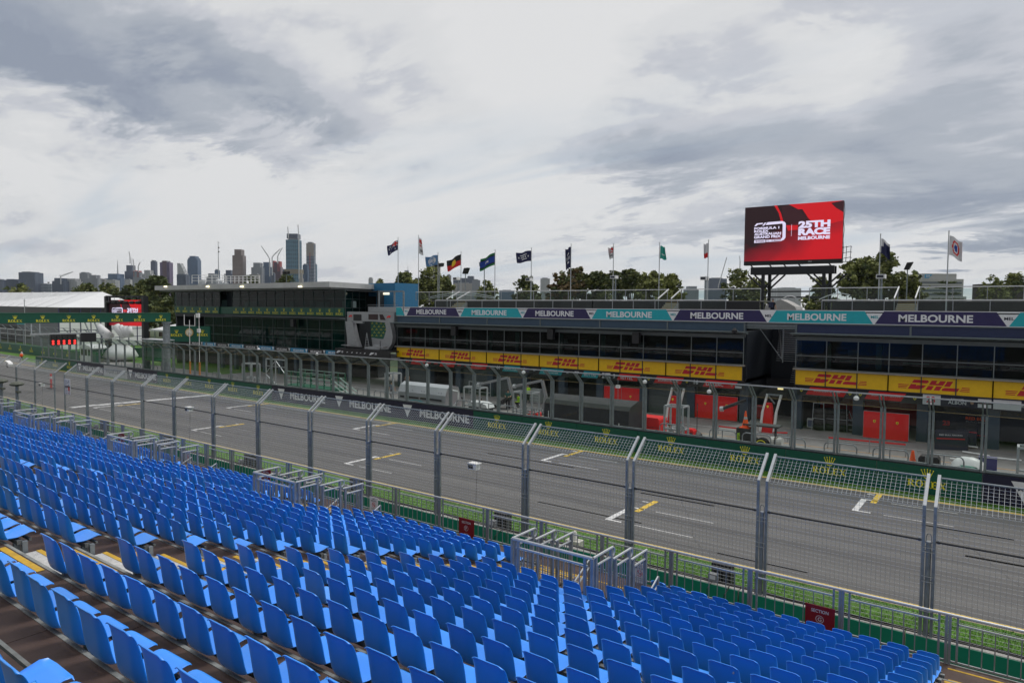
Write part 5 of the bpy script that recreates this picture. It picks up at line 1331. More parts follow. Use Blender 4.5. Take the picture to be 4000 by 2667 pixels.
flag(2768, 940, 1125, -1, .28, 1.3, .1, lambda u, v: 'red' if v < .35 else 'white', 'narrow white and red flag edge on, left of the big screen')
flag(3440, 918, 1135, 1, .85, 1.1, .9, lambda u, v: 'white' if v > .82 or (u < .2 and v > .5) else 'navy', 'navy and white flag drooping right of the big screen', Y=57)
flag(3707, 906, 1170, 1, 1.0, 1.3, .75, p_ring, 'white flag with a red ring on the rightmost pole', Y=55)
# slim poles with camera boxes and flood lights
def lamp_post(px, ytop, ybot, Y, label, kind):
    t = AY(px, ytop, Y); r = thing('lamp_post', (t.x, Y, 0), label, 'lamp post'); mb = MB(); z0 = 8.5 if Y < 62 else 0
    mb.cyl((t.x, Y, z0), (t.x, Y, t.z), .09, galvd, 7, r2=.06); mb.build('pole', r)
    if kind == 'flood':
        for s_ in (-.45, .45): mb = MB(); mb.prism([(-.28, 0), (.28, .08), (.34, .55), (-.30, .5)], (t.x+s_, Y-.3, t.z-.1), XA, Z, (0, .5, 0), black); mb.build('lamp_head', r)
        mb = MB(); mb.bar((t.x-.7, Y, t.z-.05), (t.x+.7, Y, t.z-.05), .08, .08, galvd); mb.build('arm', r)
    elif kind == 'cup':
        for s_ in (-.55, .5): mb = MB(); mb.prism([(-.15, 0), (.15, 0), (.12, .5), (-.2, .55)], (t.x+s_, Y-.2, t.z), XA, Z, (0, .4, 0), galvd); mb.build('lamp_head', r)
        mb = MB(); mb.bar((t.x-.7, Y, t.z), (t.x+.7, Y, t.z), .1, .12, galvd); mb.build('arm', r)
    elif kind == 'camera':
        mb = MB(); mb.box(t.x-.3, t.x+.3, Y-.6, Y, t.z-.35, t.z-.05, white); mb.box(t.x-.25, t.x+.2, Y-.62, Y-.6, t.z-.3, t.z-.1, mat('lens_glass', (.03, .035, .05), .15)); mb.build('camera_head', r)
    elif kind == 'tilt':
        mb = MB(); mb.prism([(-.35, -.1), (.15, -.1), (.55, .75), (-.05, .7)], (t.x, Y-.3, t.z), XA, Z, (0, .7, 0), black); mb.build('lamp_head', r)
for a in ((1716, 1040, 1160, 75, 'dark twin flood light post in front of the tree behind the flags', 'flood'), (1818, 1067, 1129, 75, 'short dark flood light tilted up beside the black and red flag', 'tilt'), (1892, 1040, 1129, 70, 'post with cup shaped twin lamps under the green flag', 'cup'), (1119, 1070, 1107, 75, 'twin flood light post rising over the control building roof', 'flood'),
          (1790, 1082, 1129, 60.5, 'white camera on a mast near the black and red flag', 'camera'), (2074, 1085, 1129, 60.3, 'white camera box on the pole of the navy lettered flag', 'camera'), (2405, 1075, 1129, 60.5, 'white camera box right of the edge on white flag pole', 'camera'), (2757, 1079, 1129, 60.4, 'white camera box left of the big screen', 'camera'), (3445, 1070, 1135, 57.3, 'white camera box on the pole right of the big screen', 'camera'), (3545, 1050, 1135, 90, 'large flood light tilted sideways on the trees at right', 'tilt'), (190, 1105, 1150, 150, 'dark flood light post over the marquee roof', 'flood')): lamp_post(*a)
mast = thing('radio_mast', AY(853, 1105, 60), 'thin radio mast rising above the control building', 'mast'); mb = MB()
t = AY(852, 943, 60); mb.cyl((t.x, 60, 11.3), (t.x, 60, t.z), .09, galvb, 6, r2=.04); mb.bar((t.x, 60, t.z-.25), (t.x+.5, 60, t.z-.25), .04, .04, galvb)
for d in (.95, 1.5): mb.lathe((t.x+.15, 60, t.z-d*1.15), [(.06, 0), (.13, .08), (.06, .2)], black, 7)
mb.build('mast', mast)
# ------------------------------------------------------------------ trees
leafm = [mat('leaf_olive', (.15, .165, .045), .75, var=.3, vs=1.5), mat('leaf_dark', (.075, .10, .03), .75, var=.3, vs=1.5), mat('leaf_light', (.23, .25, .07), .75, var=.3, vs=1.5), mat('leaf_brown', (.16, .11, .045), .75, var=.3, vs=1.5)]
barkm = mat('bark', (.10, .08, .06), .9, var=.3)
for m_ in leafm:
    b = m_.node_tree.nodes['Principled BSDF']
def tree(px, ytop, hw, depth, label, style='olive', n=2600, leaf=.34, gaps=.25, base=0.0, seed=0, wide=1.0, ybase=None):
    k_ = 1.9 if px > 700 else 1.35
    depth *= k_; leaf *= k_*.8; n = int(n*1.35); hw *= 1.12
    rnd = random.Random(seed+int(px)); top = P3(px, ytop, depth); H_ = top.z; Rr = hw*depth/F
    cx, cy = top.x, top.y
    r = thing('tree', (cx, cy, base), label, 'tree', None)
    # limbs
    mb = MB(); zc = H_*.3
    mb.cyl((cx, cy, base), (cx+rnd.uniform(-.3, .3), cy, zc), .028*H_+.08, barkm, 7, r2=.018*H_+.05)
    blobs = []; nb = {'gum': 11, 'sparse': 9}.get(style, 10)
    ch = min(H_*.66, Rr*2.1)
    for i in range(nb):
        a = rnd.uniform(0, 6.28); q = rnd.random()**.5*.68; zz = H_-ch*.5+rnd.uniform(-.42, .38)*ch
        t = (zz-(H_-ch*.5))/(ch*.5); rr = Rr*rnd.uniform(.38, .58)*(1-.28*max(0, t))
        lim = 1-.45*max(0, t)**2
        blobs.append((V((cx+math.cos(a)*q*Rr*lim, cy+math.sin(a)*q*Rr*lim, zz)), rr))
    blobs.append((V((cx, cy, H_-Rr*.38)), Rr*.42))
    for c, rr in blobs:
        mb.cyl((cx, cy, zc*.9), c, .012*H_+.03, barkm, 5, r2=.02)
        for k in range(3): d = V((rnd.gauss(0, 1), rnd.gauss(0, 1), rnd.gauss(.3, 1))).normalized()*rr*.85; mb.cyl(c, c+d, .03, barkm, 4, r2=.01, cap=False)
    mb.build('trunk', r)
    mb = MB(); pal = {'olive': (0, 0, 1, 2), 'dark': (1, 1, 0, 1), 'light': (2, 0, 2, 0), 'brown': (0, 3, 1, 3), 'gum': (0, 1, 1, 0), 'sparse': (0, 2, 1, 0)}[style]
    tot = sum(rr**2 for c, rr in blobs)
    for c, rr in blobs:
        cl = [(V((rnd.gauss(0, 1), rnd.gauss(0, 1), rnd.gauss(0, 1))).normalized()*rr*rnd.uniform(.55, 1.08), pal[rnd.randrange(4)], rnd.uniform(.16, .34)*rr) for _ in range(18)]
        for i in range(int(n*rr**2/tot)):
            o_, pi_, cr_ = cl[rnd.randrange(18)]
            p = c+o_+V((rnd.gauss(0, 1), rnd.gauss(0, 1), rnd.gauss(0, .8)))*cr_*.6
            if mnoise.noise(p*.9) < -.32-gaps*0 and rnd.random() < gaps*2.4: continue
            if p.z > H_+.3: p.z = H_-rnd.random()
            u = V((rnd.gauss(0, 1), rnd.gauss(0, 1), rnd.gauss(0, .6))).normalized(); w = u.cross(V((rnd.gauss(0, 1), rnd.gauss(0, 1), rnd.gauss(0, 1)))).normalized()
            s_ = leaf*rnd.uniform(.6, 1.3); u *= s_; w *= s_*.55
            mb.face([p-u, p+w, p+u, p-w], leafm[pi_])
    mb.build('crown', r)
    return r
TR = [
 # px, ytop, half width px, depth, label, style, n, leaf
 (1600, 1068, 55, 105, 'olive green tree left of the white flag pole behind the roof', 'olive', 3000, .36),
 (1685, 1045, 75, 110, 'large olive green tree behind the flags left of the twin flood light', 'olive', 4200, .38),
 (1740, 1085, 45, 100, 'lower right lobe of trees behind the twin flood light post', 'olive', 2200, .36),
 (1900, 1095, 50, 100, 'low sparse tree under the green and blue flag', 'olive', 1600, .34),
 (1560, 1118, 40, 120, 'low tree right of the blue annex', 'olive', 1300, .4),
 (2058, 1076, 50, 95, 'dark gum tree with a tufted crown under the navy lettered flag', 'gum', 2400, .32),
 (2190, 1060, 55, 95, 'brownish gum tree left of the furled navy flag', 'brown', 2600, .34),
 (2250, 1047, 50, 98, 'brownish gum tree behind the furled navy flag', 'brown', 2600, .34),
 (2335, 1060, 55, 95, 'dark green tree between the furled flag and the edge on flag', 'gum', 2800, .34),
 (2400, 1062, 45, 100, 'dark rounded tree behind the edge on white flag', 'dark', 2400, .34),
 (2462, 1055, 40, 92, 'dark tree right of the edge on white flag', 'gum', 2200, .34),
 (2530, 1062, 62, 90, 'bright green tree left of the teal flag pole', 'light', 3200, .34),
 (2610, 1062, 62, 88, 'bright green tree right of the teal flag pole', 'light', 3200, .34),
 (2895, 1050, 70, 92, 'airy olive tree left of the big screen legs', 'olive', 3000, .32),
 (2960, 1085, 55, 95, 'olive tree directly behind the left leg of the big screen', 'olive', 2000, .32),
 (3200, 1085, 62, 100, 'low tree behind the right legs of the big screen', 'olive', 2400, .36),
 (3370, 1010, 85, 92, 'large leafy tree just right of the big screen', 'olive', 5200, .34),
 (3455, 990, 75, 95, 'tallest leafy tree behind the drooping navy flag', 'olive', 4600, .34),
 (3535, 1065, 65, 92, 'leafy tree under the tilted flood light at right', 'olive', 3600, .34),
 (3880, 1075, 60, 85, 'windblown sparse tree at the right edge, left part', 'sparse', 1500, .26),
 (3965, 1062, 60, 85, 'windblown sparse tree at the right edge, right part', 'sparse', 1700, .26),
 (75, 1108, 62, 190, 'olive tree above the marquee roof at the far left', 'olive', 2600, .6),
 (310, 1120, 45, 190, 'low dark tree above the marquee, below the white tower', 'dark', 1800, .55),
 (350, 1110, 45, 185, 'dark tree above the marquee ridge', 'gum', 1800, .55),
 (415, 1105, 45, 180, 'dark tree above the right end of the marquee ridge', 'gum', 2000, .55),
 (500, 1115, 42, 175, 'dark tree left of the large eucalyptus by the control building', 'dark', 2000, .5),
 (572, 1100, 62, 150, 'dark eucalyptus behind the truss screen', 'gum', 3200, .5),
 (625, 1085, 62, 140, 'large dark eucalyptus beside the control building', 'dark', 4600, .5),
 (650, 1160, 50, 125, 'lower dark eucalyptus touching the left end of the control building', 'dark', 3400, .45),
 (580, 1190, 60, 135, 'low dark shrubby tree behind the truss screen', 'dark', 2600, .5),
 (1117, 1072, 38, 150, 'round dark tree showing over the control building roof', 'dark', 1800, .42),
 (978, 1075, 26, 150, 'small dark tree behind the white roof railing', 'dark', 1200, .42),
 (1480, 1092, 28, 120, 'small pale tree above the blue annex', 'light', 900, .3),
]
for i, (px, yt, hw, dp, lb, st_, n, lf) in enumerate(TR): tree(px, yt, hw, dp, lb, st_, n, lf, gaps=.4 if st_ == 'sparse' else .22, seed=i*7)
# Norfolk pine
t = P3(3702, 1100, 120); r = thing('pine_tree', (t.x, t.y, 0), 'dark Norfolk pine with layered branches in front of the white office block', 'tree'); mb = MB(); mb.cyl((t.x, t.y, 0), (t.x, t.y, t.z), .22, barkm, 6, r2=.05); mb.build('trunk', r)
mb = MB(); rnd = random.Random(3)
for j in range(9):
    z = t.z-.25-1.0*j; L_ = 1.9+.12*j if j else 1.4
    for k in range(11):
        a = k*6.283/11+j
        for m in range(26):
            d = (m+1)/26*L_; p = V((t.x+math.cos(a)*d, t.y+math.sin(a)*d, z+.10*d+rnd.uniform(-.06, .1))); u = V((rnd.gauss(0, .13), rnd.gauss(0, .13), rnd.gauss(0, .10))); w = V((rnd.gauss(0, .1), rnd.gauss(0, .1), .1)); mb.face([p-u, p+w, p+u, p-w], leafm[1])
mb.build('crown', r)

# ------------------------------------------------------------------ city skyline, 2 km or more away
def facade(name, glassc, framec, wx, wz, fx=.2, fz=.3, metal=.2, rough=.3):
    m = bpy.data.materials.new(name); m.use_nodes = True; nt = m.node_tree; b = nt.nodes['Principled BSDF']; N = nt.nodes.new; L = nt.links.new
    tc = N('ShaderNodeTexCoord'); sp = N('ShaderNodeSeparateXYZ'); L(tc.outputs['Object'], sp.inputs[0])
    def M(op, a, c=None):
        q = N('ShaderNodeMath'); q.operation = op
        for i, x in enumerate((a, c)):
            if x is None: continue
            if isinstance(x, (int, float)): q.inputs[i].default_value = x
            else: L(x, q.inputs[i])
        return q.outputs[0]
    h = M('ADD', sp.outputs[0], sp.outputs[1])
    a = M('LESS_THAN', M('FRACT', M('DIVIDE', h, wx)), fx); c = M('LESS_THAN', M('FRACT', M('DIVIDE', sp.outputs[2], wz)), fz)
    f = M('MAXIMUM', a, c)
    n = N('ShaderNodeTexNoise'); n.inputs['Scale'].default_value = .06; n.inputs['Detail'].default_value = 5; L(tc.outputs['Object'], n.inputs['Vector'])
    g = N('ShaderNodeMix'); g.data_type = 'RGBA'; L(n.outputs['Fac'], g.inputs['Factor']); g.inputs['A'].default_value = (*[x*.5 for x in glassc], 1); g.inputs['B'].default_value = (*[x*1.5 for x in glassc], 1)
    mx = N('ShaderNodeMix'); mx.data_type = 'RGBA'; L(f, mx.inputs['Factor']); L(g.outputs['Result'], mx.inputs['A']); mx.inputs['B'].default_value = (*framec, 1)
    L(mx.outputs['Result'], b.inputs['Base Color']); b.inputs['Roughness'].default_value = rough; b.inputs['Metallic'].default_value = metal; return m
F_ = dict(
 dark=facade('facade_dark_glass', (.03, .045, .08), (.07, .09, .13), 6, 4), blue=facade('facade_blue_glass', (.05, .10, .18), (.09, .14, .22), 5, 4, .15, .2),
 grey=facade('facade_grey', (.10, .12, .15), (.24, .25, .27), 5, 3.6, .45, .45, 0, .6), white=facade('facade_white_bands', (.07, .09, .11), (.50, .50, .50), 9, 3.6, .18, .5, 0, .6),
 brown=facade('facade_bronze', (.14, .10, .08), (.22, .17, .14), 4, 80, .3, .02, .6, .3), stripe=facade('facade_striped', (.03, .05, .09), (.30, .33, .37), 60, 6, .02, .4, 0, .5),
 purple=facade('facade_purple', (.05, .02, .08), (.10, .05, .13), 6, 4), red=facade('facade_dark_red', (.06, .015, .02), (.10, .03, .04), 5, 4), pale=facade('facade_pale', (.20, .22, .24), (.42, .42, .42), 6, 4, .4, .4, 0, .6),
 teal=facade('facade_teal_glass', (.03, .10, .15), (.10, .24, .32), 12, 16, .08, .10), stone=facade('facade_stone', (.14, .14, .14), (.34, .32, .30), 4, 4, .5, .5, 0, .7))
crane_m = mat('crane_white', (.45, .45, .46), .6)
def tower(px0, px1, ytop, label, fac, D=2600, top=None, extra=None, cat='skyscraper'):
    c = P3((px0+px1)/2, ytop, D); w = (px1-px0)*D/F; H_ = c.z; dp = w*.8
    r = thing('skyscraper' if cat == 'skyscraper' else 'office_building', (c.x, c.y, 0), label, cat)
    ux = V((RT.x, RT.y, 0)).normalized(); uy = V((-ux.y, ux.x, 0))
    def blk(x0, x1, z0, z1, f, nm='tower_block', y0=0.0, y1=1.0):
        mb = MB(); o = V((c.x, c.y, 0))
        mb.prism([(x0*w, y0*dp), (x1*w, y0*dp), (x1*w, y1*dp), (x0*w, y1*dp)], o+V((0, 0, z0)), ux, uy, (0, 0, z1-z0), F_[f] if f in F_ else f); return mb.build(nm, r)
    if top == 'step': blk(-.5, .5, 0, H_*.9, fac); blk(-.3, .35, H_*.9, H_, fac, 'roof_block')
    elif top == 'dome':
        blk(-.5, .5, 0, H_*.93, fac); blk(-.42, .42, H_*.93, H_*.965, fac, 'roof_block'); blk(-.28, .28, H_*.965, H_, fac, 'roof_block')
    elif top == 'slant':
        mb = MB(); mb.prism([(-.5*w, 0), (.5*w, 0), (.5*w, H_*.72), (-.2*w, H_), (-.5*w, H_)], (c.x, c.y, 0), ux, Z, uy*dp, F_[fac]); mb.build('tower_block', r)
    elif top == 'spire':
        blk(-.5, .5, 0, H_*.86, fac); blk(-.3, .3, H_*.86, H_, fac, 'roof_block'); mb = MB(); mb.cyl((c.x, c.y+dp*.4, H_), (c.x, c.y+dp*.4, H_+w*.9), w*.05, crane_m, 5, r2=w*.01); mb.build('spire', r)
    elif top == 'round':
        mb = MB(); mb.cyl((c.x, c.y+dp*.5, 0), (c.x, c.y+dp*.5, H_*.96), w*.5, F_[fac], 16); mb.build('tower_block', r); mb = MB(); mb.cyl((c.x, c.y+dp*.5, H_*.96), (c.x, c.y+dp*.5, H_), w*.35, F_[fac], 12); mb.build('roof_block', r)
    elif top == 'slab2': blk(-.5, .2, 0, H_*.94, fac); blk(.2, .5, 0, H_, fac, 'tower_block')
    else:
        blk(-.5, .5, 0, H_*.985, fac); blk(-.3, .25, H_*.985, H_*1.01, 'grey', 'roof_block')
    if extra: extra(r, c, w, H_, ux, uy, dp, blk)
    return r
def ex_twist(r, c, w, H_, ux, uy, dp, blk):   # gold band and stepped top of the tallest tower
    blk(-.62, .62, H_*.50, H_*.565, mat('gold_band', (.16, .13, .07), .5), 'balcony_band', -.1, 1.1); blk(-.42, .42, H_, H_*1.07, 'dark', 'crown')
def ex_eureka(r, c, w, H_, ux, uy, dp, blk):
    blk(-.5, .5, H_*.80, H_*.803+.19*H_, mat('pale_bronze_top', (.30, .26, .22), .4), 'crown', -.02, 1.0); blk(-.05, .02, H_*.6, H_*.85, mat('red_fin', (.4, .02, .02), .5), 'fin', -.06, 0)
def ex_red(r, c, w, H_, ux, uy, dp, blk):
    blk(-.45, -.25, H_*.85, H_*1.03, mat('red_core', (.35, .04, .03), .6), 'lift_core'); blk(.1, .4, H_*.8, H_*1.02, mat('red_core', (.35, .04, .03), .6), 'lift_core')
def ex_purple(r, c, w, H_, ux, uy, dp, blk): blk(-.2, .22, 0, H_*1.02, 'red', 'centre_strip', -.05, 1.0)
def ex_side(r, c, w, H_, ux, uy, dp, blk): blk(-.9, -.5, 0, H_*.55, 'blue', 'lower_wing'); blk(.5, .9, 0, H_*.56, 'stripe', 'lower_wing')
SK = [
 (-10, 10, 1091, 'dark narrow tower cut by the left edge', 'dark', None), (12, 69, 1090, 'low dark blue block with a rounded roof at the far left', 'dark', 'dome'), (72, 135, 1062, 'wide dark blue grid tower near the left edge', 'dark', None),
 (135, 200, 1108, 'low horizontally striped block right of the wide dark blue tower', 'stripe', None), (203, 247, 1086, 'dark tower beside the small white crane', 'dark', 'step'), (254, 300, 1088, 'white balconied apartment tower', 'white', 'step'),
 (310, 342, 1064, 'pale grey patterned tower', 'grey', None), (342, 380, 1074, 'grey tower adjoining the patterned one', 'grey', 'step'), (371, 408, 1089, 'low grey brown block before the wide blue grey tower', 'stone', None),
 (409, 470, 1069, 'wide blue grey tower with a small pointed crest', 'blue', 'spire'), (412, 450, 1092, 'low pale block in front of the wide blue grey tower', 'pale', None),
 (486, 521, 1036, 'tall dark tower with a stepped top and a crane', 'dark', 'spire'), (487, 508, 1090, 'pale block at the foot of the tall dark crane tower', 'pale', None), (519, 545, 1060, 'unfinished tower with red lift cores', 'grey', None), (528, 560, 1085, 'low grey block right of the red cored tower', 'grey', None),
 (556, 591, 1055, 'white block tower with a dark cap', 'white', 'step'), (588, 607, 1018, 'very slim dark blue tower', 'dark', None), (606, 622, 1080, 'low pale block between the slim and the purple towers', 'pale', None), (624, 661, 1022, 'purple tower with a dark red centre strip', 'purple', None),
 (692, 726, 1028, 'pale office tower with a slanted top', 'white', 'slant'), (690, 725, 1070, 'dark block at the foot of the slanted tower', 'dark', None), (731, 771, 1000, 'tall blue tower with a rounded stepped top', 'blue', 'dome'), (806, 842, 1068, 'low grey block behind the roof railing', 'grey', 'step'), (838, 854, 1053, 'narrow blue block by the radio mast', 'blue', None),
 (875, 907, 1055, 'short dark blue block left of the bronze tower', 'dark', 'step'), (907, 948, 974, 'tall bronze tower with rounded corners', 'brown', 'step'), (981, 1021, 1026, 'grey slab tower right of the bronze tower', 'grey', 'step'), (985, 1010, 1070, 'pale low block in front of the grey slab tower', 'stone', None), (1022, 1053, 1024, 'blue grey tower under the white cranes', 'blue', 'step'),
 (1064, 1096, 1024, 'unfinished dark tower between the cranes', 'red', 'step'), (1058, 1072, 1066, 'small dark block left of the unfinished dark tower', 'dark', None), (1094, 1116, 1052, 'blue block left of the tallest tower', 'blue', None), (1116, 1166, 932, 'tallest blue glass tower with a gold band', 'teal', 'slab'), (1168, 1182, 1068, 'small pointed stone tower right of the tallest tower', 'stone', 'spire'),
 (1182, 1202, 1032, 'blue tower left of the striped tower with a bronze crown', 'blue', None), (1196, 1226, 948, 'tall white striped tower with a bronze crown', 'stripe', None), (1222, 1236, 1030, 'narrow teal wing right of the bronze crowned tower', 'teal', None),
 (1434, 1452, 1083, 'small round pale tower behind the control building roof', 'pale', 'round'), (1516, 1542, 1106, 'low grey block behind the blue annex', 'grey', None), (1575, 1600, 1056, 'distant grey tower with a pointed spire behind the first tree', 'grey', 'spire'), (1680, 1718, 1020, 'distant stone tower behind the blue round emblem flag', 'stone', 'step'), (1744, 1762, 1073, 'narrow stone block right of the trees', 'stone', None),
 (1770, 1850, 1078, 'wide dark and stone office building under the yellow disc flag', 'dark', 'slab2'), (1772, 1846, 1104, 'pale stone building in front of the wide dark office block', 'stone', None), (1844, 1875, 1092, 'grey block right of the wide dark office building', 'grey', None), (2112, 2148, 1086, 'grey gridded tower beside the dark gum tree', 'pale', None), (1950, 2010, 1133, 'low blue glass block seen through the balustrade', 'blue', None),
 (2680, 2730, 1118, 'low grey block right of the bright green trees', 'grey', 'step'), (2768, 2840, 1086, 'dark ribbed office block beside the leaning crane', 'dark', None), (3040, 3130, 1124, 'low pale block behind the screen legs', 'pale', None)]
exm = {'tallest blue glass tower with a gold band': ex_twist, 'tall white striped tower with a bronze crown': ex_eureka, 'unfinished tower with red lift cores': ex_red, 'unfinished dark tower between the cranes': ex_red, 'purple tower with a dark red centre strip': ex_purple}
for i, (a, b, y, lb, f, tp) in enumerate(SK):
    low = y > 1062
    tower(a, b, y, lb, f, D=(2300 if low and b-a < 60 else 2700)+(i*37) % 230-(400 if 'in front' in lb or 'foot' in lb else 0), top=tp, extra=exm.get(lb))
# white stepped office block at the right with an emblem
c = P3(3690, 1069, 330); s_ = 330/F; r = thing('office_building', (c.x, c.y, 0), 'white stepped office block with dark window bands at the right', 'office building')
ux = V((RT.x, RT.y, 0)).normalized(); uy = V((-ux.y, ux.x, 0)); ow = mat('office_white', (.42, .42, .41), .7); ob = mat('office_band', (.13, .15, .17), .4)
zt = c.z
for (a, b, y_, d0) in ((3603, 3737, 1069, 0), (3590, 3760, 1090, -1), (3588, 3768, 1158, -2)):
    z1 = P3(3690, y_, 330).z; mb = MB(); o = V((c.x, c.y, 0)); x0 = (a-3690)*s_; x1 = (b-3690)*s_
    mb.prism([(x0, d0), (x1, d0), (x1, 18), (x0, 18)], o, ux, uy, (0, 0, z1), ow); mb.build('wall', r)
    mb = MB(); z = z1-1.6
    while z > 4 and d0 < 0 and (d0 == -2 or z > P3(3690, 1160, 330).z): mb.prism([(x0+.8, d0-.05), (x1-.8, d0-.05), (x1-.8, d0+.1), (x0+.8, d0+.1)], o+V((0, 0, z-.7)), ux, uy, (0, 0, 1.0), ob); z -= 1.9
    if mb.v: mb.build('window_band', r)
T = MB(); p = P3(3625, 1078, 328.5); T.flat([(-1.6, .8), (2.2, .8), (.4, -1.0), (-1.6, -1.0)], p, ux, Z, mat('emblem_blue', (.05, .30, .55), .5)); T.text('SAP', p-uy*.1+V((-.0, 0, 0)), ux, Z, .9, whitew, .03, w=2.0); T.build('emblem', r)
# dark building and shed behind the balustrade at the right edge
r = thing('office_building', P3(3900, 1110, 200), 'dark brown block behind the sparse tree at the right edge', 'office building'); c = P3(3935, 1108, 200); mb = MB(); mb.prism([(-4.8, 0), (5, 0), (5, 8), (-4.8, 8)], (c.x, c.y, 0), ux, uy, (0, 0, c.z), mat('brown_block', (.05, .04, .035), .8)); mb.build('wall', r)
# cranes
def crane(px, ytop, ybot, jibs, label, D=2400, lean=0):
    t = P3(px, ytop, D); b = P3(px, ybot, D); r = thing('tower_crane', (b.x, b.y, 0), label, 'crane', 'white tower cranes over the city skyline'); mb = MB()
    mb.bar((t.x, t.y, max(0, b.z)), (t.x, t.y, t.z), 2.6, 2.6, crane_m, YA); mb.build('mast', r)
    for (qx, qy) in jibs: mb = MB(); q = P3(qx, qy, D); mb.bar(t, q, 2.0, 2.2, crane_m); mb.cyl(t+V((0, 0, 5)), q, .5, crane_m, 4); mb.build('jib', r)
for a in ((1053, 1010, 1080, [(1021, 961)], 'white crane with its jib leaning left, left of the unfinished dark tower'), (1063, 1004, 1075, [(1095, 972)], 'white crane leaning right in front of the unfinished dark tower'), (1085, 1000, 1030, [(1103, 968)], 'short crane on top of the unfinished dark tower'),
          (1167, 925, 1090, [(1164, 878)], 'tall crane climbing beside the tallest tower'), (1126, 915, 930, [(1124, 886)], 'small crane on top of the tallest tower'), (237, 1080, 1110, [(285, 1062), (233, 1075)], 'small white crane with a long flat jib at the left'), (508, 1005, 1030, [(504, 983)], 'crane on top of the tall dark tower'), (523, 1035, 1060, [(520, 1012)], 'thin crane above the red cored tower'), (540, 1040, 1062, [(548, 1024)], 'second thin crane above the red cored tower'),
          (2806, 1118, 1125, [(2839, 1005)], 'long white crane jib leaning right beside the ribbed office block'), (2891, 1020, 1060, [(2889, 1000)], 'thin lattice mast left of the big screen')): crane(*a)

# ------------------------------------------------------------------ left part: marquee, second screen, gantry, start lights, boards
tentw = mat('marquee_white', (.66, .67, .68), .55, var=.05, vs=.2)
m_ = thing('marquee', P3(300, 1250, 140), 'long white marquee with a pitched roof and dark glazed front at the left', 'marquee')
K = P3(230, 1198, 128); Rr = P3(568, 1201, 150); L0 = P3(-160, 1192, 240); Pq = P3(400, 1140, 160); Q0 = P3(-160, 1144, 270)
for q in (K, Rr, L0): q.z = 8.05
mb = MB(); mb.face([L0, K, Pq, Q0], tentw); mb.face([K, Rr, Pq], tentw); bk_ = Rr+(L0-K)*.9; mb.face([Rr, bk_, Q0, Pq], tentw); mb.build('roof', m_)
mb = MB()
for t in [i/14 for i in range(1, 14)]: mb.bar(L0.lerp(K, t)+V((0, 0, .08)), Q0.lerp(Pq, t)+V((0, 0, .08)), .12, .06, mat('marquee_seam', (.5, .5, .52), .6))
mb.build('roof_seam', m_)
def vwall(a, b, z0, z1, mt, nm, par, off=0):
    mb = MB(); mb.face([(a.x, a.y, z0), (b.x, b.y, z0), (b.x, b.y, z1), (a.x, a.y, z1)], mt); return mb.build(nm, par)
Km = K.lerp(Rr, .52)
vwall(L0, K, 6.3, 8.0, black, 'glazed_band', m_); vwall(K, Km, 6.3, 8.0, black, 'glazed_band', m_); vwall(Km, Rr, 0, 8.0, tentw, 'wall', m_); vwall(L0, K, 0, 6.3, mat('grey_facade', (.16, .17, .19), .6), 'lower_wall', m_); vwall(K, Km, 0, 6.3, tentw, 'wall', m_)
mb = MB(); pf = mat('purple_frame', (.04, .035, .10), .5)
for t in [i/9 for i in range(10)]: p = K.lerp(Rr, t)+V((.05, -.08, 0)); mb.bar((p.x, p.y, 0), (p.x, p.y, 7.9), .16, .16, pf, YA)
for z in (1.9, 3.6, 5.3): mb.bar((K.x, K.y-.08, z), (Rr.x, Rr.y-.08, z), .1, .12, pf)
mb.build('frame', m_)
m_ = thing('marquee', P3(640, 1290, 118), 'small white pointed marquee behind the green clock board', 'marquee'); a = P3(575, 1289, 118); b = P3(700, 1274, 110); ap = P3(712, 1260, 118)
a.z = b.z = min(a.z, b.z)
mb = MB(); mb.face([a, b, ap], tentw); c = b+V((6, 6, 0)); mb.face([b, c, ap], tentw); mb.build('roof', m_)
mb = MB()
for t in (0, .25, .5, .75, 1): p = a.lerp(b, t); mb.bar((p.x, p.y, 0), (p.x, p.y, a.z), .12, .12, galvd, YA)
mb.bar(a, b, .1, .3, tentw); mb.build('post', m_)
vwall(a+V((0, 3, 0)), b+V((0, 3, 0)), 0, a.z, wallg, 'dark_back', m_)
# second screen in a truss
A0 = P3(426, 1270, 112); A1 = P3(557, 1273, 108); A1.z = A0.z; r2, n2 = big_screen(A0, A1-A0, V((0, 0, (1270-1170)*110/F)), 'truss_screen', 'smaller red screen hung in a black truss frame in front of the marquee')
U2 = (A1-A0).normalized()
mb = MB()
for q in (A0-U2*.25, A1+U2*.65): mb.bar((q.x, q.y, 0), (q.x, q.y, P3(430, 1157, 112).z), .75, .75, blacksteel, YA)
tz = P3(430, 1159, 112).z; mb.bar(V((A0.x, A0.y, tz))-U2*.5, V((A1.x, A1.y, tz))+U2*.9, .4, .35, blacksteel); mb.build('truss', r2)
for i in range(6):
    p = A0.lerp(A1, .06+.175*i); p.z = P3(430, 1183, 111).z; mb = MB(); mb.lathe((p.x, p.y-.3, p.z-.2), [(.2, 0), (.42, .1), (.46, .32), (.3, .5)], black, 9); mb.cyl((p.x, p.y-.3, p.z+.3), (p.x, p.y-.3, tz), .03, galv, 4); mb.build('lamp', r2)
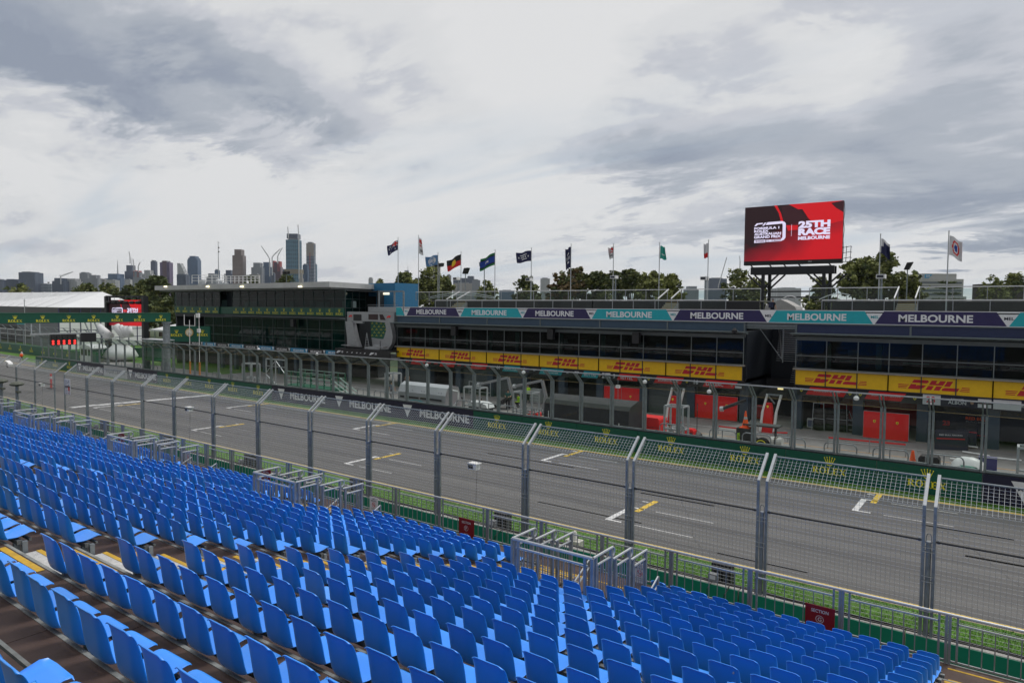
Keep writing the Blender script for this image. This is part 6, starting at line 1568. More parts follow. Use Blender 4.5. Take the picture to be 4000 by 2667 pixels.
# inflatable arms and crate pile
r = thing('inflatable_figure', P3(470, 1325, 105), 'white inflatable shape with several fat tubes below the truss screen', 'inflatable')
for (pa, pb, ra, rb) in (((385, 1272), (430, 1318), .45, .75), ((452, 1272), (485, 1318), .6, .45), ((470, 1272), (492, 1312), .35, .5), ((488, 1275), (497, 1316), .35, .5), ((505, 1275), (510, 1316), .35, .5)):
    mb = MB(); a = P3(*pa, 105); b = P3(*pb, 105); mb.cyl(a, b, ra, tentw, 12, r2=rb); mb.build('tube', r, smooth=True)
mb = MB(); a = P3(470, 1322, 105); mb.lathe((a.x, a.y, a.z-3.2), [(2.0, 0), (2.5, .5), (2.0, 1.4), (1.1, 2.2), (.2, 2.5)], tentw, 14); mb.build('body', r, smooth=True)
# gantry across the track with crown logos
GX = -76.0
g = thing('gantry', (GX, 38.3, 0), 'green gantry with yellow crown logos spanning the track on a grey post', 'gantry')
mb = MB(); mb.cyl((GX+.2, 38.35, 0), (GX+.2, 38.35, 6.75), .36, galvd, 12); mb.cyl((GX+.2, 38.35, 6.6), (GX+.2, 38.35, 6.75), .5, galvd, 12); mb.build('post', g)
mb = MB(); mb.cyl((GX, 10.2, 0), (GX, 10.2, 6.75), .36, galvd, 12); mb.build('post', g)
mb = MB(); mb.box(GX-.5, GX+.3, 9.5, 38.78, 6.78, 7.70, dkgreen); mb.box(GX-.5, GX+.34, 9.5, 38.8, 7.70, 7.76, bgreen); mb.build('beam', g)
T = MB()
for i in range(13): crown_logo(T, (GX+.305, 37.7-2.27*i, 7.12), YA, Z, 1.15)
T.build('lettering', g)
sl = thing('start_lights', (GX+.4, 28, 4.6), 'row of five black start light units with red lamps lit hanging from the gantry', 'traffic light')
mb = MB(); mb.bar((GX+.5, 25.2, 5.72), (GX+.5, 31.7, 5.72), .16, .16, galvb)
for y in (25.3, 26.0, 30.4, 31.3): mb.bar((GX+.5, y, 5.72), (GX+.2, y+(.1 if y < 28 else -.3), 6.8), .10, .10, galvd, YA)
mb.build('hanging_frame', sl)
rl = mat('lit_red_lamp', (.6, .02, .02), .4, emit=(1.0, .05, .04), es=1.1); dl = mat('dark_lamp', (.03, .03, .03), .3)
for i in range(5):
    y = 27.02+.475*i; mb = MB(); mb.box(GX+.45, GX+.75, y-.19, y+.19, 4.62, 5.66, black); mb.build('light_unit', sl)
    for j in range(4):
        z = 5.47-.235*j; mb = MB(); mb.cyl((GX+.75, y, z), (GX+.79, y, z), .115, rl if j > 1 else dl, 10); mb.build('lamp', sl)
r = thing('video_board', (GX+.5, 30.2, 4.8), 'blank black display board hanging beside the start lights', 'screen'); mb = MB(); mb.box(GX+.45, GX+.65, 29.55, 30.95, 4.85, 5.72, black); mb.build('panel', r)
# clock board, turned towards the stand
cb = thing('clock_board', P3(741, 1333, 88), 'dark green board with two crown logos and a round gold rimmed clock', 'clock')
O_ = P3(662, 1334, 88); E1 = P3(820, 1334, 88); O_.z = E1.z = min(O_.z, E1.z); ux_ = (E1-O_).normalized(); Wb = (E1-O_).length; Hb = P3(741, 1274, 88).z-O_.z; fn = V((ux_.y, -ux_.x, 0)); fn = fn if fn.y < 0 else -fn
mb = MB(); mb.prism([(0, 0), (Wb, 0), (Wb, Hb), (0, Hb)], O_, ux_, Z, -fn*.3, dkgreen); mb.build('board', cb)
T = MB(); crown_logo(T, O_+ux_*Wb*.18+Z*Hb*.5+fn*.02, ux_, Z, Wb*.29); crown_logo(T, O_+ux_*Wb*.82+Z*Hb*.53+fn*.02, ux_, Z, Wb*.27); T.build('lettering', cb)
cc = O_+ux_*Wb*.5+Z*Hb*.60; mb = MB(); mb.cyl(cc, cc+fn*.10, .52, mat('clock_gold', (.55, .35, .10), .35, .6), 24); mb.cyl(cc+fn*.10, cc+fn*.12, .43, mat('clock_cream', (.72, .68, .55), .5), 24); mb.build('clock_face', cb)
mb = MB(); c2 = cc+fn*.13; mb.bar(c2, c2+ux_*-.04+Z*-.34, .05, .02, black, fn); mb.bar(c2, c2+ux_*.2+Z*-.25, .05, .02, black, fn)
for i in range(12): a = i*math.pi/6; d3 = ux_*math.sin(a)+Z*math.cos(a); mb.bar(c2+d3*.33, c2+d3*.40, .03, .02, black, fn)
mb.build('clock_hands', cb)
mb = MB()
for t_ in (.1, .9): q = O_+ux_*Wb*t_-fn*.15; mb.cyl((q.x, q.y, 0), (q.x, q.y, O_.z), .1, galvd, 6)
mb.build('post', cb)
for k, (px, yt, yb_, lb) in enumerate(((740, 1250, 1458, 'thin white pole with an orange padded base left of the clock'), (777, 1222, 1462, 'thin white pole with boxes and an orange padded base right of the clock'))):
    p = AY(px, yt, 39.3); r = thing('antenna_pole', (p.x, 39.3, 0), lb, 'pole', 'antenna poles with orange padded bases'); mb = MB(); mb.cyl((p.x, 39.3, 0), (p.x, 39.3, p.z), .032, white, 6); mb.build('pole', r)
    mb = MB(); mb.cyl((p.x, 39.3, .05), (p.x, 39.3, 2.5), .10, mat('orange_pad', (.55, .20, .04), .7, var=.3), 8); mb.build('pad', r); mb = MB()
    if k: mb.box(p.x-.3, p.x+.3, 39.1, 39.25, p.z-.5, p.z-.05, white); mb.box(p.x-.1, p.x+.4, 39.1, 39.25, p.z-2.1, p.z-1.7, white); mb.build('antenna_box', r)
    else: mb.bar((p.x-1.1, 39.3, p.z-.6), (p.x+1.1, 39.3, p.z-.6), .06, .06, white); mb.bar((p.x-1.1, 39.3, p.z-.6), (p.x-1.1, 39.3, p.z+.6), .05, .05, white, YA); mb.bar((p.x+1.1, 39.3, p.z-.6), (p.x+1.1, 39.3, p.z+.6), .05, .05, white, YA); mb.build('antenna', r)
# green marshal box on stilts
r = thing('marshal_box', AY(590, 1400, 38.2), 'dark green marshal platform with a flat roof on the pit wall', 'platform'); p0 = AY(556, 1322, 38.2); p1 = AY(640, 1322, 38.2); b0 = AY(575, 1402, 38.2)
mb = MB(); mb.box(p0.x, p1.x, 38.0, 39.4, p0.z-.1, p0.z, galvb); mb.build('roof', r); mb = MB(); mb.box(p0.x+1.1, p0.x+2.6, 38.2, 39.2, b0.z, b0.z+2.3, bgreen); mb.build('cabin', r); mb = MB(); mb.box(p0.x+.3, p0.x+.8, 38.2, 38.7, .5, p0.z, dkgreen); mb.box(p0.x, p1.x-.6, 38.1, 39.2, b0.z-.15, b0.z, dkgreen)
for x in (p0.x+.3, p1.x-.8): mb.bar((x, 38.3, 0), (x, 38.3, b0.z), .1, .1, galvd, YA)
mb.build('frame', r)
# far left: barrier with crown logos, mesh fence, stand with banner
bw = thing('far_barrier', (-140, 45, 0), 'distant dark green barrier with small crown logos at the far left', 'barrier'); Pa = V((-200, 46.5, 0)); Pb = V((-109, 44.9, 0)); d_ = (Pb-Pa).normalized()
mb = MB(); mb.bar(Pa+V((0, 0, .75)), Pb+V((0, 0, .75)), .4, 1.5, dkgreen); mb.build('wall', bw); T = MB()
for i in range(16): crown_logo(T, Pa+d_*(8+5.2*i)+V((0, -.23, .8)), d_, Z, 1.6)
T.build('lettering', bw)
fs = thing('mesh_fence', (-140, 45.4, 1.5), 'distant mesh fence with leaning posts above the far left barrier', 'fence'); mb = MB()
for i in range(24): p = Pa+d_*(4*i)+V((0, .3, 0)); mb.bar(p+V((0, 0, 1.4)), p+V((0, 0, 4.0)), .12, .12, galvd, YA); mb.bar(p+V((0, 0, 4.0)), p+V((0, -.9, 4.9)), .12, .12, galvd)
for z in (1.6, 2.4, 3.2, 4.0): mb.bar(Pa+V((0, .3, z)), Pb+V((0, .3, z)), .05, .05, galvd)
mb.bar(Pa+V((0, -.6, 4.9)), Pb+V((0, -.6, 4.9)), .06, .06, galv); mb.build('frame', fs)
fw = thing('far_stand', (-170, 60, 0), 'dark open building with a MELBOURNE banner and white railings at the far left', 'building')
a = P3(-150, 1262, 190); b = P3(262, 1280, 135); zt_ = P3(245, 1280, 135).z
mb = MB(); bb = [(-150, -60, teal), (-60, 20, teal), (20, 100, purple), (100, 150, teal), (150, 245, purple), (245, 262, teal)]
def onl(px): t = (px+150)/412; return a.lerp(b, t)
a.z = b.z = zt_
for (q0, q1, mm) in bb:
    p, q = onl(q0), onl(q1); mb = MB(); mb.face([(p.x, p.y, zt_), (q.x, q.y, zt_), (q.x, q.y, zt_+1.15), (p.x, p.y, zt_+1.15)], mm); mb.build('banner_panel', fw)
    T = MB(); w__ = (q-p).normalized(); T.text('MELBOURNE', (p+q)/2+V((.0, -.1, .6)), w__, Z, .55, whitew, .03, w=(q-p).length*.6); T.build('lettering', fw)
vwall(a+V((0, 1, 0)), b+V((0, 1, 0)), 0, zt_, black, 'dark_front', fw)
mb = MB()
for z in (1.8, 2.9): mb.bar((a.x, a.y-1, z), (b.x, b.y-1, z), .12, .14, white)
for t in [i/22 for i in range(23)]: p = a.lerp(b, t); mb.bar((p.x, p.y-1, 1.2), (p.x, p.y-1, 2.9), .07, .07, galv, YA)
mb.build('railing', fw)
mb = MB(); mb.face([(a.x, a.y-.8, 1.3), (b.x, b.y-.8, 1.3), (b.x, b.y-.8, 2.7), (a.x, a.y-.8, 2.7)], mat('mid_grey_panel', (.16, .16, .17), .7)); mb.build('panel', fw)
vm = thing('weather_mast', P3(95, 1200, 130), 'thin white mast with small instruments in front of the marquee', 'mast'); mb = MB(); t = P3(95, 1168, 125); mb.cyl((t.x, t.y, 0), (t.x, t.y, t.z), .06, galvb, 5); mb.bar((t.x-.6, t.y, t.z-.3), (t.x+.6, t.y, t.z-.3), .05, .05, galvb); mb.build('mast', vm)
# inner green wall seen through the screens, hut
iw = thing('inner_barrier', (-112, 52, 0), 'dark green barrier with crown logos seen through the glass screens', 'barrier'); a = AZ(330, 1400); b = AZ(645, 1395); dd = (b-a).normalized(); mb = MB(); mb.bar(a+V((0, 0, .8)), b+V((0, 0, .8)), .3, 1.6, dkgreen); mb.build('wall', iw)
T = MB(); L_ = (b-a).length
for i in range(6): crown_logo(T, a+dd*(L_*(i+.5)/6)+V((0, -.2, .8)), dd, Z, 1.5)
T.build('lettering', iw)
h = thing('hut', AZ(340, 1412), 'white framed hut with a curved roof behind the glass screens', 'hut'); p = AZ(342, 1414); mb = MB(); mb.box(p.x-2.4, p.x+1.2, p.y, p.y+2, 1.9, 2.1, tentw); mb.prism([(-2.6, 2.1), (1.4, 2.1), (1.0, 2.45), (-.6, 2.65), (-2.2, 2.45)], (p.x, p.y-.1, 0), XA, Z, (0, 2.3, 0), tentw); mb.build('roof', h)
mb = MB(); mb.box(p.x-2.4, p.x+1.2, p.y+.05, p.y+.1, .1, .95, tentw); mb.box(p.x-2.4, p.x+1.2, p.y+.08, p.y+.1, .95, 1.9, wallg)
for x in (-2.4, .0, 1.1): mb.box(p.x+x, p.x+x+.12, p.y-.05, p.y+.05, .0, 2.0, tentw)
mb.build('wall', h)
# ------------------------------------------------------------------ people
def skinned(name, pts, edges, radii, mt_fn, parent, sub=1):
    me = bpy.data.meshes.new('b'); me.from_pydata(pts, edges, []); o = bpy.data.objects.new('b', me); C.objects.link(o)
    o.modifiers.new('s', 'SKIN'); 
    for i, r_ in enumerate(radii): me.skin_vertices[0].data[i].radius = r_ if isinstance(r_, tuple) else (r_, r_)
    me.skin_vertices[0].data[0].use_root = True
    u = o.modifiers.new('u', 'SUBSURF'); u.levels = sub; u.render_levels = sub
    dg = bpy.context.evaluated_depsgraph_get(); m2 = bpy.data.meshes.new_from_object(o.evaluated_get(dg)); bpy.data.objects.remove(o)
    m2.materials.clear(); names = []
    for p in m2.polygons:
        m_ = mt_fn(p.center)
        if m_ not in names: names.append(m_); m2.materials.append(m_)
        p.material_index = names.index(m_); p.use_smooth = True
    q = bpy.data.objects.new(name, m2); C.objects.link(q); q.parent = parent; return q
cloth = lambda n, c: mat('cloth_'+n, c, .85, var=.1, vs=8)
def person(x, y, rz_, label, top, bottom, pose='stand', z=0.0, hair=hairm, arms=None, cap=None, pack=None):
    r = thing('person', (x, y, z), label, 'person'); r.rotation_euler.z = rz_
    # facing -Y in local space
    lean = {'stand': 0, 'walk': .04, 'bend': .75, 'crouch': .3, 'lean': .45}[pose]
    hp = {'crouch': .45}.get(pose, .93)
    s_, c_ = math.sin(lean), math.cos(lean)
    def T_(h, side=0, fw=0): return (side, -(h*s_)-fw*c_, hp+h*c_-fw*s_*0)
    P = [(0, 0, hp)]; E_ = []; Rd = [(.155, .115)]
    def add(p, r_, par): P.append(p); Rd.append(r_); E_.append((par, len(P)-1)); return len(P)-1
    w = add(T_(.18), (.145, .10), 0); ch = add(T_(.40), (.175, .115), w); nk = add(T_(.54), .06, ch); hd0 = add(T_(.60, fw=.01), .075, nk); hd = add(T_(.70, fw=.02), (.088, .10), hd0); ht = add(T_(.79, fw=.01), .07, hd)
    if pose == 'walk': legs = ((-.1, -.22, .05, -.30), (.1, .10, .12, .38))
    else: legs = ((-.11, -.03, .0, 0), (.11, -.03, .0, .05))
    for i, (sx, ky, _, fy_) in enumerate(legs):
        hpj = add((sx*.9, 0, hp-.05), .10, 0)
        if pose == 'crouch': kn = add((sx*1.3, -.42, .48), .065, hpj); an = add((sx*1.3, -.12, .10), .045, kn)
        else: kn = add((sx, ky*.6-.02, hp*.53), .065, hpj); an = add((sx, fy_*.8+.02, .09), .042, kn)
        ft = add((sx*1.1, P[an][1]-.16, .04), .04, an)
    am = arms or 'down'
    for sx in (-1, 1):
        sh = add(T_(.46, sx*.19), .062, ch)
        if am == 'crossed': el = add(T_(.22, sx*.27, .06), .045, sh); ha = add(T_(.26, -sx*.06, .22), .032, el); fg = add(T_(.28, -sx*.12, .2), .028, ha)
        elif am == 'fore': el = add(T_(.22, sx*.25, .04), .045, sh); ha = add(T_(.20, sx*.12, .30), .032, el); fg = add(T_(.20, sx*.08, .38), .028, ha)
        elif am == 'up' and sx == 1: el = add(T_(.50, sx*.38, .15), .045, sh); ha = add(T_(.72, sx*.25, .25), .032, el); fg = add(T_(.78, sx*.2, .27), .028, ha)
        else: sw = .12*sx if pose == 'walk' else .02; el = add(T_(.18, sx*.25, sw), .045, sh); ha = add(T_(-.06, sx*.27, sw*2+.05), .032, el); fg = add(T_(-.15, sx*.27, sw*2+.07), .028, ha)
    hv = V(P[hd]); hands = [V(p) for i, p in enumerate(P) if i in ()]
    def mf(c):
        if (V(c)-hv).length < .2 and c[2] > P[nk][2]-.02 or (V(c)-V(P[hd0])).length < .1: return skin
        # sleeves end at the elbow, hands bare
        if abs(c[0]) > .21 and c[2] < hp+.30*c_ and pose not in ('crouch',): return skin
        if am in ('fore', 'crossed') and -c[1] > .24+.2*s_ and c[2] > hp: return skin
        if c[2] < .11: return black
        rel = c[2]-hp
        return top if rel > .02 else bottom
    skinned('body', P, E_, Rd, mf, r)
    mb = MB(); ht_ = V(P[hd])+V((0, .02, .035)); mb.lathe(tuple(ht_+V((0, 0, -.05))), [(.098, 0), (.108, .05), (.095, .10), (.05, .135)], cap or hair, 10)
    if cap: mb.box(ht_.x-.06, ht_.x+.06, ht_.y-.19, ht_.y-.05, ht_.z+.0, ht_.z+.015, cap)
    o = MB(); o.v = mb.v; o.f = mb.f; o.mi = mb.mi; o.mats = mb.mats
    me = bpy.data.meshes.new('hair'); me.from_pydata(o.v, [], o.f); 
    for m_ in o.mats: me.materials.append(m_)
    me.polygons.foreach_set('use_smooth', [True]*len(me.polygons)); q = bpy.data.objects.new('cap' if cap else 'hair', me); C.objects.link(q); q.parent = r
    if pack:
        b = T_(.34, 0, -.18); me = bpy.data.meshes.new('backpack'); m = MB(); m.box(-.15, .15, b[1]-.08, b[1]+.1, b[2]-.24, b[2]+.2, pack); me.from_pydata(m.v, [], m.f); me.materials.append(pack); q = bpy.data.objects.new('backpack', me); C.objects.link(q); q.parent = r
    return r
cw, cb_, cg, cn, cy_, ct = cloth('white', (.6, .6, .62)), cloth('black', (.015, .015, .018)), cloth('grey_blue', (.12, .14, .18)), cloth('navy', (.02, .025, .06)), cloth('neon', (.45, .75, .03)), cloth('dark_teal', (.02, .09, .09))
p = AZ(85, 1412); person(p.x, p.y, 2.6, 'person in a white shirt with an orange bag on the far track', cw, cb_, 'walk', cap=black)
mb = MB(); mb.lathe((p.x+.5, p.y-.2, .75), [(.12, 0), (.22, .12), (.2, .35), (.08, .45)], orange, 9); tag(mb.build('orange_bag'), 'bright orange bag carried by the person on the far track', 'bag')
p = AZ(678, 1424); person(p.x, p.y, .1, 'person in a white shirt with folded arms near the clock board', cw, cb_, 'stand', arms='crossed')
p = AZ(657, 1424); person(p.x, p.y, -1.2, 'person in dark clothes half hidden by the grey gantry post', cb_, cb_, 'crouch')
p = AZ(1531, 1562); person(p.x, p.y, -2.2, 'person in a grey blue shirt walking away left of the silver timing stand', cg, cb_, 'walk')
p = AY(1878, 1562, 40.2); person(p.x, 40.2, .6, 'dark haired person in a black shirt looking down behind the green boards', cb_, cb_, 'stand', arms='fore', z=0)
p = AZ(1984, 1600); person(p.x, p.y, .4, 'person in dark clothes at the white pit gantry', ct, cb_, 'stand', arms='fore')
p = AZ(1998, 1590); person(p.x, p.y, -.6, 'person in dark clothes raising an arm beside the white pit gantry', ct, cb_, 'stand', arms='up')
p = AZ(2062, 1575); person(p.x, p.y, .2, 'person in a neon yellow vest and black shorts by the white cabinets', cy_, cb_, 'stand', arms='down')
p = AZ(2030, 1590); person(p.x, p.y, -.4, 'person crouching with a neon vest by the mechanics', cy_, cb_, 'crouch')
p = AY(2630, 1668, 39.4); person(p.x, 39.4, -.5, 'person in a white shirt leaning forward beside the white bar frame', cw, cb_, 'lean', arms='fore', z=0)
p = AY(3018, 1206, 53); person(p.x, 53, 2.7, 'person with a cap and a dark backpack on the roof edge below the big screen', cb_, cn, 'stand', z=7.75, cap=cloth('cap_grey', (.15, .15, .16)), pack=cn)
p = AY(1597, 1480, 52.4); person(p.x, 52.2, .3, 'person in dark overalls with a light cap standing before the grey roller door', cb_, cn, 'stand', cap=cloth('cap_tan', (.4, .35, .25)))

# ------------------------------------------------------------------ pit lane equipment
def curved_stand(x0, x1, y, prof, mt, label, name, holes=False, colr=None):
    r = thing(name, ((x0+x1)/2, y, 0), label, 'timing stand'); mb = MB(); mb.prism(prof, (x0, 0, 0), YA, Z, (x1-x0, 0, 0), mt); mb.build('cover', r); return r
sil = mat('silver_cover', (.46, .47, .50), .32, .55, .06, 1.2)
r = curved_stand(-39.6, -34.55, 38.6, [(38.45, .35), (38.5, 1.9), (38.75, 2.45), (39.2, 2.66), (40.0, 2.5), (40.3, 1.6), (40.3, .35)], sil, 'long silver rounded timing stand behind the glass screens', 'timing_stand')
mb = MB(); 
for (a, b) in ((-39.3, -38.9), (-38.6, -37.3), (-37.1, -36.3), (-36.1, -34.9)): mb.box(a, b, 38.42, 38.46, 1.46, 1.60, black)
mb.build('slot', r)
mb = MB()
for x in (-38.0, -37.0, -36.7, -36.4, -36.2, -35.2, -34.95): mb.cyl((x, 38.47, 2.08), (x, 38.49, 2.08), .03, black, 6)
mb.build('port', r)
mb = MB(); mb.tube([(-38.6+.15*i, 38.43, 1.18+.16*math.sin(math.pi*i/14)) for i in range(15)], .03, teal, 5); mb.build('teal_line', r)
mb = MB(); mb.tube([(-34.5, 38.9, 2.35), (-33.6, 38.9, 2.3), (-33.6, 38.9, 1.6), (-34.2, 38.9, 1.0)], .06, white, 6); mb.build('side_frame', r)
blk = mat('black_cover_fabric', (.022, .024, .028), .75, var=.25, vs=1.5, bump=.4, bs=4)
r = curved_stand(-25.6, -19.25, 38.6, [(38.5, .3), (38.55, 2.2), (38.8, 2.45), (39.9, 2.72), (40.5, 2.6), (40.6, .3)], blk, 'long timing stand under a black fabric cover behind the glass screens', 'covered_stand')
mb = MB(); mb.bar((-25.2, 38.47, .5), (-25.2, 38.47, 1.7), .05, .02, white, YA); mb.bar((-19.9, 38.47, .5), (-19.9, 38.47, 1.4), .05, .02, white, YA); mb.build('strap', r)
def rbox(x0, x1, y0, y1, z1, label, name='equipment_box', m_=None):
    r = thing(name, ((x0+x1)/2, y0, 0), label, 'box'); m_ = m_ or redscr; mb = MB(); mb.prism([(x0, .05), (x1, .05), (x1, z1-.12), (x1-.1, z1), (x0+.1, z1), (x0, z1-.12)], (0, y0, 0), XA, Z, (0, y1-y0, 0), m_); mb.build('body', r)
    mb = MB(); mb.box(x0-.01, x1+.01, y0-.012, y0, z1*.62, z1*.64, mat('box_seam', (.2, .01, .01), .5)); mb.box(x1-.25, x1-.06, y0-.015, y0-.002, z1*.25, z1*.55, black); mb.build('latch', r)
q = AZ(2500, 1676, .0); rbox(-20.1, -18.15, 40.6, 41.8, 1.62, 'large red equipment case beside the black covered stand')
rbox(-18.2, -17.3, 44.3, 44.9, .48, 'small red box on the pit lane right of the white frame'); rbox(-30.9, -30.0, 44.2, 44.8, .42, 'small red box on the pit lane left of the black covered stand')
def gantry_boom(px0, py0, px1, py1, Y, label, m_, rr=.1, leg=True, w=.18):
    a = AY(px0, py0, Y-1.5); b = AY(px1, py1, Y); r = thing('pit_boom', (b.x, b.y, 0), label, 'boom', 'overhead booms over the pit boxes'); mb = MB(); mb.bar(a, b, w, w, m_); mb.build('arm', r)
    mb = MB(); mb.cyl(a+V((-.12, 0, -.02)), a+V((.1, 0, 0)), .17, galvb, 10); mb.build('end_cap', r)
    if leg: mb = MB(); mb.bar((b.x, b.y, b.z), (b.x+.4, b.y, b.z*.5), .22, .22, m_, YA); mb.bar((b.x+.4, b.y, b.z*.5), (b.x+.15, b.y, 0), .28, .28, m_, YA); mb.build('stand', r)
    return r
gantry_boom(1870, 1502, 1985, 1474, 47, 'silver overhead boom over the left pit box', silver); gantry_boom(2010, 1508, 2118, 1486, 47, 'silver overhead boom beside the neon vested mechanics', silver)
gantry_boom(2820, 1596, 2912, 1563, 47, 'black overhead boom with a white round end in front of the red screen', black, leg=False)
# red and white crane-like pit gantries
def red_gantry(px, py, label, s_=1.0):
    p = AZ(px, py); r = thing('pit_gantry', p, label, 'gantry', 'red and white pit stop gantries')
    mb = MB(); mb.prism([(-.38, 0), (.38, 0), (.3, 1.7), (.22, 2.1), (-.1, 2.1), (-.25, 1.6)], p, XA, Z, (0, .35, 0), redscr); mb.build('body', r)
    for sx in (-.42, .5):
        mb = MB(); mb.bar(p+V((sx, -.05, .1)), p+V((sx+.12, -.05, 1.5)), .14, .2, white, YA); mb.bar(p+V((sx+.12, -.05, 1.5)), p+V((sx+.42, -.05, 2.75)), .13, .18, white, YA); mb.build('arm', r)
    mb = MB(); mb.bar(p+V((-.1, -.05, 2.72)), p+V((1.0, -.05, 2.72)), .1, .1, galvd); mb.bar(p+V((0, -.05, 2.7)), p+V((.5, -.05, 2.1)), .08, .08, galvd); mb.build('cross_bar', r)
    mb = MB(); mb.flat([(-.07, .09), (.07, .09), (.07, -.02), (0, -.1), (-.07, -.02)], p+V((.02, -.02, 1.85)), XA, Z, gold); mb.build('emblem', r)
red_gantry(2625, 1655, 'red and white pit gantry behind the white bar frame'); red_gantry(2995, 1690, 'large red and white pit gantry in the gap between the two wings')
# bar frames
def bar_frame(x, y, w, h, label, m_=galvb, d=.9):
    r = thing('bar_frame', (x, y, 0), label, 'frame', 'pale metal frames behind the pit wall screens')
    for a in (0, w):
        for b in (0, d): mb = MB(); mb.bar((x+a, y+b, 0), (x+a, y+b, h), .10, .10, m_, YA); mb.build('post', r)
    mb = MB()
    for z in (h, h*.5):
        mb.bar((x, y, z), (x+w, y, z), .09, .09, m_); mb.bar((x, y+d, z), (x+w, y+d, z), .09, .09, m_); mb.bar((x, y, z), (x, y+d, z), .09, .09, m_); mb.bar((x+w, y, z), (x+w, y+d, z), .09, .09, m_)
    mb.build('cross_bar', r); return r
for (px, w, h, lb) in ((1812, 1.5, 2.7, 'pale metal bar frame left of the left silver boom'), (2005, 1.6, 2.7, 'pale metal bar frame in front of the neon vested mechanics'), (2597, 1.15, 2.75, 'pale metal bar frame beside the large red case'), (2722+1265, 1.0, 2.4, 'pale metal frame at the right edge of the picture'), (948, 1.6, 2.9, 'small white gate frame behind the screens below the control building'), (1505, .9, 3.2, 'tall narrow metal frame left of the silver timing stand')):
    p = AY(px, 1560, 38.7); bar_frame(p.x, 38.7, w, h, lb)
# white truss tower and green platform with stairs, left of the timing stand
r = thing('scaffold_tower', AY(1075, 1480, 40), 'white scaffold tower with braces behind the screens', 'scaffold'); p = AY(1040, 1480, 40); x0, x1 = p.x, AY(1115, 1480, 40).x; mb = MB()
for x in (x0, (x0+x1)/2, x1): mb.bar((x, 40, 0), (x, 40, 3.4), .09, .09, galvb, YA)
mb.bar((x0, 40, 3.4), (x1, 40, 3.4), .1, .12, galvb); mb.bar((x0, 40, 2.7), (x1, 40, 2.7), .06, .06, galvb); mb.bar((x0, 40, 2.0), ((x0+x1)/2, 40, 3.3), .06, .06, galvb); mb.bar((x1, 40, 2.0), ((x0+x1)/2, 40, 3.3), .06, .06, galvb); mb.bar((x0, 40, 1.8), (x1, 40, .2), .07, .07, galvb); mb.build('frame', r)
r = thing('marshal_platform', AY(1240, 1500, 40), 'dark green platform with pale rails and stairs behind the screens', 'platform'); x0, x1 = AY(1120, 1500, 39.8).x, AY(1300, 1500, 39.8).x
mb = MB(); mb.box(x0, x1, 39.5, 41.2, .95, 1.15, bgreen); mb.box(x0, x1, 39.5, 39.6, .1, .85, dkgreen); mb.build('deck', r)
mb = MB()
for z in (1.6, 2.0, 2.45): mb.bar((x0, 39.6, z), (x1, 39.6, z), .05, .05, mat('pale_green_rail', (.30, .42, .38), .5)); mb.bar((x0, 41.2, z+.05), (x1, 41.2, z+.05), .05, .05, _mats['pale_green_rail'])
mb.build('rail', r); mb = MB()
for i in range(8): x = x0+(x1-x0)*i/7; mb.bar((x, 41.2, 0), (x, 41.2, 2.5), .07, .07, bgreen, YA); mb.bar((x, 39.6, 0), (x, 39.6, 2.45), .07, .07, bgreen, YA)
mb.build('post', r); mb = MB()
for i in range(6): mb.box(x1+.4*i, x1+.4*(i+1), 39.6, 40.6, .95-.17*(i+1), 1.0-.17*(i+1), bgreen)
mb.build('step', r); mb = MB()
for y in (39.6, 40.6):
    for z in (.9, 1.35): mb.bar((x1, y, .9+z*.9), (x1+2.4, y, z*.75), .06, .06, _mats['pale_green_rail'])
mb.build('stair_rail', r)
# low hoop barriers along the inside of the wall
r0 = None
for i, x in enumerate([-3.3, -5.6, -7.9, -10.4, -12.2, -14.1, -17.2, -27.2, -29.5, -31.2, -33.5, -42.5, -44.6, -58, -61, -64, -67, -80, -84, -88, -92]):
    lb = 'low steel hoop barrier just behind the pit wall screens, %s from the right' % nth(i+1)
    if r0 is None:
        r0 = thing('hoop_barrier', (x, 38.6, 0), lb, 'barrier', 'low steel hoop barriers inside the pit wall'); mb = MB()
        mb.tube([(x, 38.6, .1), (x, 38.6, 1.5), (x+.05, 38.6, 1.62), (x+.18, 38.6, 1.7), (x+1.4, 38.6, 1.7), (x+1.5, 38.6, 1.62), (x+1.55, 38.6, 1.5), (x+1.55, 38.6, .1)], .035, galv, 6); mb.cyl((x+.75, 38.6, .1), (x+.75, 38.6, 1.7), .03, galv, 6); mb.build('hoop', r0)
    else: copy_thing(r0, (x, 38.6, 0), lb)
r = thing('tape_barrier', (-9, 46, 0), 'red tape barrier on thin steel stands across the right pit boxes', 'barrier'); mb = MB(); pts = [AZ(3235, 1737, 0), AZ(3397, 1755, 0), AZ(3545, 1775, 0)]
pts = [AY(a, b, 46.5) for a, b in ((3020, 1688), (3078, 1690))]+[AY(a, b, 46.0) for a, b in ((3235, 1708), (3397, 1723), (3540, 1736))]
for p in pts: mb.cyl((p.x, p.y, 0), (p.x, p.y, p.z+.03), .03, galv, 5)
mb.build('stand', r); mb = MB()
for a, b in ((pts[0], pts[1]), (pts[2], pts[3]), (pts[3], pts[4])): mb.bar(a, b, .01, .09, redscr)
mb.build('tape', r)
r = thing('tape_barrier', (-18, 46, 0), 'red tape barrier across the middle pit boxes', 'barrier'); mb = MB(); pts = [AY(a, b, 46.5) for a, b in ((2580, 1642), (2672, 1650), (2806, 1664), (2900, 1675))]
for p in pts: mb.cyl((p.x, p.y, 0), (p.x, p.y, p.z+.03), .03, galv, 5)
mb.build('stand', r); mb = MB(); mb.bar(pts[0], pts[1], .01, .09, redscr); mb.bar(pts[2], pts[3], .01, .09, redscr); mb.build('tape', r)
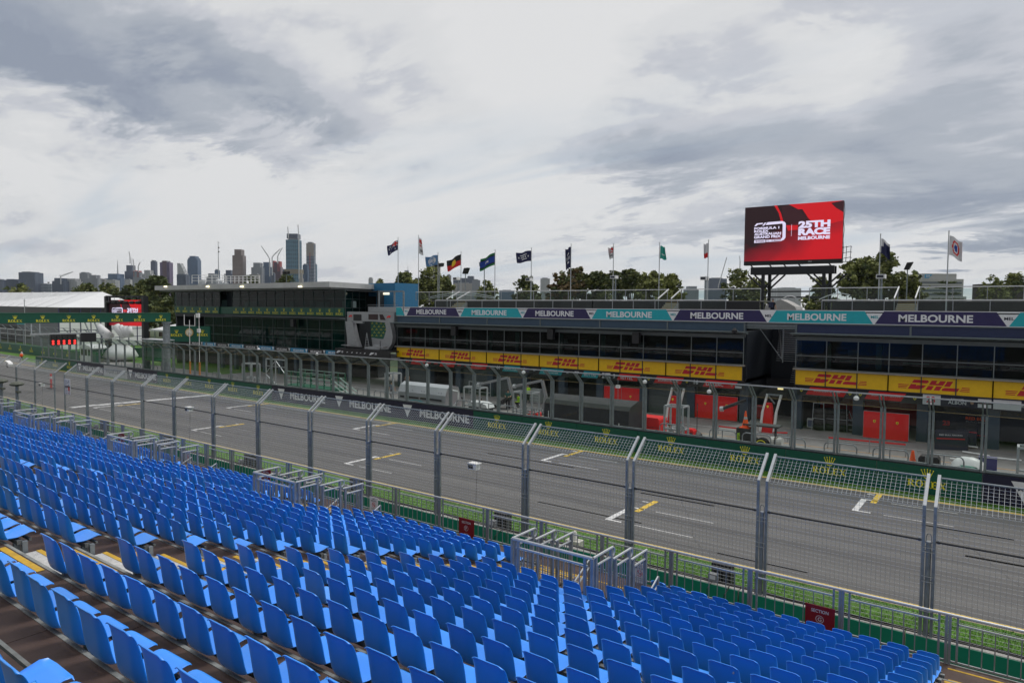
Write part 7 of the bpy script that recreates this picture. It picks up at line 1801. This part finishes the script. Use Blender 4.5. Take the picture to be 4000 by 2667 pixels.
def cone(p, s_, label):
    r = thing('traffic_cone', p, label, 'cone', 'orange traffic cones in the pit lane'); mb = MB(); mb.lathe(p, [(.19*s_, .03), (.17*s_, .05), (.10*s_, .42*s_)], orange, 12); mb.lathe(p+V((0, 0, .55*s_)), [(.075*s_, 0), (.03*s_, .28*s_)], orange, 12); mb.box(p.x-.24*s_, p.x+.24*s_, p.y-.24*s_, p.y+.24*s_, 0 if p.z < .1 else p.z, p.z+.03, orange); mb.build('body', r)
    mb = MB(); mb.lathe(p+V((0, 0, .42*s_)), [(.101*s_, 0), (.076*s_, .13*s_)], mat('grey_band', (.35, .36, .36), .4), 12); mb.build('reflective_band', r)
p = AY(3565, 1786, 39.6); cone(V((p.x, 39.6, 0)), 1.9, 'orange traffic cone with a grey band by the open flight case'); p = AZ(2912, 1645); p = AY(2912, 1645, 42.5); cone(V((p.x, 42.5, 1.32)), 1.25, 'orange cone standing on the black tyre stack')
p = AY(2912, 1700, 42.5); r = thing('black_cabinet', (p.x, 42.5, 0), 'tall black cover with yellow lettering at the end of the left wing', 'cabinet'); mb = MB(); mb.box(p.x-.45, p.x+.45, 42.1, 43, .02, 1.32, black); mb.build('body', r); T = MB(); T.text('MONSTER', (p.x-.3, 42.09, .6), Z, -XA, .16, cy_, .03, w=.9); T.build('lettering', r)
# open flight case, tyre trolleys, jerry bins, boxes on right
fc = mat('flight_case_grey', (.20, .20, .20), .5); p = AY(3585, 1768, 41.5)
r = thing('flight_case', (p.x, 41.5, 0), 'open grey flight case with its lid raised', 'case'); mb = MB(); mb.box(p.x, p.x+1.2, 41.3, 42.6, .02, .62, fc); mb.build('body', r); mb = MB(); mb.prism([(0, 0), (0, 1.3), (.7, 1.3), (.7, 0)], (p.x, 41.3, .62), V((-.35, 0, .75)), YA, (.03, 0, .02), fc); mb.build('lid', r)
mb = MB()
for a in (0, 1.2): mb.bar((p.x+a, 41.3, .03), (p.x+a, 41.3, .64), .04, .04, galvb, YA)
mb.bar((p.x, 41.3, .64), (p.x+1.2, 41.3, .64), .04, .04, galvb); mb.build('edging', r)
for j, (px, py, lb) in enumerate(((3200, 1680, 'stack of black tyres on a steel trolley in the right garage'), (3240, 1680, 'second black tyre stack left of the free standing red screen'), (3288, 1685, 'third tyre stack with a trolley frame in the right garage'))):
    p = AZ(px, py); r = thing('tyre_stack', p, lb, 'tyres', 'tyre stacks in the right wing garage')
    for k in range(4): mb = MB(); mb.lathe((p.x, p.y, .08+.38*k), [(.28, 0), (.40, .02), (.43, .12), (.43, .25), (.40, .35), (.28, .36)], rubber, 16); mb.build('tyre', r, smooth=True)
    mb = MB()
    for s_ in (-.42, .42): mb.cyl((p.x+s_, p.y-.42, .05), (p.x+s_*.8, p.y-.42, 2.0), .02, galvb, 5)
    mb.bar((p.x-.4, p.y-.42, .9), (p.x+.4, p.y-.42, .9), .03, .03, galvb); mb.bar((p.x-.36, p.y-.42, 2.0), (p.x+.36, p.y-.42, 2.0), .03, .03, galvb); mb.build('trolley', r)
p = AZ(3166, 1672); r = thing('drum_rack', p, 'small white rack beside the tyre stacks', 'rack'); mb = MB(); mb.box(p.x-.25, p.x+.25, p.y, p.y+.3, .05, .7, white); mb.build('frame', r); mb = MB(); mb.box(p.x-.2, p.x+.2, p.y-.01, p.y, .12, .6, mat('blue_grey_cans', (.15, .18, .3), .5)); mb.build('cans', r)
p = AZ(3315, 1688); r = thing('tool_trolley', p, 'narrow shelved tool trolley by the column in the right wing', 'trolley'); mb = MB()
for z in (.15, .5, .85): mb.box(p.x-.28, p.x+.28, p.y, p.y+.4, z, z+.04, galvb)
for s_ in (-.28, .28): mb.bar((p.x+s_, p.y, 0), (p.x+s_, p.y, .95), .04, .04, galvb, YA)
mb.bar((p.x-.2, p.y, .95), (p.x, p.y, 1.5), .03, .03, galvb, YA); mb.bar((p.x+.2, p.y, .95), (p.x, p.y, 1.5), .03, .03, galvb, YA); mb.build('shelf', r)
nv = mat('navy_cabinet', (.012, .016, .035), .5); p = AZ(3650, 1755)
r = thing('navy_counter', p, 'dark navy counter with a red stripe and white words in the right wing', 'counter'); mb = MB(); mb.prism([(0, 0), (1.7, .8), (1.7, 1.5), (0, .7)], (p.x, p.y, .02), XA, YA, (0, 0, 1.15), nv); mb.build('body', r)
T = MB(); d2 = V((1.7, .8, 0)).normalized(); T.box(0, 0, 0, 0, 0, 0, nv); T = MB(); T.flat([(0.1, 0), (1.7, 0), (1.7, .07), (.1, .07)], p+V((0, -.02, .68)), d2, Z, redl); T.text('RED BULL RACING', p+d2*.9+V((0, -.03, .95)), d2, Z, .09, signw, .01, w=1.3); T.build('stripe', r)
p = AY(3760, 1660, 54.0); r = thing('garage_backdrop', (p.x, 54, 0), 'dark navy garage backdrop with orange and white lettering', 'backdrop'); x0 = AY(3655, 1660, 54).x; mb = MB(); mb.box(x0, x0+7.5, 54, 54.05, .3, 2.5, nv); mb.build('panel', r); T = MB()
T.text('ASTON MARTIN', (x0+2.3, 53.97, 1.85), XA, Z, .12, mat('dim_white', (.25, .25, .27), .6), .01, w=1.3); T.text('RED BULL', (x0+2.3, 53.97, 1.6), XA, Z, .2, orange, .03, w=1.25); T.text('RACING', (x0+2.3, 53.97, 1.38), XA, Z, .1, _mats['dim_white'], .01, w=1.2); T.text('23', (x0+.6, 53.97, 1.15), XA, Z, .34, redl, .05); T.text('LEADING', (x0+1.9, 53.97, .8), XA, Z, .09, _mats['dim_white'], .02); T.flat([(1.5, .5), (3.0, .5), (3.0, .55), (1.5, .55)], (x0, 53.97, 0), XA, Z, redl)
T.text('ASTON MARTIN', (x0+6.2, 53.97, 1.85), XA, Z, .12, _mats['dim_white'], .01, w=1.3); T.text('RACING', (x0+6.2, 53.97, 1.5), XA, Z, .14, redl, .02); T.build('lettering', r)
p = AZ(3775, 1750); r = thing('navy_trolley', p, 'dark navy wheeled cabinet with a red stripe and white base frame', 'trolley'); mb = MB(); mb.box(p.x-.5, p.x+.5, p.y, p.y+.7, .2, 1.15, nv); mb.build('body', r); mb = MB(); mb.box(p.x-.52, p.x+.52, p.y-.02, p.y, 1.02, 1.06, redl); mb.build('stripe', r); mb = MB(); mb.bar((p.x-.6, p.y-.05, .15), (p.x+.6, p.y-.05, .15), .06, .08, white); mb.build('base', r)
p = AY(3822, 1800, 40.5); r = thing('blue_panel_case', (p.x, 40.5, 0), 'upright case with purple blue panels behind the rightmost full screen', 'case'); mb = MB(); mb.box(p.x, p.x+.75, 40.4, 40.8, .1, 1.5, mat('violet_panel', (.05, .045, .17), .5)); mb.build('body', r); mb = MB()
for z in (.1, .8, 1.5): mb.box(p.x-.02, p.x+.77, 40.38, 40.4, z-.02, z+.02, galvb)
mb.build('edging', r)
p = AY(3787, 1815, 39.0); r = thing('plastic_sheet', (p.x, 39, 0), 'crumpled white plastic sheet over a low green tank', 'cover'); mb = MB(); n_ = 14; vs = []
for i in range(n_+1):
    for j in range(5):
        u = i/n_; v = j/4; vs.append((p.x-.75+1.4*u, 38.75+.9*v, 1.55+.1*math.sin(u*math.pi)-.30*abs(2*v-1)**2*1.2+.05*mnoise.noise(V((u*5, v*5, 0)))-.28*((2*u-1)**4)))
mb.add(vs, [(i*5+j, i*5+j+1, (i+1)*5+j+1, (i+1)*5+j) for i in range(n_) for j in range(4)], mat('plastic_white', (.55, .57, .57), .35)); mb.build('sheet', r, smooth=True); mb = MB(); mb.lathe((p.x-.05, 39.2, .2), [(.4, 0), (.55, .5), (.6, .95), (.5, 1.1)], mat('pale_green_tank', (.12, .30, .24), .5), 14); mb.build('tank', r)
rbox(p.x-2.1, p.x-1.2, 38.8, 39.5, 1.5, 'low black case just behind the screens at right', m_=black)
# floor level tubes and rods
for (a, b, lb, m_) in (((3760, 1768), (3865, 1785), 'white pole lying on the pit lane left of the violet case', white), ((3710, 1795), (3795, 1805), 'second white pole lying nearer the screens', white), ((3865, 1790), (3990, 1803), 'white pole lying at the right edge', white)):
    p, q = AZ(*a), AZ(*b); r = thing('white_pole', p, lb, 'pole', 'white poles lying on the pit lane'); mb = MB(); mb.cyl(p+V((0, 0, .08)), q+V((0, 0, .08)), .05, m_, 6); mb.build('pole', r)
p = AZ(3012, 1760); r = thing('gas_cylinder', p, 'pale drum with a black band on a pallet beside the tyres', 'drum'); mb = MB(); p = AY(3036, 1712, 42); mb.cyl((p.x-.35, 42, .75), (p.x+.3, 42, .8), .30, mat('pale_drum', (.5, .5, .48), .4), 14); mb.build('drum', r); mb = MB(); mb.cyl((p.x-.12, 42, .765), (p.x-.02, 42, .77), .305, black, 14); mb.build('band', r); mb = MB(); mb.box(p.x-.5, p.x+.6, 41.6, 42.5, .35, .45, mat('pallet_wood', (.35, .22, .12), .8)); mb.box(p.x-.4, p.x+.5, 41.7, 42.4, .0, .35, wallg); mb.build('pallet', r)
p = AY(2975, 1715, 42); r = thing('tyre_pair', (p.x, 42, 0), 'black tyres with a yellow band by the red tape stands', 'tyres')
for (dx, dz, st__) in ((0, 0, 1), (-.55, 0, 0)): mb = MB(); mb.cyl((p.x+dx, 41.9, .45), (p.x+dx, 42.3, .45), .43, rubber, 18); mb.build('tyre', r)
mb = MB(); mb.cyl((p.x, 41.88, .45), (p.x, 41.9, .45), .33, _mats['yellow_lettering'], 18); mb.cyl((p.x, 41.86, .45), (p.x, 41.885, .45), .28, rubber, 18); mb.build('yellow_band', r)
p = AY(3010, 1668, 42.5); r = thing('work_table', (p.x, 42.5, 0), 'dark work table with bent legs in front of the large red gantry', 'table'); mb = MB(); mb.box(p.x-1.6, p.x+.5, 42.3, 43.2, 1.5, 1.6, wallg); mb.build('table_top', r)
for dx in (-1.4, .3): mb = MB(); mb.bar((p.x+dx, 42.5, 0), (p.x+dx, 42.5, 1.5), .12, .12, black, YA); mb.build('leg', r)
p = AZ(2975, 1640); r = thing('red_crate', p, 'dark red framed crate in the gap between the wings', 'crate'); mb = MB(); mb.box(p.x-.6, p.x+.6, p.y, p.y+.8, .05, 1.05, mat('dim_red_wall', (.2, .01, .01), .5)); mb.build('body', r); mb = MB()
for a in (-.6, .6): mb.bar((p.x+a, p.y-.02, 0), (p.x+a, p.y-.02, 1.08), .05, .05, galv, YA)
for z in (.05, 1.05): mb.bar((p.x-.6, p.y-.02, z), (p.x+.6, p.y-.02, z), .05, .05, galv)
mb.build('frame', r)
# mid garage clutter: cabinets, wheels, hoses near the mechanics
p = AZ(2085, 1575); r = thing('white_cabinet', p, 'white tool cabinet beside the neon vested person', 'cabinet'); mb = MB(); mb.box(p.x-.5, p.x+.7, p.y, p.y+.6, .05, 1.3, galvb); mb.build('body', r); mb = MB(); [mb.box(p.x-.45, p.x+.65, p.y-.01, p.y, .2+.25*i, .22+.25*i, wallg) for i in range(4)]; mb.build('drawer', r)
p = AZ(2090, 1615); r = thing('floor_mat', p, 'black mat with a curved handle on the pit lane', 'mat'); mb = MB(); mb.box(p.x-1.0, p.x+1.0, p.y-.5, p.y+.4, .01, .06, black); mb.build('mat', r); mb = MB(); mb.tube([p+V((-.3+.06*i, 0, .06+.35*math.sin(math.pi*i/10))) for i in range(11)], .035, rubber, 5); mb.build('handle', r)
p = AZ(1890, 1545); r = thing('air_tank', p, 'row of black cylinders on a wheeled frame under the left silver boom', 'cylinders'); 
for k in range(3): mb = MB(); mb.cyl(p+V((-1.6+.1*k, .3*k, .75)), p+V((.6+.1*k, .3*k, .75)), .3, blacksteel, 12); mb.build('cylinder', r)
mb = MB(); mb.bar(p+V((-1.8, -.1, .35)), p+V((.9, -.1, .35)), .06, .06, galvb); mb.bar(p+V((-1.8, -.1, 1.3)), p+V((.9, -.1, 1.3)), .06, .06, galvb); [mb.bar(p+V((a, -.1, 0)), p+V((a, -.1, 1.35)), .06, .06, galvb, YA) for a in (-1.8, .9)]; mb.build('frame', r)
p = AZ(1965, 1600); r = thing('ramp_panel', p, 'black slanted panel leaning on the pit lane near the mechanics', 'panel'); mb = MB(); mb.prism([(0, 0), (1.6, 1.0), (1.7, .85), (.15, -.1)], p+V((-1.2, 0, .15)), XA, Z, (0, .9, 0), black); mb.build('panel', r)
p = AY(1880, 1600, 39.2); r = thing('white_cover', (p.x, 39.2, 1.2), 'white rounded cover just behind the screens above the first green board', 'cover'); mb = MB(); mb.prism([(-.95, .0), (.95, 0), (.8, .25), (.3, .38), (-.8, .38)], (p.x, 38.7, 1.3), XA, Z, (0, .9, 0), tentw); mb.build('cover', r); mb = MB(); mb.box(p.x-.9, p.x+.9, 38.8, 39.5, 0, 1.3, wallg); mb.build('base', r)
p = AZ(1790, 1590); r = thing('saw_horse', p, 'small dark folding stand on the pit lane right of the silver timing stand', 'stand'); mb = MB(); mb.box(p.x-.35, p.x+.4, p.y, p.y+.3, .8, .9, wallg)
for a in (-.3, .35): mb.bar((p.x+a*1.3, p.y, 0), (p.x+a, p.y+.1, .8), .05, .05, wallg, YA)
mb.build('stand', r)
p = AY(2414, 1510, 44); r = thing('hanging_lamp', (p.x, 44, 1.2), 'white lamp on a thin rod with a red end over the black covered stand', 'lamp'); mb = MB(); a = AY(2414, 1480, 44); b = AY(2414, 1600, 44); mb.cyl(a, b, .02, galv, 5); mb.build('rod', r); mb = MB(); mb.box(p.x-.14, p.x+.14, 43.9, 44.1, p.z-.1, p.z+.12, white); mb.build('lamp_head', r); mb = MB(); mb.box(p.x-.08, p.x+.08, 43.95, 44.05, b.z-.05, b.z+.18, redscr); mb.build('end_piece', r)
p = AY(2723, 1640, 45); r = thing('boom_stand', (p.x, 45, 0), 'thin black stand with a heavy base in front of the red partition', 'stand'); mb = MB(); mb.cyl((p.x, 45, 0), (p.x, 45, 2.2), .025, black, 5); mb.lathe((p.x, 45, 0), [(.4, 0), (.35, .12), (.1, .3)], black, 10); mb.build('stand', r)
for k, (px, py) in enumerate(((1667, 1425), (2045, 1453), (2519, 1490), (2770, 1528), (3345, 1554), (1010, 1363), (1238, 1382))):
    p = AY(px, py, 36.6); r = thing('wall_camera', p, 'small round camera hung on the leaning screens, %s from the left' % nth((k+3) if k < 5 else k-4), 'camera', 'small white cameras on the leaning glass screens'); mb = MB(); mb.lathe(p+V((0, 0, -.12)), [(.06, 0), (.12, .04), (.13, .14), (.05, .22)], white, 10); mb.cyl(p+V((0, 0, .1)), p+V((0, .1, .3)), .015, galv, 4); mb.build('dome', r)
for k, (px, py, Y_) in enumerate(((2148, 1305, 51.2), (1770, 1293, 51.2), (1140, 1262, 51.2), (2482, 1320, 51.2))):
    p = AY(px, py, Y_); r = thing('hanging_speaker', p, ['second black speaker from the left under the left wing canopy', 'black speaker under the canopy of the left wing', 'black speaker under the control building canopy', 'black speaker under the canopy right of centre'][k], 'loudspeaker', 'black speakers hanging under the canopies')
    mb = MB(); mb.box(p.x-.3, p.x+.3, Y_, Y_+.4, p.z-.45, p.z+.45, black); mb.build('cabinet', r)
p = AY(2869, 1292, 50.8); r = thing('dome_camera', p, 'black dome camera on an arm at the right end of the left wing', 'camera'); mb = MB(); mb.lathe(p+V((0, 0, -.2)), [(.05, 0), (.18, .08), (.2, .25), (.1, .4)], black, 12); mb.build('dome', r); mb = MB(); mb.cyl(p+V((0, .1, .1)), p+V((.5, 1.1, -.35)), .04, galvd, 6); mb.build('arm', r)

# ------------------------------------------------------------------ haze
mh = bpy.data.materials.new('haze'); mh.use_nodes = True; nt = mh.node_tree; nt.nodes.clear(); o_ = nt.nodes.new('ShaderNodeOutputMaterial'); pv = nt.nodes.new('ShaderNodeVolumePrincipled')
pv.inputs['Color'].default_value = (.78, .86, 1.0, 1); pv.inputs['Density'].default_value = .00004; pv.inputs['Anisotropy'].default_value = .2; nt.links.new(pv.outputs[0], o_.inputs['Volume'])
USE_HAZE = True
if USE_HAZE:
    mb = MB(); mb.box(-4600, 3600, -400, 4600, -1.1, 420, mh); o = mb.build('haze', kind='stuff'); o['label'] = 'thin pale air haze fading the far skyline'
